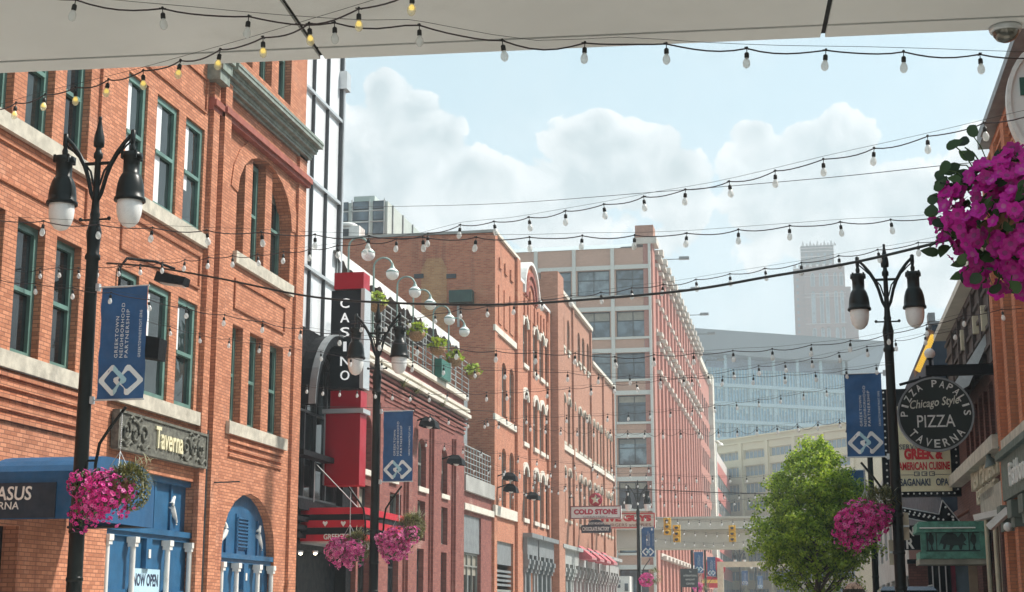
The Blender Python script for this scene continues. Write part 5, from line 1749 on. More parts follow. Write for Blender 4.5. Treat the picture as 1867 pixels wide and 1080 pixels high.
for i, (x, y) in enumerate(((1306, 806), (1345, 832))):
    q = onX(x+3, y, -12.6); t = thing('roof_lamp', ('near' if i == 0 else 'far')+' white curved roof lamp on the striped block', 'lamp', q)
    mb = MB(); mb.tube([q+Vector((-1, 0, -4)), q+Vector((-1, 0, -.4)), q+Vector((-.6, 0, .1)), q+Vector((0, 0, .1)), q+Vector((.4, 0, -.3))], .13, 6); part('arm', mb, WHITEF, t)
    mb = MB(); mb.lathe([(.0, .3), (.2, .25), (.42, -.1)], q+Vector((.4, 0, -.4)), 10); part('shade', mb, WHITEF, t)

# cream concrete office building, set at an angle
P1, P0 = onY(1572, 768, 250.), None
th = R(43.5)
FCm = Fac(P1.x, P1.y, -math.sin(th), math.cos(th), -math.cos(th), -math.sin(th))   # u runs away to the left
Cb = thing('office_building', 'cream concrete office building with rows of paired windows behind the tree', 'building', (P1.x, P1.y, 0))
zc_t = (FCm.z(1550, 772)+FCm.z(1330, 803))/2
print('cream', FCm.z(1550, 772), FCm.z(1330, 803), FCm.u(1300, 800), FCm.u(1550, 772))
uL = FCm.u(1262, 815)
colsC = []
u_edges = [FCm.u(x, 850) for x in (1356, 1395, 1404, 1444, 1452, 1500)]
bayw = FCm.u(1356, 850)-FCm.u(1404, 850); wwid = FCm.u(1356, 850)-FCm.u(1395, 850); ub_ = FCm.u(1356, 850)
k0 = int(ub_/bayw)
rowz = [(FCm.z(1375, b), FCm.z(1375, a)) for a, b in ((819, 836), (848, 868), (880, 900), (912, 931), (943, 962))]
opsCm = []
for k in range(-4, k0+1):
    a = ub_-bayw*k
    for z0, z1 in rowz+[(rowz[-1][0]-(rowz[0][0]-rowz[1][0])*j, rowz[-1][1]-(rowz[0][0]-rowz[1][0])*j) for j in range(1, 5)]:
        if z0 > .5 and a < uL and a-wwid > -3: opsCm.append(op(a-wwid, a, z0, z1))
mb = MB(); wall(mb, FCm, -4, uL, 0, zc_t, opsCm, rev=.5); shell(mb, FCm, -4, uL, 0, zc_t, 9)
FCm.box(mb, -4, uL, zc_t-.9, zc_t-.6, 0, .3); FCm.box(mb, -4, uL, zc_t, zc_t+.25, -.6, .35)
for k in range(-4, k0+1):
    a = ub_-bayw*k+(bayw-wwid)/2
    if a < uL: FCm.box(mb, a-.4, a+.4, 0, zc_t-.9, 0, .3)
part('wall', mb, CREAMB, Cb)
for o in opsCm[:100]: window(Cb, FCm, o, rec=.4, fw=.14, fm=CREAMB, gm=mat('pale_far_glass', (.2, .27, .32), .2) if o is opsCm[0] else bpy.data.materials['pale_far_glass'], mull=4, rail=False)
if len(opsCm) > 100:
    mb = MB()
    for o in opsCm[100:]: FCm.box(mb, o['u0'], o['u1'], o['z0'], o['z1'], -.45, -.4)
    q = part('more_windows', mb, bpy.data.materials['pale_far_glass'], Cb); q['kind'] = 'stuff'

# big glass building with a sail-like roof
YH = 345.
Hb = thing('glass_building', 'wide pale blue glass building with a curved overhanging roof', 'building', (0, YH, 0))
ph0 = onY(1290, 607, YH); YH2 = YH*(ph0.z-CZ)/(onY(1598, 628, YH).z-CZ); ph1 = onY(1598, 628, YH2)
dv = Vector((ph1.x-ph0.x, ph1.y-ph0.y, 0)).normalized()
FH = Fac(ph0.x, ph0.y, dv.x, dv.y, dv.y, -dv.x)
Lh = (ph1-ph0).xy.length
zr0 = FH.z(1297, 607)
uE = FH.u(1560, 700)
zfl = [FH.z(1330, y) for y in (673, 702, 735, 768, 800, 833, 866, 900, 935)]
ztopg = FH.z(1330, 672)
mb = MB(); FH.box(mb, -8, uE, 0, ztopg, -40, 0); part('glass_wall', mb, GLASSC, Hb)
mb = MB()
for z in zfl[1:]: FH.box(mb, -8, uE+.3, z-.55, z+.25, .002, .5)
part('floor_band', mb, mat('pale_spandrel', (.42, .56, .62), .5, var=.04, scale=.2), Hb)
mb = MB()
nm = 60
for k in range(nm+1):
    u = -8+(uE+8)*k/nm
    FH.box(mb, u-.08, u+.08, 0, ztopg, .001, .22)
part('mullion', mb, mat('pale_mullion', (.42, .52, .55), .5), Hb)
mb = MB()
for k in range(7):
    u = -2+k*(uE+2)/6.5
    FH.box(mb, u-.35, u+.35, 0, zr0-2.5, .01, .24)
part('column', mb, mat('white_column', (.36, .50, .56), .6), Hb)
mb = MB()
for k in range(0, nm, 1):
    for j in range(1, len(zfl)-1):
        if random.random() < .6:
            u = -8+(uE+8)*k/nm; h = random.choice((.35, .55, .8, 1.6)); z = zfl[j]-.58
            FH.box(mb, u+.1, u+(uE+8)/nm-.1, z-h, z, .003, .03)
q = part('floor_blinds', mb, mat('pale_blind', (.42, .60, .66), .7, var=.03, scale=.2), Hb)
q['kind'] = 'stuff'
# upper storey, set back, and the roof
mb = MB(); FH.box(mb, -8, uE-2, ztopg+.01, FH.z(1330, 640), -36, -3.); part('upper_storey', mb, mat('blue_clerestory_glass', (.25, .34, .45), .25), Hb)
mb = MB()
z_a, z_b = FH.z(1330, 642), FH.z(1330, 610)
n_ = 24; top, bot = [], []
for k in range(n_+1):
    f = k/n_; u = -12+(Lh+12)*f
    bz_ = z_a + (z_b-z_a)*(.02+.0*f); 
    if f > .9: bz_ = z_a - (z_b-z_a)*((f-.9)/.1)*1.5
    top.append((u, z_b)); bot.append((u, z_a-1.0*math.sin(PI*f)))
va = [FH.p(u, z, 4.5) for u, z in top]; vb_ = [FH.p(u, z, 1.5) for u, z in bot]; vc = [FH.p(u, z+.6, -38) for u, z in top]
for k in range(n_):
    mb.poly([va[k], va[k+1], vb_[k+1], vb_[k]], 0, True); mb.poly([va[k], vc[k], vc[k+1], va[k+1]], 0, True)
    mb.poly([vb_[k], vb_[k+1], FH.p(bot[k+1][0], bot[k+1][1]-.2, -38), FH.p(bot[k][0], bot[k][1]-.2, -38)], 0, True)
uR = Lh
mb.mesh([FH.p(uR, z_b, 4.5), FH.p(uR-4.5, FH.z(1575, 745), 1.0), FH.p(uR-4.5, FH.z(1575, 745), -36), FH.p(uR, z_b+.6, -38), FH.p(uR-9, z_a-.8, 1.4), FH.p(uR-9, FH.z(1575, 745), 1.0)], [(0, 1, 2, 3), (0, 4, 5, 1)])
part('roof', mb, mat('pale_grey_roof', (.25, .30, .35), .6, var=.03, scale=.1), Hb)

# brick skyscraper fading in the haze
YT = 560.
Tb = thing('skyscraper', 'distant pink brick skyscraper with a crenellated crown and setbacks', 'skyscraper', (onY(1500, 600, YT).x, YT, 0))
TB = brick('distant_brick', (.17, .07, .055), (.24, .105, .08), (.2, .13, .11), stain=(.12, .055, .045), stainamt=.3, bw=2.4, rh=.8, ms=.06)
def tx(px, py=520): return onY(px, py, YT).x
def tz(py, px=1500): return onY(px, py, YT).z
xa, xb = tx(1447), tx(1541); dpt = 26
mb = MB()
FT_ = Fac(0, YT, 1, 0, 0, -1)
xm0, xm1 = tx(1467), tx(1541)
opsT = []
wc = [(1478, 1486), (1493.5, 1500.5), (1504, 1511), (1520, 1527), (1531, 1538)]
for (ya, yb, rise) in ((497, 522, 1.2), (530.5, 591, 1.2), (597, 640, 1.2), (650, 700, 1.2)):
    for a, b in wc: opsT.append(op(tx(a), tx(b), tz(yb), tz(ya), rise))
wall(mb, FT_, xm0, xm1, 0, tz(483), opsT, rev=.7)
shell(mb, FT_, xm0, xm1, 0, tz(483), dpt)
mb.poly([(xm0, YT, tz(483)), (xm1, YT, tz(483)), (xm1, YT+dpt, tz(483)), (xm0, YT+dpt, tz(483))])
mb.box(xa, xm0-.01, YT+1.0, YT+dpt, 0, tz(487))
mb.box(xm1+.01, tx(1551), YT+1.5, YT+dpt, 0, tz(523)); mb.box(tx(1551)+.01, tx(1562), YT+2.5, YT+dpt-3, 0, tz(588))
part('shaft', mb, TB, Tb)
mb = MB()
mb.box(tx(1462), tx(1523), YT+4, YT+dpt-4, tz(484), tz(443))
part('crown', mb, mat('grey_brown_crown', (.12, .09, .08), .8, var=.1, scale=.2), Tb)
mb = MB()
for i, px in enumerate((1461, 1468, 1474.5, 1481, 1487.5, 1494, 1500.5, 1507, 1513, 1519)):
    x = tx(px, 443); w_ = .55; h = 2.2 if i % 2 == 0 else 1.3
    mb.mesh([(x, YT+4, tz(443)), (x+1.1, YT+4, tz(443)), (x+1.1, YT+5, tz(443)), (x, YT+5, tz(443)), (x+.55, YT+4.5, tz(443)+h)], [(0, 1, 4), (1, 2, 4), (2, 3, 4), (3, 0, 4)])
for px in (1449, 1458, 1467, 1478, 1490, 1502, 1514, 1526, 1538):
    x = tx(px, 487); mb.box(x-.5, x+.5, YT-.1, YT+1, tz(486), tz(481.5))
part('pinnacle', mb, mat('pale_pinnacle_stone', (.5, .44, .42), .8), Tb)
mb = MB()
for y in (447, 453, 463): mb.box(tx(1462)-.2, tx(1523)+.2, YT+3.8, YT+4.1, tz(y+1), tz(y-.6))
for y in (503, 535, 541, 590): mb.box(xm0, xm1+.05, YT-.25, YT-.001, tz(y+.8), tz(y))
part('stone_band', mb, mat('pale_band_stone', (.5, .42, .4), .8), Tb)
for o in opsT: window(Tb, FT_, o, rec=.6, fw=.25, fm=mat('far_frame', (.3, .34, .36), .6) if o is opsT[0] else bpy.data.materials['far_frame'], gm=GLASSB, rail=False, trans=[o['z0']+3.6*j for j in range(1, 5) if o['z0']+3.6*j < o['z1']-1])
mb = MB()
for py in range(505, 640, 12): FT_.box(mb, tx(1452), tx(1456), tz(py+5), tz(py), -1.0, -.97)
for px in (1468, 1478, 1490, 1502, 1513):
    FT_.box(mb, tx(px, 460), tx(px+4, 460), tz(467.5), tz(457), -4, -3.95); FT_.box(mb, tx(px, 475), tx(px+4, 475), tz(481), tz(471), -4, -3.95)
part('small_window', mb, GLASSB, Tb)

# ------------------------------------------------------------------ street tree
def make_tree(base, h, w, label, crown_lo):
    t = thing('street_tree', label, 'tree', base)
    rnd = random.Random(5)
    bx, by = base[0], base[1]
    mb = MB()
    mb.tube([(bx, by, 0), (bx+.03, by, 1.2), (bx-.02, by, 2.2), (bx+.05, by, 4.2), (bx+.1, by, h*.78)], [.16, .13, .11, .07, .02], 8)
    tips = []
    for k in range(46):
        z0 = rnd.uniform(1.7, h*.72); a = rnd.uniform(0, 6.28)
        f = (z0-1.7)/(h-1.7)
        L = w*.5*(1-f*.7)*rnd.uniform(.7, .95)
        p0 = Vector((bx+.03, by, z0)); p2 = p0+Vector((math.cos(a)*L, math.sin(a)*L, L*rnd.uniform(.5, 1.0)+.2)); p1 = (p0+p2)/2+Vector((0, 0, -.12))
        mb.tube([p0, p1, p2], [.035, .024, .008], 5); tips += [p1, p2, (p1+p2)/2]
        for j in range(2):
            q = p1+(p2-p1)*rnd.random(); e = q+Vector((rnd.uniform(-.5, .5), rnd.uniform(-.5, .5), rnd.uniform(.0, .5))); mb.tube([q, e], [.012, .005], 4); tips.append(e)
    part('trunk', mb, BARK, t)
    def rad(z):
        f = (z-crown_lo)/(h-crown_lo)
        if f < 0 or f > 1: return 0
        return w*.5*(min(1, (f+.10)/.34)**.6)*(1-max(0, (f-.42)/.58)**2*.84)
    ml = MB()
    cl = []
    for k in range(560):
        z = rnd.uniform(crown_lo, h); r = rad(z)
        if z < crown_lo+1.0 and rnd.random() < .55: continue
        if rnd.random() > r/(w*.5)+.1: continue
        a = rnd.uniform(0, 6.28); rr = r*math.sqrt(rnd.uniform(.2, 1.0))*rnd.uniform(.76, 1.13)
        cl.append((Vector((bx+rr*math.cos(a), by+rr*math.sin(a), z)), rnd.uniform(.20, .42)))
    for p in tips:
        if p.z > crown_lo: cl.append((p.copy(), rnd.uniform(.15, .3)))
    for k in range(26):
        z = h-rnd.uniform(-.25, .9)
        cl.append((Vector((bx+.08+rnd.uniform(-.35, .35), by+rnd.uniform(-.4, .4), z)), rnd.uniform(.1, .22)))
    for c, cr in cl:
        for j in range(int(66*(cr/.3)**1.6)):
            d = rdir()*(rnd.random()**.45)*cr
            n = Vector((rnd.uniform(-1, 1), rnd.uniform(-1, 1), rnd.uniform(-.1, 1.2)))+d*1.5
            leafq(ml, c+Vector((d.x, d.y, d.z*.8)), n, rnd.uniform(.08, .15), rnd.uniform(.06, .09))
    part('crown', ml, LEAFT, t)
    print('leaves', len(ml.f)//4)
tb = onY(1492, 1060, 55.)
ztree = onY(1485, 806, 55.).z
make_tree((tb.x, 55., 0), ztree, (onY(1602, 940, 55).x-onY(1380, 940, 55).x), 'bright green street tree with an egg shaped crown', onY(1480, 1085, 55).z)

# ------------------------------------------------------------------ right side of the street
# nearest brick building
R1 = thing('brick_building', 'rust brick building with tall pilasters below the oval sign', 'building', (4.5, 34, 0))
ur = FR.u(1812, 400)
zR1 = FR.z(1812, 248)
r_ops = [op(33.0, 34.6, 5.3, 8.6), op(35.6, 37.0, 5.3, 8.6), op(28, 30, 5.3, 8.6), op(33.0, 34.9, .2, 3.3), op(35.3, 37.2, .2, 3.3), op(28, 30, .2, 3.3)]
mb = MB()
wall(mb, FR, 20, ur, 0, zR1, r_ops, rev=.3)
shell(mb, FR, 20, ur, 0, zR1, 12)
mb.poly([FR.p(20, zR1, 0), FR.p(ur, zR1, 0), FR.p(ur, zR1, -12), FR.p(20, zR1, -12)])
for a, b in ((ur-.55, ur), (ur-2.4, ur-1.9), (ur-4.2, ur-3.7), (ur-6, ur-5.5)): FR.box(mb, a, b, 0, zR1-.6, 0, .22)
for k in range(6): FR.box(mb, 20, ur-.6, zR1-1.6+.2*k, zR1-1.52+.2*k, 0, .04+.03*k)
part('wall', mb, BRICK_RR, R1)
for o in r_ops: window(R1, FR, o, rec=.22, fw=.1, fm=DKF, gm=GLASS, sill=.16 if o['z0'] > 1 else None)
mb = MB(); FR.box(mb, ur-.9, ur+.1, zR1, zR1+.35, -.8, .25); FR.box(mb, 20, ur-.9, zR1, zR1+.18, -.6, .3); part('coping', mb, GREYM, R1)
mb = MB()
for a, b in ((ur-.62, ur+.04), (ur-2.5, ur-1.8), (ur-4.3, ur-3.6)): zq = FR.z(1852, 918); FR.box(mb, a, b, zq-.4, zq-.04, .0, .34); FR.box(mb, a+.05, b-.05, zq-.6, zq-.401, 0, .28); part('green_capital', mb, GRNS, R1); mb = MB()
mb = MB(); zg0, zg1 = FR.z(1852, 918), FR.z(1852, 842)
FR.box(mb, ur-7, ur-1.2, zg0, zg1, .05, .34); FR.box(mb, ur-7, ur-1.1, zg1, zg1+.14, .05, .45)
sb = thing('sign_band', 'grey green shop sign band on the rust brick building at right edge', 'sign', FR.p(ur-4, zg0, .2))
part('board', mb, GRNS, sb)
mb = MB(); text(mb, "Fishbone's", FR.p(ur-4.4, zg0+.2, .342), (0, -1, 0), (0, 0, 1), w=3.2, h=.5, depth=.05); part('lettering', mb, WHITET, sb)
mb = MB(); FR.box(mb, 30, ur-1.1, 5.0, 5.2, .0, .3); part('stone_band', mb, STONE, R1)
# oval white sign on the corner
q = onX(1913, 185, 4.0)
ov = thing('oval_sign', 'large oval white sign with green letters cut off by the right edge', 'sign', q)
Rv, Rh = .92, .62
def oval(k, f=1.): a = 2*PI*k/40; return Vector((q.x+Rh*f*math.cos(a), q.y, q.z+Rv*f*math.sin(a)))
mb = MB(); mb.prism([oval(k) for k in range(40)], (0, .35, 0)); part('board', mb, mat('white_oval_face', (.72, .72, .69), .4, var=.03), ov)
mb = MB()
for k in range(40):
    c = [oval(k, 1.06), oval(k+1, 1.06), oval(k+1, .95), oval(k, .95)]; mb.hexa([v+Vector((0, .1, 0)) for v in c]+[v+Vector((0, -.07, 0)) for v in c])
part('rim', mb, WHITEF, ov)
mb = MB(); text(mb, 'FISH', q+Vector((.02, -.0, .12)), (1, 0, 0), (0, 0, 1), w=.9, h=.3, depth=.03, bold=.03); part('lettering', mb, mat('dark_green_letters', (.01, .08, .05), .5), ov)
mb = MB(); mb.tube([q+Vector((0, .2, -Rv)), (4.6, q.y+.2, q.z-Rv-.4)], .06, 6); mb.tube([q+Vector((-.5, .2, -Rv*.6)), (4.5, q.y+.2, q.z-Rv*.6)], .05, 6); part('bracket', mb, DKF, ov)

# dark timber-clad restaurant
R2 = thing('restaurant_building', 'dark timber clad restaurant facade with pale gutter behind the pizza sign', 'building', (4.5, 44, 0))
v0, v1 = ur+.02, 49.0
zg = FR.z(1757, 556)
zled = FR.z(1790, 843); zl2_ = FR.z(1800, 935)
r2o = [op(v0+.9+k*1.25, v0+1.75+k*1.25, zled+.35, FR.z(1800, 705)) for k in range(7)]
r2s = [op(v0+.6, v0+2.3, .1, zl2_-.25), op(v0+2.7, v0+4.4, .1, zl2_-.25), op(v0+4.8, v0+7.0, .1, zl2_-.4)]
mb = MB()
wall(mb, FR, v0, v1, 0, FR.z(1790, 690), r2o+r2s, rev=.3); shell(mb, FR, v0, v1, 0, zg-.2, 10)
FR.box(mb, v0, v0+.5, 0, zg-.3, 0, .12)
part('wall', mb, BRICK_DK, R2)
mb = MB()
zt_2 = FR.z(1790, 690)
FR.box(mb, v0+.5, v1, zt_2, zg-.1, -.3, .06)
for k in range(7): FR.box(mb, v0+.5, v1, zt_2+.35+k*.46, zt_2+.44+k*.46, .06, .12)
for k in range(6): FR.box(mb, v0+.7+k*1.9, v0+.85+k*1.9, zt_2, zg-.3, .06, .16)
part('timber_cladding', mb, DKTIM, R2)
mb = MB(); FR.box(mb, v0+.3, v1+.2, zg-.1, zg+.08, -.3, .42); part('gutter', mb, STONEW, R2)
mb = MB(); FR.box(mb, v0+.02, v1, zled-.2, zled+.12, .0, .35); part('stone_ledge', mb, STONE, R2)
mb = MB(); FR.box(mb, v0+.3, v0+5, zl2_-.22, zl2_+.45, .0, .16); part('cream_fascia', mb, mat('worn_cream_fascia', (.42, .40, .33), .8, var=.2, dirt=(.22, .2, .16)), R2)
mb = MB()
for k in range(4): FR.box(mb, v0+.15+k*.55, v0+.45+k*.55, FR.z(1790, 560), FR.z(1790, 535), .06, .09) if False else None
for (px, ya, yb) in ((1804, 555, 605), (1788, 575, 610), (1765, 600, 640)):
    u = FR.u(px, (ya+yb)/2); FR.box(mb, u-.08, u+.08, FR.z(px, yb), FR.z(px, ya), .06, .2)
part('pale_stave', mb, CREAMT, R2)
for o in r2o: window(R2, FR, o, rec=.2, fw=.06, fm=DKF, gm=GLASS)
for o in r2s: window(R2, FR, o, rec=.22, fw=.12, fm=CREAMT if o is not r2s[2] else DKF, gm=GLASS, trans=(o['z1']*.55,))
mb = MB()
for k in range(9): mb.tube([FR.p(v0+2.5+.9*k, .1, .12), FR.p(v0+2.5+.9*k, zl2_-.2, .12)], .06, 6) if k in (0, 2) else None
part('cream_post', mb, CREAMT, R2)
# letters on the wall
rs = thing('wall_lettering', 'cream wall letters New Parthenon Restaurant on the dark brick facade', 'sign', FR.p(v0+3, zl2_+1, .1))
mb = MB(); um = (FR.u(1835, 880)+FR.u(1783, 880))/2; wl_ = abs(FR.u(1835, 880)-FR.u(1783, 880))
text(mb, 'New Parthenon', FR.p(um, FR.z(1808, 880), .06), (0, -1, 0), (0, 0, 1), w=wl_, h=.62, depth=.12, bold=.012); part('lettering', mb, CREAMT, rs)
mb = MB(); text(mb, 'RESTAURANT', FR.p(um, FR.z(1808, 912), .06), (0, -1, 0), (0, 0, 1), w=wl_*.7, h=.36, depth=.1, bold=.01); part('small_lettering', mb, CREAMT, rs)
# triangular awning over the upper windows
Ya = 38.6
pa, pbt, pb2 = onY(1805, 600, Ya), onY(1742, 705, Ya), onY(1772, 690, Ya)
ta = thing('awning', 'white edged dark green sloping awning above the upper windows', 'awning', pa)
mb = MB(); L_ = 8.5
mb.hexa([pa, pbt, pbt+Vector((0, L_, 0)), pa+Vector((0, L_, 0)), pa+Vector((0, 0, .05)), pbt+Vector((-.02, 0, .06)), pbt+Vector((-.02, L_, .06)), pa+Vector((0, L_, .05))]); part('canvas', mb, DKGREEN, ta)
dn = Vector((.34, 0, -.02))
mb = MB(); mb.prism([pa+Vector((0, -.02, .06)), pbt+Vector((-.03, -.02, .07)), pbt+Vector((-.03, -.02, -.16)), pbt+Vector((.32, -.02, .02)), pa+Vector((.02, -.02, -.12))], (0, .12, 0)); part('white_edge', mb, mat('pale_blue_white_edge', (.62, .68, .70), .6), ta)
mb = MB(); mb.box(pbt.x-.03, pbt.x+.03, Ya+.12, Ya+L_, pbt.z-.2, pbt.z+.02); part('valance', mb, DKGREEN, ta)

# pizza sign on its beam
YP = 36.3
c = onY(1706, 755, YP); rad_ = (onY(1775, 755, YP)-onY(1637, 755, YP)).x/2
ps = thing('round_hanging_sign', 'round black hanging sign reading Pizza Papalis Taverna Chicago Style Pizza', 'sign', c)
mb = MB()
n_ = 56
mb.prism([(c.x+rad_*math.cos(2*PI*k/n_), YP, c.z+rad_*math.sin(2*PI*k/n_)) for k in range(n_)], (0, .22, 0)); part('disc', mb, mat('black_green_sign', (.010, .016, .013), .5, spec=.3), ps)
mb = MB()
for k in range(n_):
    t0, t1 = 2*PI*k/n_, 2*PI*(k+1)/n_
    cc = [Vector((c.x+rad_*f*math.cos(t), YP-.01, c.z+rad_*f*math.sin(t))) for t, f in ((t0, 1.02), (t1, 1.02), (t1, .97), (t0, .97))]
    mb.hexa(cc+[v+Vector((0, .24, 0)) for v in cc])
part('rim', mb, GREYM, ps)
def arc_text(mb, s, r, a_mid, span, h, top=True):
    n = len(s)
    for i, ch in enumerate(s):
        if ch == ' ': continue
        f = (i/(n-1)-.5)*span
        a = a_mid - f if top else a_mid + f
        rd = Vector((math.cos(a), 0, math.sin(a)))
        up = rd if top else -rd
        rt = Vector((up.z, 0, -up.x))
        o = Vector((c.x, YP, c.z)) + rd*(r if top else r+h)
        text(mb, ch, o, rt, up, w=h*(.28 if ch == 'I' else .72), h=h, depth=.03, bold=.012)
mb = MB()
arc_text(mb, 'PIZZA PAPALIS', rad_*.74, PI/2, R(178), rad_*.19)
arc_text(mb, 'TAVERNA', rad_*.70, -PI/2, R(100), rad_*.22, top=False)
text(mb, 'PIZZA', (c.x, YP, c.z-rad_*.36), (1, 0, 0), (0, 0, 1), w=rad_*1.0, h=rad_*.33, depth=.03)
part('lettering', mb, mat('aged_white_letters', (.62, .63, .60), .5, var=.2, scale=12), ps)
mb = MB(); text(mb, 'Chicago Style', (c.x, YP, c.z+rad_*.14), Vector((1, 0, .10)), Vector((-.1, 0, 1)), w=rad_*1.32, h=rad_*.30, depth=.03, shear=.35, bold=.01); part('script_lettering', mb, mat('aged_cream_letters', (.55, .55, .47), .5, var=.25, scale=12), ps)
bmz0, bmz1 = onY(1760, 683, YP).z, onY(1760, 666, YP).z
xL_, = (onY(1690, 676, YP).x,)
bk = thing('sign_beam', 'black steel beam carrying the round pizza sign and a white globe lamp', 'bracket', (4.4, YP, bmz0))
mb = MB(); mb.box(xL_-.02, 4.49, YP+.02, YP+.2, bmz0, bmz1); mb.box(xL_-.02, 4.3, YP-.02, YP+.24, bmz1-.005, bmz1+.02); part('beam', mb, BLACKM, bk)
mb = MB(); mb.tube([(xL_+.1, YP+.11, bmz0), onY(1640, 702, YP+.11)], .035, 6)
for x in (c.x-.3, c.x+.3): mb.tube([(x, YP+.11, bmz0), (x, YP+.11, c.z+rad_*.9)], .02, 5)
part('hanger', mb, BLACKM, bk)
gq = onY(1695, 645, YP+.1)
mb = MB(); mb.tube([(gq.x, YP+.1, bmz1), (gq.x, YP+.1, gq.z-.08)], .035, 8); mb.lathe([(.05, 0), (.08, .03), (.06, .05)], (gq.x, YP+.1, gq.z-.15), 10); post = part('globe_post', mb, BLACKM, bk)
mb = MB(); mb.sphere((gq.x, YP+.1, gq.z), .125, 16, 10); part('globe', mb, GLOBE, post)

# big marquee sign
YM = 47.5
def mq_(px, py): return onY(px, py, YM)
fx0, fx1 = mq_(1607, 800).x, mq_(1748, 800).x
fz0, fz1 = mq_(1680, 905).z, mq_(1680, 708).z
ms_ = thing('marquee_sign', 'cream marquee sign with red letters Greek and American Cuisine in bulb studded frame', 'sign', (fx0, YM, fz0))
mb = MB(); mb.box(fx0, fx1, YM+.05, YM+.5, fz0, fz1); part('black_cabinet', mb, BLACKM, ms_)
px0, px1, pz0, pz1 = fx0+.42, mq_(1734, 850).x, mq_(1690, 896).z, mq_(1690, 740).z
mb = MB(); mb.box(px0, px1, YM+.0, YM+.049, pz0, pz1); part('cream_panel', mb, CREAM, ms_)
mb = MB(); xm = (px0+px1)/2; pw = px1-px0
def ln(y): return mq_(1690, y).z
text(mb, 'GREEK &', (xm, YM, ln(838)), (1, 0, 0), (0, 0, 1), w=pw*.72, h=.34, depth=.02, bold=.06)
text(mb, 'AMERICAN CUISINE', (xm, YM, ln(857)), (1, 0, 0), (0, 0, 1), w=pw*.96, h=.24, depth=.02, bold=.03); part('red_lettering', mb, REDT, ms_)
mb = MB(); text(mb, 'SAGANAKI   OPA!', (xm, YM, ln(886)), (1, 0, 0), (0, 0, 1), w=pw*.92, h=.22, depth=.02, bold=.02)
text(mb, 'SERVING', (xm-.3, YM, ln(819)), (1, 0, 0), (0, 0, 1), w=pw*.5, h=.15, depth=.02)
part('navy_lettering', mb, NAVYT, ms_)
mb = MB()
for sx in (-1, 1): mb.box(xm+sx*pw*.33-pw*.15, xm+sx*pw*.33+pw*.15, YM-.01, YM+.001, ln(866), ln(865.3))
for k in (-1, 0, 1):
    x = xm+k*.22
    FM = Fac(0, YM, 1, 0, 0, -1)
    frame_strip(mb, FM, x-.08, x+.08, ln(868), ln(868)+.13, .02, .0, .012); mb.box(x, x+.06, YM-.012, YM, ln(868)+.05, ln(868)+.07)
part('key_ornament', mb, NAVYT, ms_)
mb = MB()
def bulb_row(a, b, n):
    for k in range(n):
        q_ = Vector(a)+(Vector(b)-Vector(a))*k/(n-1); mb.sphere(q_, .03, 6, 4)
bulb_row((fx0+.12, YM+.03, fz0+.2), (fx0+.12, YM+.03, fz1-.1), 16); bulb_row((fx1-.1, YM+.03, fz0+.2), (fx1-.1, YM+.03, fz1-.1), 16); bulb_row((fx0+.2, YM+.03, fz0+.08), (fx1-.2, YM+.03, fz0+.08), 12)
part('bulbs', mb, GLOBE, ms_)
mb = MB(); mb.box(fx1, 4.5, YM+.2, YM+.35, fz1-.5, fz1-.35); mb.box(fx1, 4.5, YM+.2, YM+.35, fz0+.3, fz0+.45); part('bracket', mb, BLACKM, ms_)
# arrow sign
YA_ = 45.5
pts_ = [(1640, 925), (1712, 938), (1718, 912), (1750, 952), (1712, 968), (1709, 956), (1640, 942)]
ar = thing('arrow_sign', 'black arrow sign studded with bulbs below the marquee', 'sign', onY(1690, 940, YA_))
P_ = [onY(x, y, YA_) for x, y in pts_]
mb = MB(); mb.prism(P_, (0, .25, 0)); part('board', mb, BLACKM, ar)
mb = MB()
for i in range(len(P_)): mb.tube([P_[i]+Vector((0, -.02, 0)), P_[(i+1) % len(P_)]+Vector((0, -.02, 0))], .018, 5)
part('neon_outline', mb, SILVER, ar)
mb = MB()
for k in range(9): mb.sphere(onY(1648+k*9, 936+k*1.5, YA_-.03), .032, 6, 4); mb.sphere(onY(1650+k*9, 931+k*2.0, YA_-.03) if k < 7 else onY(1722+k*2, 935+k, YA_-.03), .03, 6, 4)
for x, y in ((1724, 925), (1730, 938), (1738, 948), (1725, 955)): mb.sphere(onY(x, y, YA_-.03), .035, 6, 4)
part('bulbs', mb, GLOBE, ar)
mb = MB(); q0_ = onY(1735, 950, YA_+.1); mb.tube([q0_, (4.5, YA_+.1, q0_.z+.3)], .05, 6); part('bracket', mb, mat('rusty_iron', (.2, .08, .05), .8), ar)

# verdigris lantern box
YV = 40.6
def vv(px, py): return onY(px, py, YV)
x0, x1 = vv(1679, 990).x, 4.42
z0, z1 = vv(1730, 1019).z, vv(1730, 956).z
vx = thing('copper_lantern_box', 'weathered green copper lantern box with dark figures on its panel', 'sign', ((x0+x1)/2, YV, z0))
mb = MB(); mb.box(x0+.08, x1, YV+.1, YV+1.3, z0, z1); part('core', mb, VERD, vx)
zt3, zb3 = vv(1730, 969).z, vv(1730, 1006).z
mb = MB(); mb.box(x0-.08, x1, YV-.06, YV+1.4, zt3, z1+.02); mb.box(x0-.04, x1, YV-.03, YV+1.36, z1+.02, z1+.07); mb.box(x0-.04, x1, YV-.04, YV+1.36, z0, zb3); mb.box(x0-.1, x1, YV-.09, YV+1.43, zt3-.02, zt3+.04)
mb.box(x0, x0+.12, YV, YV+.1, zb3, zt3); mb.box(x1-.2, x1, YV, YV+.1, zb3, zt3); part('copper_frame', mb, VERD, vx)
mb = MB(); mb.box(x0+.12, x1-.2, YV+.06, YV+.099, zb3, zt3); part('lit_panel', mb, VERDL, vx)
mb = MB()
W_ = x1-.2-x0-.12; H_ = zt3-zb3; ox = x0+.12
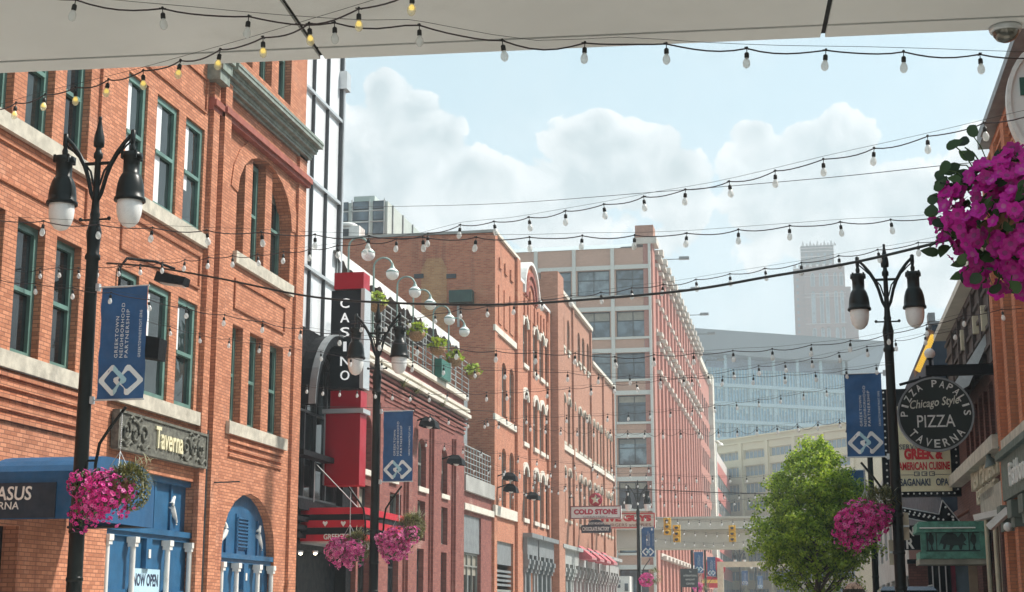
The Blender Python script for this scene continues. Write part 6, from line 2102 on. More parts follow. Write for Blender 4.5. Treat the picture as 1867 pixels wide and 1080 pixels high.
def sil(pts): mb.prism([(ox+u*W_, YV+.06, zb3+v*H_) for u, v in pts], (0, -.035, 0))
for a in (.10, .88):
    sil([(a-.025, .05), (a+.0, .3), (a-.055, .55), (a-.04, .8), (a-.02, .86), (a-.02, .98), (a+.02, .98), (a+.02, .86), (a+.05, .78), (a+.055, .5), (a+.02, .3), (a+.04, .05), (a+.015, .05), (a, .22), (a-.005, .05)])
sil([(.24, .3), (.27, .5), (.31, .75), (.38, .9), (.46, .97), (.56, .86), (.6, .7), (.63, .8), (.68, .95), (.72, .78), (.75, .6), (.7, .45), (.76, .3), (.68, .34), (.66, .1), (.62, .1), (.6, .32), (.52, .3), (.47, .08), (.43, .1), (.45, .32), (.38, .36), (.35, .12), (.31, .14), (.33, .36), (.28, .42)])
mb.box(ox, ox+W_, YV+.02, YV+.055, zb3, zb3+.04); mb.box(ox, ox+W_, YV+.02, YV+.055, zt3-.04, zt3); mb.box(ox+.03, ox+.06, YV+.02, YV+.055, zb3+.04, zt3-.04)
for u in (.2, .8): mb.box(ox+u*W_-.012, ox+u*W_+.012, YV+.02, YV+.055, zb3+.04, zt3-.04)
part('figure_relief', mb, VERDD, vx)
mb = MB(); mb.box(x0-.06, x1, YV+.0, YV+1.3, z0-.14, z0-.002); part('underside', mb, mat('dirty_cream_metal', (.32, .31, .25), .7, var=.25), vx)
mb = MB(); mb.tube([(x0-.02, YV-.1, zt3+.08), (x1-.3, YV-.1, zt3+.08)], .02, 6); part('light_tube', mb, WHITET, vx)
# goose-neck sign lamps
def sign_lamp(px, py, Y, aim, lab, wallx=4.5):
    q = onY(px, py, Y); t = thing('sign_lamp', lab, 'lamp', q, 'bent-arm sign lamps on the right')
    mb = MB(); top = q+Vector((.0, 0, .55))
    mb.tube([q+Vector((0, 0, .12)), q+Vector((-.02, 0, .42)), q+Vector((.08, 0, .62)), q+Vector((.3, 0, .68)), q+Vector((.48, 0, .55)), q+Vector((.52, 0, .2)), (wallx, Y, q.z+.1)], .022, 6); part('arm', mb, BLACKM, t)
    mb = MB(); mb.lathe([(.05, .18), (.06, .1), (.09, .06), (.2, -.1)], (0, 0, 0), 14)
    M_ = Matrix.Translation(q) @ Matrix.Rotation(aim, 4, 'Y')
    mb.v = [tuple(M_ @ Vector(v)) for v in mb.v]; part('shade', mb, mat('grey_green_shade', (.10, .13, .12), .5) if 'grey_green_shade' not in bpy.data.materials else bpy.data.materials['grey_green_shade'], t)
    mb = MB(); mb.lathe([(.19, -.095), (.1, -.06), (0, -.05)], (0, 0, 0), 14); mb.v = [tuple(M_ @ Vector(v)) for v in mb.v]; part('reflector', mb, CREAM, t)
sign_lamp(1826, 800, 36.6, -.95, 'uppermost bent-arm sign lamp, cream inside, above the wall lettering')
sign_lamp(1806, 842, 37.4, -.35, 'lower left bent-arm sign lamp above the wall lettering')
sign_lamp(1832, 825, 36.0, -.6, 'lower right bent-arm sign lamp above the wall lettering')
for i, (a, b) in enumerate(((1800, 940), (1822, 946))):
    q = onX(a, b, 4.1); t = thing('flood_light', ('left' if i == 0 else 'right')+' white box flood light above the restaurant windows', 'light', q)
    mb = MB(); d = Vector((-.5, .25, -.1 if i == 0 else -.45)).normalized(); s_ = Vector((.3, .9, 0)).normalized()*.16; up = d.cross(s_).normalized()*.07
    a_, b_ = q-d*.3, q+d*.3
    mb.hexa([a_-s_-up, a_+s_-up, b_+s_-up, b_-s_-up, a_-s_+up, a_+s_+up, b_+s_+up, b_-s_+up]); part('housing', mb, WHITEF, t)
    mb = MB(); mb.tube([a_, (4.5, a_.y, a_.z+.15)], .03, 6); part('bracket', mb, BLACKM, t)
sc_ = thing('security_camera', 'small white security camera on the dark pier at right', 'camera', FR.p(ur-.3, FR.z(1838, 960), .3))
q = onX(1838, 961, 4.2); mb = MB(); mb.sphere(q, .1, 10, 8); part('dome', mb, WHITEF, sc_); mb = MB(); mb.tube([q, (4.5, q.y, q.z+.05)], .05, 6); part('bracket', mb, WHITEF, sc_)

# navy end wall beyond, and the yellow bulb marquee
R3 = thing('navy_building', 'tall navy painted building end beyond the timber clad restaurant', 'building', (4.5, 52, 0))
YN = 52.
nx0, nx1 = onY(1701, 640, YN).x, 14
nz = onY(1720, 592, YN).z
mb = MB(); mb.box(nx0, nx1, YN, YN+22, 4.6, nz); part('wall', mb, NAVYW, R3)
mb = MB(); wall(mb, FR, YN-3+.02, YN+22, 0, 4.6, [op(52.5, 55.5, .1, 3.4), op(57, 60, .1, 3.4), op(63, 68, .1, 3.4)], rev=.4); mb.poly([(4.5, YN-2.98, 0), (12, YN-2.98, 0), (12, YN-2.98, 4.6), (4.5, YN-2.98, 4.6)]); part('ground_floor', mb, BRICK_DK, R3)
for o in (op(52.5, 55.5, .1, 3.4), op(57, 60, .1, 3.4), op(63, 68, .1, 3.4)): window(R3, FR, o, rec=.3, fw=.1, fm=DKF, gm=GLASS, mull=2)
mb = MB(); mb.box(nx0-.06, nx0+.9, YN-.06, YN+1, nz, nz+.12); mb.box(nx0-.1, nx0+.12, YN-.1, YN+.5, nz+.12, nz+.4); part('coping', mb, GREYM, R3)
ya_ = thing('yellow_bulb_sign', 'slanted yellow bulb covered sign edge above the globe lamp', 'sign', onY(1685, 640, 50))
mb = MB(); Q = [onY(x, y, 50.) for x, y in ((1669, 668), (1671, 682), (1698, 640), (1703, 604), (1692, 601), (1690, 622))]
mb.prism(Q, (0, .9, 0)); part('board', mb, mat('brown_sign_back', (.2, .1, .05), .6), ya_)
mb = MB()
for i in range(20):
    for j in range(3):
        q = onY(1671+i*1.45+j*2.6, 674-i*3.3+j*1.5, 49.95); mb.sphere(q, .045, 6, 4)
part('bulbs', mb, YBULB, ya_)
# pale grey building farther down
R5 = thing('pale_building', 'pale grey plain building beyond the marquee sign, behind the lamp post', 'building', (4.5, 90, 0))
o5 = [op(76+k*6, 79+k*6, 4.5, 6.4) for k in range(6)] + [op(75+k*6, 79.4+k*6, .1, 3.2) for k in range(6)]
mb = MB(); wall(mb, FR, 74.3, 112, 0, onX(1622, 850, 4.5).z, o5, rev=.3); shell(mb, FR, 74.3, 112, 0, onX(1622, 850, 4.5).z, 12); part('wall', mb, mat('pale_grey_block', (.46, .46, .44), .85, var=.1, scale=.6, dirt=(.33, .33, .31)), R5)
for o in o5: window(R5, FR, o, rec=.25, fw=.1, fm=DKF, gm=GLASSB, rail=False)
# vertical letter sign fragments on the pole side: white letters on black
vs_ = thing('letter_sign', 'black sign with pale letters N R behind the lamp post', 'sign', onY(1655, 985, 49))
mb = MB(); a_, b_ = onY(1640, 1003, 49), onY(1672, 958, 49); mb.box(a_.x, 4.5, 49, 49.2, a_.z, b_.z); part('board', mb, BLACKM, vs_)
mb = MB(); text(mb, 'N', onY(1660, 978, 49), (1, 0, 0), (0, 0, 1), w=.22, h=.28, depth=.02, bold=.03); text(mb, 'R', onY(1660, 1001, 49), (1, 0, 0), (0, 0, 1), w=.24, h=.34, depth=.02, bold=.03); part('lettering', mb, WHITET, vs_)
# pale notice boards strapped to the lamp post
for i, (a, b, c_, d) in enumerate(((1646, 1656, 935, 985), (1622, 1628, 985, 1030))):
    p, q = onY(a, d, 34.85), onY(b, c_, 34.85)
    t = thing('post_notice', ('upper' if i == 0 else 'lower')+' narrow cream notice strapped behind the right lamp post', 'notice', (p.x, 34.85, p.z))
    mb = MB(); mb.box(p.x, q.x, 34.83, 34.87, p.z, q.z); part('sheet', mb, CREAMT, t)
    mb = MB(); mb.box(min(p.x, 1.85), max(q.x, 1.95), 34.72, 34.829, (p.z+q.z)/2-.02, (p.z+q.z)/2+.02); part('strap', mb, SILVER, t)
# patio front below the lantern box
pf = thing('restaurant_porch', 'dark timber porch with red and tan panels under the copper lantern box', 'porch', (4.2, 43.5, 0))
mb = MB()
yy = 44.5
def pq(px): return onY(px, 1050, yy).x
mb.box(pq(1657), pq(1692), yy, yy+.2, 0, onY(1670, 1022, yy).z); part('brick_panel', mb, BRICK_DK, pf)
mb = MB(); mb.box(pq(1692), pq(1733), yy-.1, yy+.2, 0, onY(1700, 1018, yy).z); mb.box(pq(1655), pq(1785), yy-.12, yy-.02, onY(1700, 1024, yy).z-.06, onY(1700, 1020, yy).z); part('dark_frame', mb, BLACKM, pf)
mb = MB(); mb.box(pq(1732), pq(1742), yy-.05, yy+.15, 0, onY(1735, 1020, yy).z); part('red_post', mb, mat('dark_crimson_post', (.2, .015, .04), .5), pf)
mb = MB(); mb.box(pq(1742), pq(1766), yy, yy+.15, 0, onY(1750, 1020, yy).z); part('grey_pane', mb, GLASSB, pf)
mb = MB(); mb.box(pq(1766), pq(1787), yy-.05, yy+.15, 0, onY(1775, 1020, yy).z); part('tan_panel', mb, PLANK, pf)
mb = MB()
for x in (1700, 1712, 1724): mb.tube([(pq(x), yy-.15, 0), (pq(x), yy-.15, onY(x, 1022, yy).z)], .02, 6)
part('chrome_rail', mb, SILVER, pf)

# second right-hand lamp, farther lamps and banners
lamp4 = clone(lamp3, (2.35, 59, 0), 'black twin lantern street lamp partly hidden behind the right banner')
bn4 = clone(bn3, (2.35, 59, 0), 'blue street banner mostly hidden by the tree and the nearer banner')
far = [(-10.5, 97., 'slim black street lamp in front of the cream FIVE GUYS sign'), (-10.3, 139., 'slim black street lamp with a blue banner just left of the tree, nearer one'), (-10.0, 152., 'slim black street lamp with a blue banner just left of the tree, farther one'), (-9.0, 205., 'very distant street lamp left of the tree under the guideway'), (-8.0, 235., 'most distant street lamp beside the tree under the guideway')]
bl = ['small blue banner below the cream FIVE GUYS sign', 'larger of two small blue banners under the guideway', 'smaller of two small blue banners under the guideway', 'very distant blue banner left of the tree', 'most distant blue banner beside the tree']
for i, (x, y, lab) in enumerate(far):
    clone(lamp1, (x, y, 0), lab); b_ = clone(bn1, (x, y, 0), bl[i])
def small_basket(p, lab):
    t = thing('hanging_basket', lab, 'hanging basket', p); t['group'] = 'hanging flower baskets on the lamps'
    p = Vector(p); mf, ml = MB(), MB()
    for k in range(170):
        d = rdir(); flower(mf, p+Vector((-.22+d.x*.48, d.y*.4, d.z*.42-.05)), d+Vector((0, -.5, 0)), .075, 5, 1)
        d = rdir(); blade(ml, p+Vector((.38+d.x*.34, d.y*.3, .22+d.z*.35)), d, .25, .06)
    part('petunias', mf, [PETAL, THROAT], t); part('grasses', ml, LEAFY, t)
    mb = MB(); mb.lathe([(0, -.3), (.2, -.25), (.3, 0), (0, .02)], p, 10); part('bowl', mb, TERRA, t)
    mb = MB(); mb.tube([p, p+Vector((0, 0, 1.2))], .012, 4); part('chain', mb, SILVER, t)
small_basket((-10.5+.66, 97, onY(1187, 1056, 97).z), 'small distant flower basket below the FIVE GUYS sign')
small_basket((-10.3+.66, 139, onY(1290, 1070, 139).z), 'smallest distant flower basket near the dark banquet sign')
# banquet centre sign, red sign, signal mast
Yb = 134.
a_, b_ = onY(1241, 1071, Yb), onY(1272, 1037, Yb)
bq = thing('notice_board', 'dark notice board reading International Banquet Center below the guideway', 'sign', (a_.x, Yb, 0))
mb = MB(); mb.box(a_.x, b_.x, Yb, Yb+.2, a_.z, b_.z); part('board', mb, mat('charcoal_board', (.03, .035, .04), .5), bq)
mb = MB()
for i, w_ in enumerate(('The', 'INTERNATIONAL', 'BANQUET', 'CENTER')):
    z = b_.z-.32-.34*i; text(mb, w_, ((a_.x+b_.x)/2+.1, Yb, z), (1, 0, 0), (0, 0, 1), w=(.2, 1.15, .8, .7)[i], h=.15, depth=.02)
part('lettering', mb, WHITET, bq)
mb = MB(); mb.box(a_.x, a_.x+.12, Yb+.02, Yb+.15, 0, a_.z); mb.box(b_.x-.12, b_.x, Yb+.02, Yb+.15, 0, a_.z); part('post', mb, BLACKM, bq)
Yr = 170.
a_, b_ = onY(1281, 1072, Yr), onY(1309, 1040, Yr)
rd_ = thing('red_shop_sign', 'small red shop sign with yellow band beyond the guideway', 'sign', (a_.x, Yr, 0))
mb = MB(); mb.box(a_.x, b_.x, Yr, Yr+.6, a_.z, b_.z); mb.lathe([(0, 0), (1.1, 0), (1.1, .3), (0, .3)], (0, 0, 0), 18); n0 = len(mb.v)-72
cc = onY(1304, 1035, Yr)
mb.v[8:] = [(cc.x+x, Yr+z, cc.z+y) for x, y, z in mb.v[8:]]; part('red_panel', mb, REDL, rd_)
mb = MB(); mb.box(a_.x, b_.x, Yr-.05, Yr-.002, a_.z+.5, a_.z+.85); part('yellow_band', mb, mat('yellow_band_paint', (.75, .5, .1), .5), rd_)
mb = MB(); mb.box(a_.x+.3, a_.x+.5, Yr+.1, Yr+.3, 0, a_.z); part('post', mb, DKF, rd_)
Ym = 160.
gm = thing('gantry', 'pale cream street gantry beyond the guideway left of the tree', 'gantry', onY(1313, 1060, Ym))
mb = MB(); a_ = onY(1313, 1038, Ym); b_ = onY(1400, 1036, Ym); mb.box(a_.x-.3, a_.x+.3, Ym, Ym+.5, 0, a_.z+.2); part('leg', mb, CREAMT, gm)
mb = MB(); mb.box(a_.x-.3, b_.x+3, Ym+.02, Ym+.45, a_.z+.21, a_.z+.75); part('beam', mb, CREAMT, gm)
# traffic signals
def signal(px, py, Y, lab, pair=True):
    q = onY(px, py, Y); t = thing('traffic_signal', lab, 'traffic signal', q, 'yellow traffic signals on mast arms')
    for i, (dx, dz, dy) in enumerate(((-.22, .28, 0), (.42, -.22, .4)) if pair else ((0, 0, 0),)):
        mb = MB(); x = q.x+dx; z = q.z+dz
        for k in range(3):
            zz = z+.42*(1-k); mb.box(x-.26, x+.26, Y+dy, Y+dy+.4, zz-.2, zz+.2)
            mb.tube([(x-.25, Y+dy+.2, zz), (x+.25, Y+dy+.2, zz)], .12, 8)
            mb.tube([(x, Y+dy, zz+.05), (x, Y+dy-.22, zz+.02)], .16, 10)
        h_ = part('signal_head', mb, YELLOW, t)
        mb = MB()
        for k in range(3): mb.lathe([(0, 0), (.13, 0)], (0, 0, 0), 10)
        n_ = len(mb.v)//3
        mb.v = [(x+v[0], Y+dy-.225, z+.42*(1-j//n_)+v[1]) for j, v in enumerate(mb.v)]; part('lens', mb, mat('dark_lens', (.03, .03, .03), .2) if 'dark_lens' not in bpy.data.materials else bpy.data.materials['dark_lens'], h_)
    mb = MB(); mb.tube([(q.x, Y+.3, q.z+.95), (q.x, Y+.3, q.z-.9)], .04, 6)
    part('bracket', mb, GALV, t)
    return t
t = signal(1222, 967, 113., 'nearer pair of yellow traffic signals right of the cream sign')
mb = MB(); q = onY(1222, 967, 113.); mb.tube([(q.x, 113.3, q.z+.9), (-12., 113.3, q.z+.95), (-12.2, 113.3, q.z+.9)], .06, 6); mb.tube([(-12.2, 113.3, 0), (-12.2, 113.3, q.z+1.2)], .11, 8); part('mast', mb, GALV, t)
t = signal(1335, 973, 118., 'farther yellow traffic signal against the guideway left of the tree', False)
mb = MB(); q = onY(1335, 963, 118.); mb.tube([(q.x, 118.3, q.z), (1.4, 118.3, q.z-.05), (1.4, 118.3, 0)], .08, 6); part('mast', mb, GALV, t)

# parked car beyond the right lamp
def car(x, y):
    t = thing('parked_car', 'dark blue parked car roof just visible left of the right lamp post', 'car', (x, y, 0))
    mb = MB()
    sec = [(-2.3, .45, .85), (-2.2, .35, 1.05), (-1.3, .3, 1.12), (1.5, .3, 1.15), (2.2, .35, 1.05), (2.3, .45, .8)]
    V = []
    for yy_, za, zb_ in sec: V += [(x-.92, y+yy_, za), (x+.92, y+yy_, za), (x+.94, y+yy_, (za+zb_)/2), (x+.84, y+yy_, zb_), (x-.84, y+yy_, zb_), (x-.94, y+yy_, (za+zb_)/2)]
    mb.mesh(V, [(6*i+k, 6*i+(k+1) % 6, 6*i+6+(k+1) % 6, 6*i+6+k) for i in range(5) for k in range(6)]+[(5, 4, 3, 2, 1, 0), (30, 31, 32, 33, 34, 35)], 0, False); part('body', mb, mat('dark_blue_car_paint', (.015, .025, .07), .25, coat=.6), t)
    cabz = onY(1616, 1071, y).z
    mb = MB(); c_ = [(x-.8, y-1.9, 1.12), (x+.8, y-1.9, 1.12), (x+.8, y+1.2, 1.14), (x-.8, y+1.2, 1.14), (x-.66, y-1.4, cabz-.1), (x+.66, y-1.4, cabz-.1), (x+.66, y+.5, cabz-.1), (x-.66, y+.5, cabz-.1)]; mb.hexa(c_); part('windows', mb, GLASS, t)
    mb = MB(); mb.hexa([(x-.68, y-1.45, cabz-.1), (x+.68, y-1.45, cabz-.1), (x+.68, y+.55, cabz-.1), (x-.68, y+.55, cabz-.1), (x-.6, y-1.3, cabz), (x+.6, y-1.3, cabz), (x+.6, y+.4, cabz), (x-.6, y+.4, cabz)]); part('roof', mb, bpy.data.materials['dark_blue_car_paint'], t)
    mb = MB(); mb.tube([(x-.6, y-1.2, cabz+.03), (x-.6, y+.3, cabz+.03)], .02, 6); mb.tube([(x+.6, y-1.2, cabz+.03), (x+.6, y+.3, cabz+.03)], .02, 6); part('roof_rail', mb, SILVER, t)
    for sx in (-1, 1):
        for yy_ in (-1.45, 1.4):
            mb = MB(); mb.tube([(x+sx*.75, y+yy_, .33), (x+sx*.95, y+yy_, .33)], .33, 16); w_ = part('wheel', mb, SOCK, t)
            mb = MB(); mb.tube([(x+sx*.94, y+yy_, .33), (x+sx*.96, y+yy_, .33)], .2, 12); part('rim', mb, SILVER, w_)
        mb = MB(); mb.box(x+sx*.65-.15, x+sx*.65+.15, y-2.32, y-2.25, .75, .9); part('tail_light', mb, REDL, t)
car(2.35, 41.)

# man walking away, only the top of his head shows
def man(base, H):
    t = thing('person', 'man seen from behind with thinning dark hair at the bottom edge', 'person', base)
    bx, by = base[0], base[1]
    k = H/1.76
    J = {'pel': (0, 0, .96), 'sp': (0, .01, 1.16), 'ch': (0, .0, 1.36), 'nk': (0, 0, 1.50), 'hd0': (0, .01, 1.57),
         'sL': (-.19, 0, 1.43), 'eL': (-.25, .03, 1.13), 'wL': (-.24, .12, .88), 'sR': (.19, 0, 1.43), 'eR': (.25, -.06, 1.14), 'wR': (.25, -.03, .88),
         'hL': (-.1, 0, .9), 'kL': (-.11, .10, .50), 'aL': (-.11, .16, .09), 'tL': (-.12, .3, .04), 'hR': (.1, 0, .9), 'kR': (.11, -.02, .49), 'aR': (.11, -.22, .12), 'tR': (.12, -.1, .04)}
    Rr = {'pel': .15, 'sp': .14, 'ch': .16, 'nk': .065, 'hd0': .06, 'sL': .075, 'eL': .048, 'wL': .032, 'sR': .075, 'eR': .048, 'wR': .032, 'hL': .1, 'kL': .062, 'aL': .042, 'tL': .035, 'hR': .1, 'kR': .062, 'aR': .042, 'tR': .035}
    Ed = [('pel', 'sp'), ('sp', 'ch'), ('ch', 'nk'), ('nk', 'hd0'), ('ch', 'sL'), ('sL', 'eL'), ('eL', 'wL'), ('ch', 'sR'), ('sR', 'eR'), ('eR', 'wR'), ('pel', 'hL'), ('hL', 'kL'), ('kL', 'aL'), ('aL', 'tL'), ('pel', 'hR'), ('hR', 'kR'), ('kR', 'aR'), ('aR', 'tR')]
    names = list(J)
    # fingers: short chains off each wrist
    for s, w in (('L', 'wL'), ('R', 'wR')):
        wx, wy, wz = J[w]
        J['p'+s] = (wx, wy+.01, wz-.07); Rr['p'+s] = .028; Ed.append((w, 'p'+s))
        for f in range(4):
            n1, n2 = 'f%d%s' % (f, s), 'g%d%s' % (f, s)
            J[n1] = (wx, wy-.03+f*.022, wz-.13); J[n2] = (wx*.97, wy-.025+f*.022, wz-.17-.01*(f in (1, 2))); Rr[n1] = .009; Rr[n2] = .008
            Ed += [('p'+s, n1), (n1, n2)]
        J['u'+s] = (wx*.93, wy+.05, wz-.09); Rr['u'+s] = .010; Ed.append((w, 'u'+s))
    names = list(J)
    bm = bmesh.new(); sk = bm.verts.layers.skin.verify(); vv_ = {}
    for n in names:
        v = bm.verts.new((bx+J[n][0]*k, by+J[n][1]*k, J[n][2]*k)); v[sk].radius = (Rr[n]*k, Rr[n]*k); v[sk].use_root = n == 'pel'; vv_[n] = v
    for a, b in Ed: bm.edges.new((vv_[a], vv_[b]))
    me = bpy.data.meshes.new('body'); bm.to_mesh(me); bm.free(); me.materials.append(SHIRT)
    o = part('body', me, SHIRT, t)
    o.modifiers.new('skin', 'SKIN'); m_ = o.modifiers.new('sub', 'SUBSURF'); m_.levels = 2; m_.render_levels = 2
    # head
    mb = MB(); hc = Vector((bx, by+.02, H-.125))
    mb.sphere(hc, (.076, .098, .125), 24, 18)
    for i, v in enumerate(mb.v):
        p = Vector(v)-hc
        if p.z < 0: p.x *= 1+p.z*1.6; p.y = p.y*(1+p.z*.8)+(-p.z)*.15
        mb.v[i] = tuple(hc+p)
    for sx in (-1, 1): mb.sphere(hc+Vector((sx*.078, 0, -.015)), (.013, .024, .034), 8, 6)
    mb.sphere(hc+Vector((0, .108, -.025)), (.014, .022, .024), 8, 6)
    part('head', mb, SKIN, t)
    mb = MB()
    for i in range(16):
        for j in range(5):
            a0, a1 = PI+PI*i/16*1.0, PI+PI*(i+1)/16
            def hp(a, j): z = -.06+.028*j; r = math.sqrt(max(0, 1-(z/.125)**2)); return hc+Vector((.081*r*math.cos(a), .104*r*math.sin(a)-.003, z))
            mb.poly([hp(a0, j), hp(a1, j), hp(a1, j+1), hp(a0, j+1)], 0, True)
    for i in range(90):
        a = random.uniform(PI, 2*PI); z = random.uniform(.04, .11); r = math.sqrt(max(0, 1-(z/.125)**2))
        p = hc+Vector((.08*r*math.cos(a), .102*r*math.sin(a), z+.003)); blade(mb, p, (random.uniform(-.5, .5), random.uniform(-1, .3), .2), .04, .006, .3, 2)
    part('hair', mb, HAIR, t)
    mb = MB()
    for sx in (-1, 1): mb.sphere(hc+Vector((sx*.03, .096, .0)), .011, 8, 6)
    part('eyes', mb, WHITET, t)
hp_ = onY(1556, 1061, 10.)
man((hp_.x, 10., 0), hp_.z)

# ------------------------------------------------------------------ string lights and wires
def bulb_mesh():
    mb = MB(); mb.lathe([(.011, -.075), (.016, -.085), (.026, -.105), (.029, -.125), (.024, -.145), (.012, -.157), (0, -.16)], seg=10); return mb
def socket_mesh():
    mb = MB(); mb.lathe([(0, .016), (.008, .014), (.012, .004), (.007, -.004), (.0035, -.008), (.0035, -.03), (.012, -.034), (.017, -.04), (.018, -.072), (.014, -.078), (.0, -.078)], seg=8); mb.box(-.025, .025, -.004, .004, -.001, .005); return mb
def fil_mesh():
    mb = MB(); mb.lathe([(0, -.082), (.012, -.088), (.019, -.105), (.017, -.118), (0, -.124)], seg=8); return mb
ME_F = fil_mesh().data('filament', FILA)
ME_B, ME_BL, ME_S = bulb_mesh().data('bulb', BULBG), bulb_mesh().data('bulb', BULBW), socket_mesh().data('socket', SOCK)

def catmull(P, n=10):
    out = []
    for i in range(len(P)-1):
        p0, p1, p2, p3 = P[max(0, i-1)], P[i], P[i+1], P[min(len(P)-1, i+2)]
        for k in range(n):
            t = k/n
            out.append(.5*((2*p1)+(p2-p0)*t+(2*p0-5*p1+4*p2-p3)*t*t+(3*p1-p0-3*p2+p3)*t**3))
    out.append(P[-1]); return out

def string(pts, dL, dR, label, xs=None, spacing=.61, lit=False, r=.0066, sc=None, sag=.03):
    sc = sc or min(1.5, .92+.010*max(dL, dR)); r = r*(1 if max(dL, dR) < 30 else .8)
    """pts: where the cable runs in the picture, from left to right; dL, dR: how far away (along the street) its two ends are"""
    n = len(pts); P = []
    x0, x1 = pts[0][0], pts[-1][0]
    for x, y in pts:
        f = (x-x0)/(x1-x0); Y = 1/((1-f)/dL+f/dR)
        P.append(onY(x, y, Y))
    C_ = catmull(P, 8)
    t = thing('string_light', label, 'string lights', (P[0]+P[-1])/2, 'string lights across the street')
    # bulbs at given picture x positions or at even spacing
    acc = [0]
    for a, b in zip(C_, C_[1:]): acc.append(acc[-1]+(b-a).length)
    if spacing:
        m = max(2, int(acc[-1]/spacing)); ds = [acc[-1]*(k+.5)/m for k in range(m)]
    def at(d):
        for i in range(len(acc)-1):
            if acc[i+1] >= d: f = (d-acc[i])/max(1e-6, acc[i+1]-acc[i]); return C_[i]+(C_[i+1]-C_[i])*f
        return C_[-1]
    B_ = [at(d) for d in ds]
    # the cable scallops a little between the bulbs
    path = []; cyc = acc[-1]/m; N = m*6
    for k in range(N+1):
        d = acc[-1]*k/N; p = at(d).copy(); ph = (d/cyc-.5) % 1.0
        p.z -= sag*(1-abs(2*ph-1)**2)*(.7+.6*math.sin(k*.21+x0)**2) - .0
        path.append(p)
    mb = MB(); mb.tube(path, r, 5); part('cable', mb, CABLE, t)
    mb = MB(); mb.tube([p+Vector((0, 0, .035+.0*i)) for i, p in enumerate(C_[::4]+[C_[-1]])], .0022, 4); part('support_wire', mb, SOCK, t)
    for i, p in enumerate(B_):
        b = bpy.data.objects.new('bulb', ME_BL if lit else ME_B); COL.objects.link(b); b.parent = t; b.matrix_parent_inverse = Matrix.Translation(-t.location)
        b.location = p; b.scale = (sc, sc, sc); b.rotation_euler = (random.uniform(-.12, .12), random.uniform(-.16, .16), random.uniform(0, 6))
        s_ = bpy.data.objects.new('socket', ME_S); COL.objects.link(s_); s_.parent = b
        if lit:
            s_ = bpy.data.objects.new('filament', ME_F); COL.objects.link(s_); s_.parent = b
    return t

string([(60, -14), (165, 4), (342, 20), (505, 35), (670, 45), (745, 44), (825, 58), (978, 82), (1130, 76), (1277, 85), (1425, 91), (1568, 93), (1713, 97), (1853, 102), (1990, 106)], 9.7, 12.2, 'string of clear bulbs running under the bridge edge across the whole frame')
string([(-90, 212), (0, 196), (62, 178), (150, 157), (248, 133), (347, 106), (452, 77), (566, 43), (679, 9), (805, -32)], 14.2, 9.4, 'string of glowing yellow bulbs rising at upper left over the brick facade', lit=True)
string([(-70, 400), (41, 402), (153, 408), (264, 415), (371, 420), (481, 424), (565, 428), (673, 431), (769, 433), (871, 433), (971, 433), (1070, 430), (1172, 429), (1268, 425), (1362, 418), (1458, 411), (1553, 404), (1648, 400), (1760, 392)], 15.5, 18.5, 'long level string of bulbs crossing behind the left lamp lanterns')
string([(-40, 495), (40, 493), (98, 488), (159, 489), (213, 485), (274, 481), (338, 474), (404, 468), (471, 464), (540, 457), (613, 448), (690, 440), (768, 429), (842, 410), (928, 402), (1014, 388), (1107, 372), (1196, 355), (1298, 338), (1397, 316), (1505, 290), (1620, 265), (1739, 238), (1853, 211), (1960, 190)], 26, 14.5, 'string of bulbs rising to the right against the clouds')
string([(640, 588), (700, 587), (773, 576), (833, 564), (897, 558), (960, 552), (1028, 541), (1092, 534), (1162, 524), (1232, 516), (1305, 504), (1382, 492), (1459, 480), (1541, 465), (1625, 452), (1700, 438), (1790, 418)], 27, 20.5, 'string of bulbs hanging close along the thick black cable')
string([(-40, 505), (45, 515), (130, 525), (210, 535), (297, 552), (379, 569), (459, 583), (545, 598), (620, 610), (700, 620), (785, 630), (844, 636), (921, 641), (995, 644), (1067, 645), (1139, 652), (1209, 646), (1280, 644), (1350, 639), (1420, 636), (1490, 628), (1556, 621), (1630, 606), (1700, 590), (1767, 573), (1862, 560)], 22, 25, 'string of bulbs passing just above the top of the red marquee sign base')
string([(230, 573), (285, 588), (343, 605), (410, 617), (475, 627), (538, 634), (597, 644), (665, 656), (725, 660), (785, 664), (844, 672), (904, 674), (963, 676), (1020, 678), (1078, 683), (1135, 685), (1190, 686), (1246, 688), (1298, 688), (1354, 686), (1404, 684), (1459, 682), (1512, 677), (1560, 672), (1625, 662)], 29, 32, 'string of bulbs at the level of the black sign lower letters')
string([(545, 702), (600, 708), (678, 712), (730, 716), (778, 718), (822, 716), (867, 717), (914, 715), (961, 713), (1008, 710), (1057, 706), (1107, 702), (1159, 698), (1211, 692), (1263, 686), (1317, 678), (1372, 669), (1431, 662), (1489, 652), (1550, 639), (1620, 624), (1700, 608), (1770, 596)], 38, 29, 'string of bulbs starting at the casino wall and rising toward the right lamp')
string([(700, 750), (760, 752), (800, 758), (857, 768), (893, 764), (940, 761), (990, 760), (1030, 758), (1065, 758), (1104, 756), (1141, 754), (1181, 751), (1220, 748), (1259, 745), (1302, 739), (1344, 734), (1387, 728), (1431, 721), (1475, 714), (1520, 707), (1570, 699)], 44, 41, 'string of bulbs over the middle of the far office block windows')
string([(870, 768), (950, 772), (1000, 779), (1048, 782), (1096, 784), (1143, 786), (1189, 786), (1234, 786), (1279, 785), (1321, 783), (1363, 781), (1406, 778), (1451, 774), (1497, 769), (1550, 764)], 46, 39, 'deeply scalloped string of bulbs above the cream building roof', sag=.13)
string([(850, 850), (930, 858), (1000, 860), (1065, 861), (1130, 862), (1191, 864), (1251, 868), (1311, 869), (1369, 869), (1440, 866)], 58, 56, 'string of bulbs just above the COLD STONE emblem')
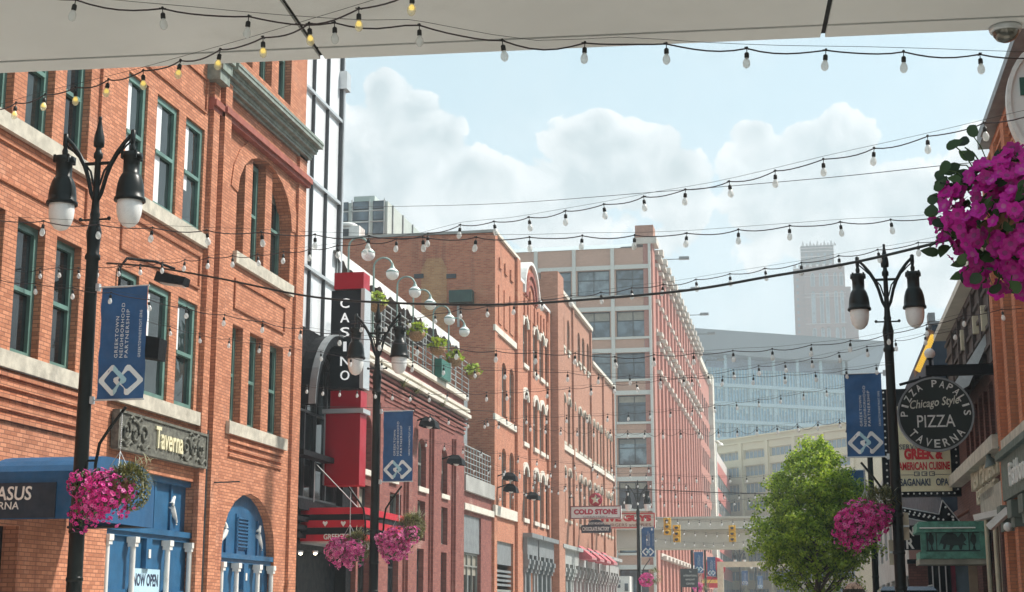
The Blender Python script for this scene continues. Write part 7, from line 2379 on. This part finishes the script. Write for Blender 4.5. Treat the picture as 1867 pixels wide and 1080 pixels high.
string([(880, 838), (940, 860), (1000, 879), (1060, 886), (1122, 891), (1200, 897), (1300, 900), (1420, 899)], 60, 62, 'string of bulbs sloping down to the guideway top')
string([(960, 880), (1040, 897), (1110, 907), (1200, 914), (1300, 915), (1430, 902)], 68, 66, 'string of bulbs behind the sign emblem, lower than the sloping one')
string([(900, 905), (1000, 890), (1090, 884), (1180, 880), (1260, 884)], 64, 70, 'short string of bulbs between brown brick building and office block')
string([(1130, 936), (1220, 946), (1300, 950), (1410, 945)], 78, 74, 'string of bulbs along the guideway parapet')
string([(1160, 955), (1240, 967), (1310, 972), (1420, 966)], 84, 82, 'string of bulbs across the middle of the guideway')
string([(1170, 978), (1250, 988), (1320, 990), (1420, 982)], 95, 92, 'lowest string of bulbs along the guideway underside')
string([(760, 800), (840, 815), (900, 825), (980, 838), (1060, 846), (1130, 850), (1200, 850)], 52, 54, 'string of bulbs in front of gabled building middle windows')

def wire(pts, d0, d1, r, name, label):
    P = []
    for i, (x, y) in enumerate(pts):
        f = (x-pts[0][0])/(pts[-1][0]-pts[0][0]); P.append(onY(x, y, 1/((1-f)/d0+f/d1)))
    mb = MB(); mb.tube(catmull(P, 8), r, 6); solo(name, mb, SOCK, label, 'cable', 'overhead wires')
wire([(195, 480), (277, 487), (400, 508), (560, 540), (700, 552), (900, 556), (1050, 548), (1250, 530), (1400, 505), (1560, 478), (1720, 440), (1860, 405)], 27, 20, .02, 'overhead_cable', 'thick black cable sagging across the street from left wall to right edge')
wire([(640, 378), (900, 372), (1200, 350), (1500, 325), (1720, 302), (1900, 285)], 40, 22, .006, 'thin_wire', 'thin faint wire across the clouds above the sagging cable')
wire([(480, 740), (600, 742), (760, 745), (900, 750)], 40, 42, .008, 'thin_wire', 'thin wire in front of the red panels')
wire([(1122, 890), (1300, 898), (1560, 905)], 72, 66, .02, 'span_wire', 'pale span wire above the guideway')
wire([(900, 556), (1010, 545), (1120, 540)], 60, 62, .01, 'thin_wire', 'short thin wire by the brown brick roof corner')

# ------------------------------------------------------------------ summer haze: one even box of air over everything
mb = MB(); mb.box(-1320, 1320, -420, 2320, -1.3, 130)
hz, g_, out_ = newmat('haze_air')
pv = g_.n('ShaderNodeVolumePrincipled')
pv.inputs['Color'].default_value = (.86, .93, .97, 1)
pv.inputs['Density'].default_value = .00108
pv.inputs['Anisotropy'].default_value = .2
hz.node_tree.links.new(pv.outputs[0], out_.inputs['Volume'])
ho = part('haze', mb, hz, None)
ho['kind'] = 'stuff'
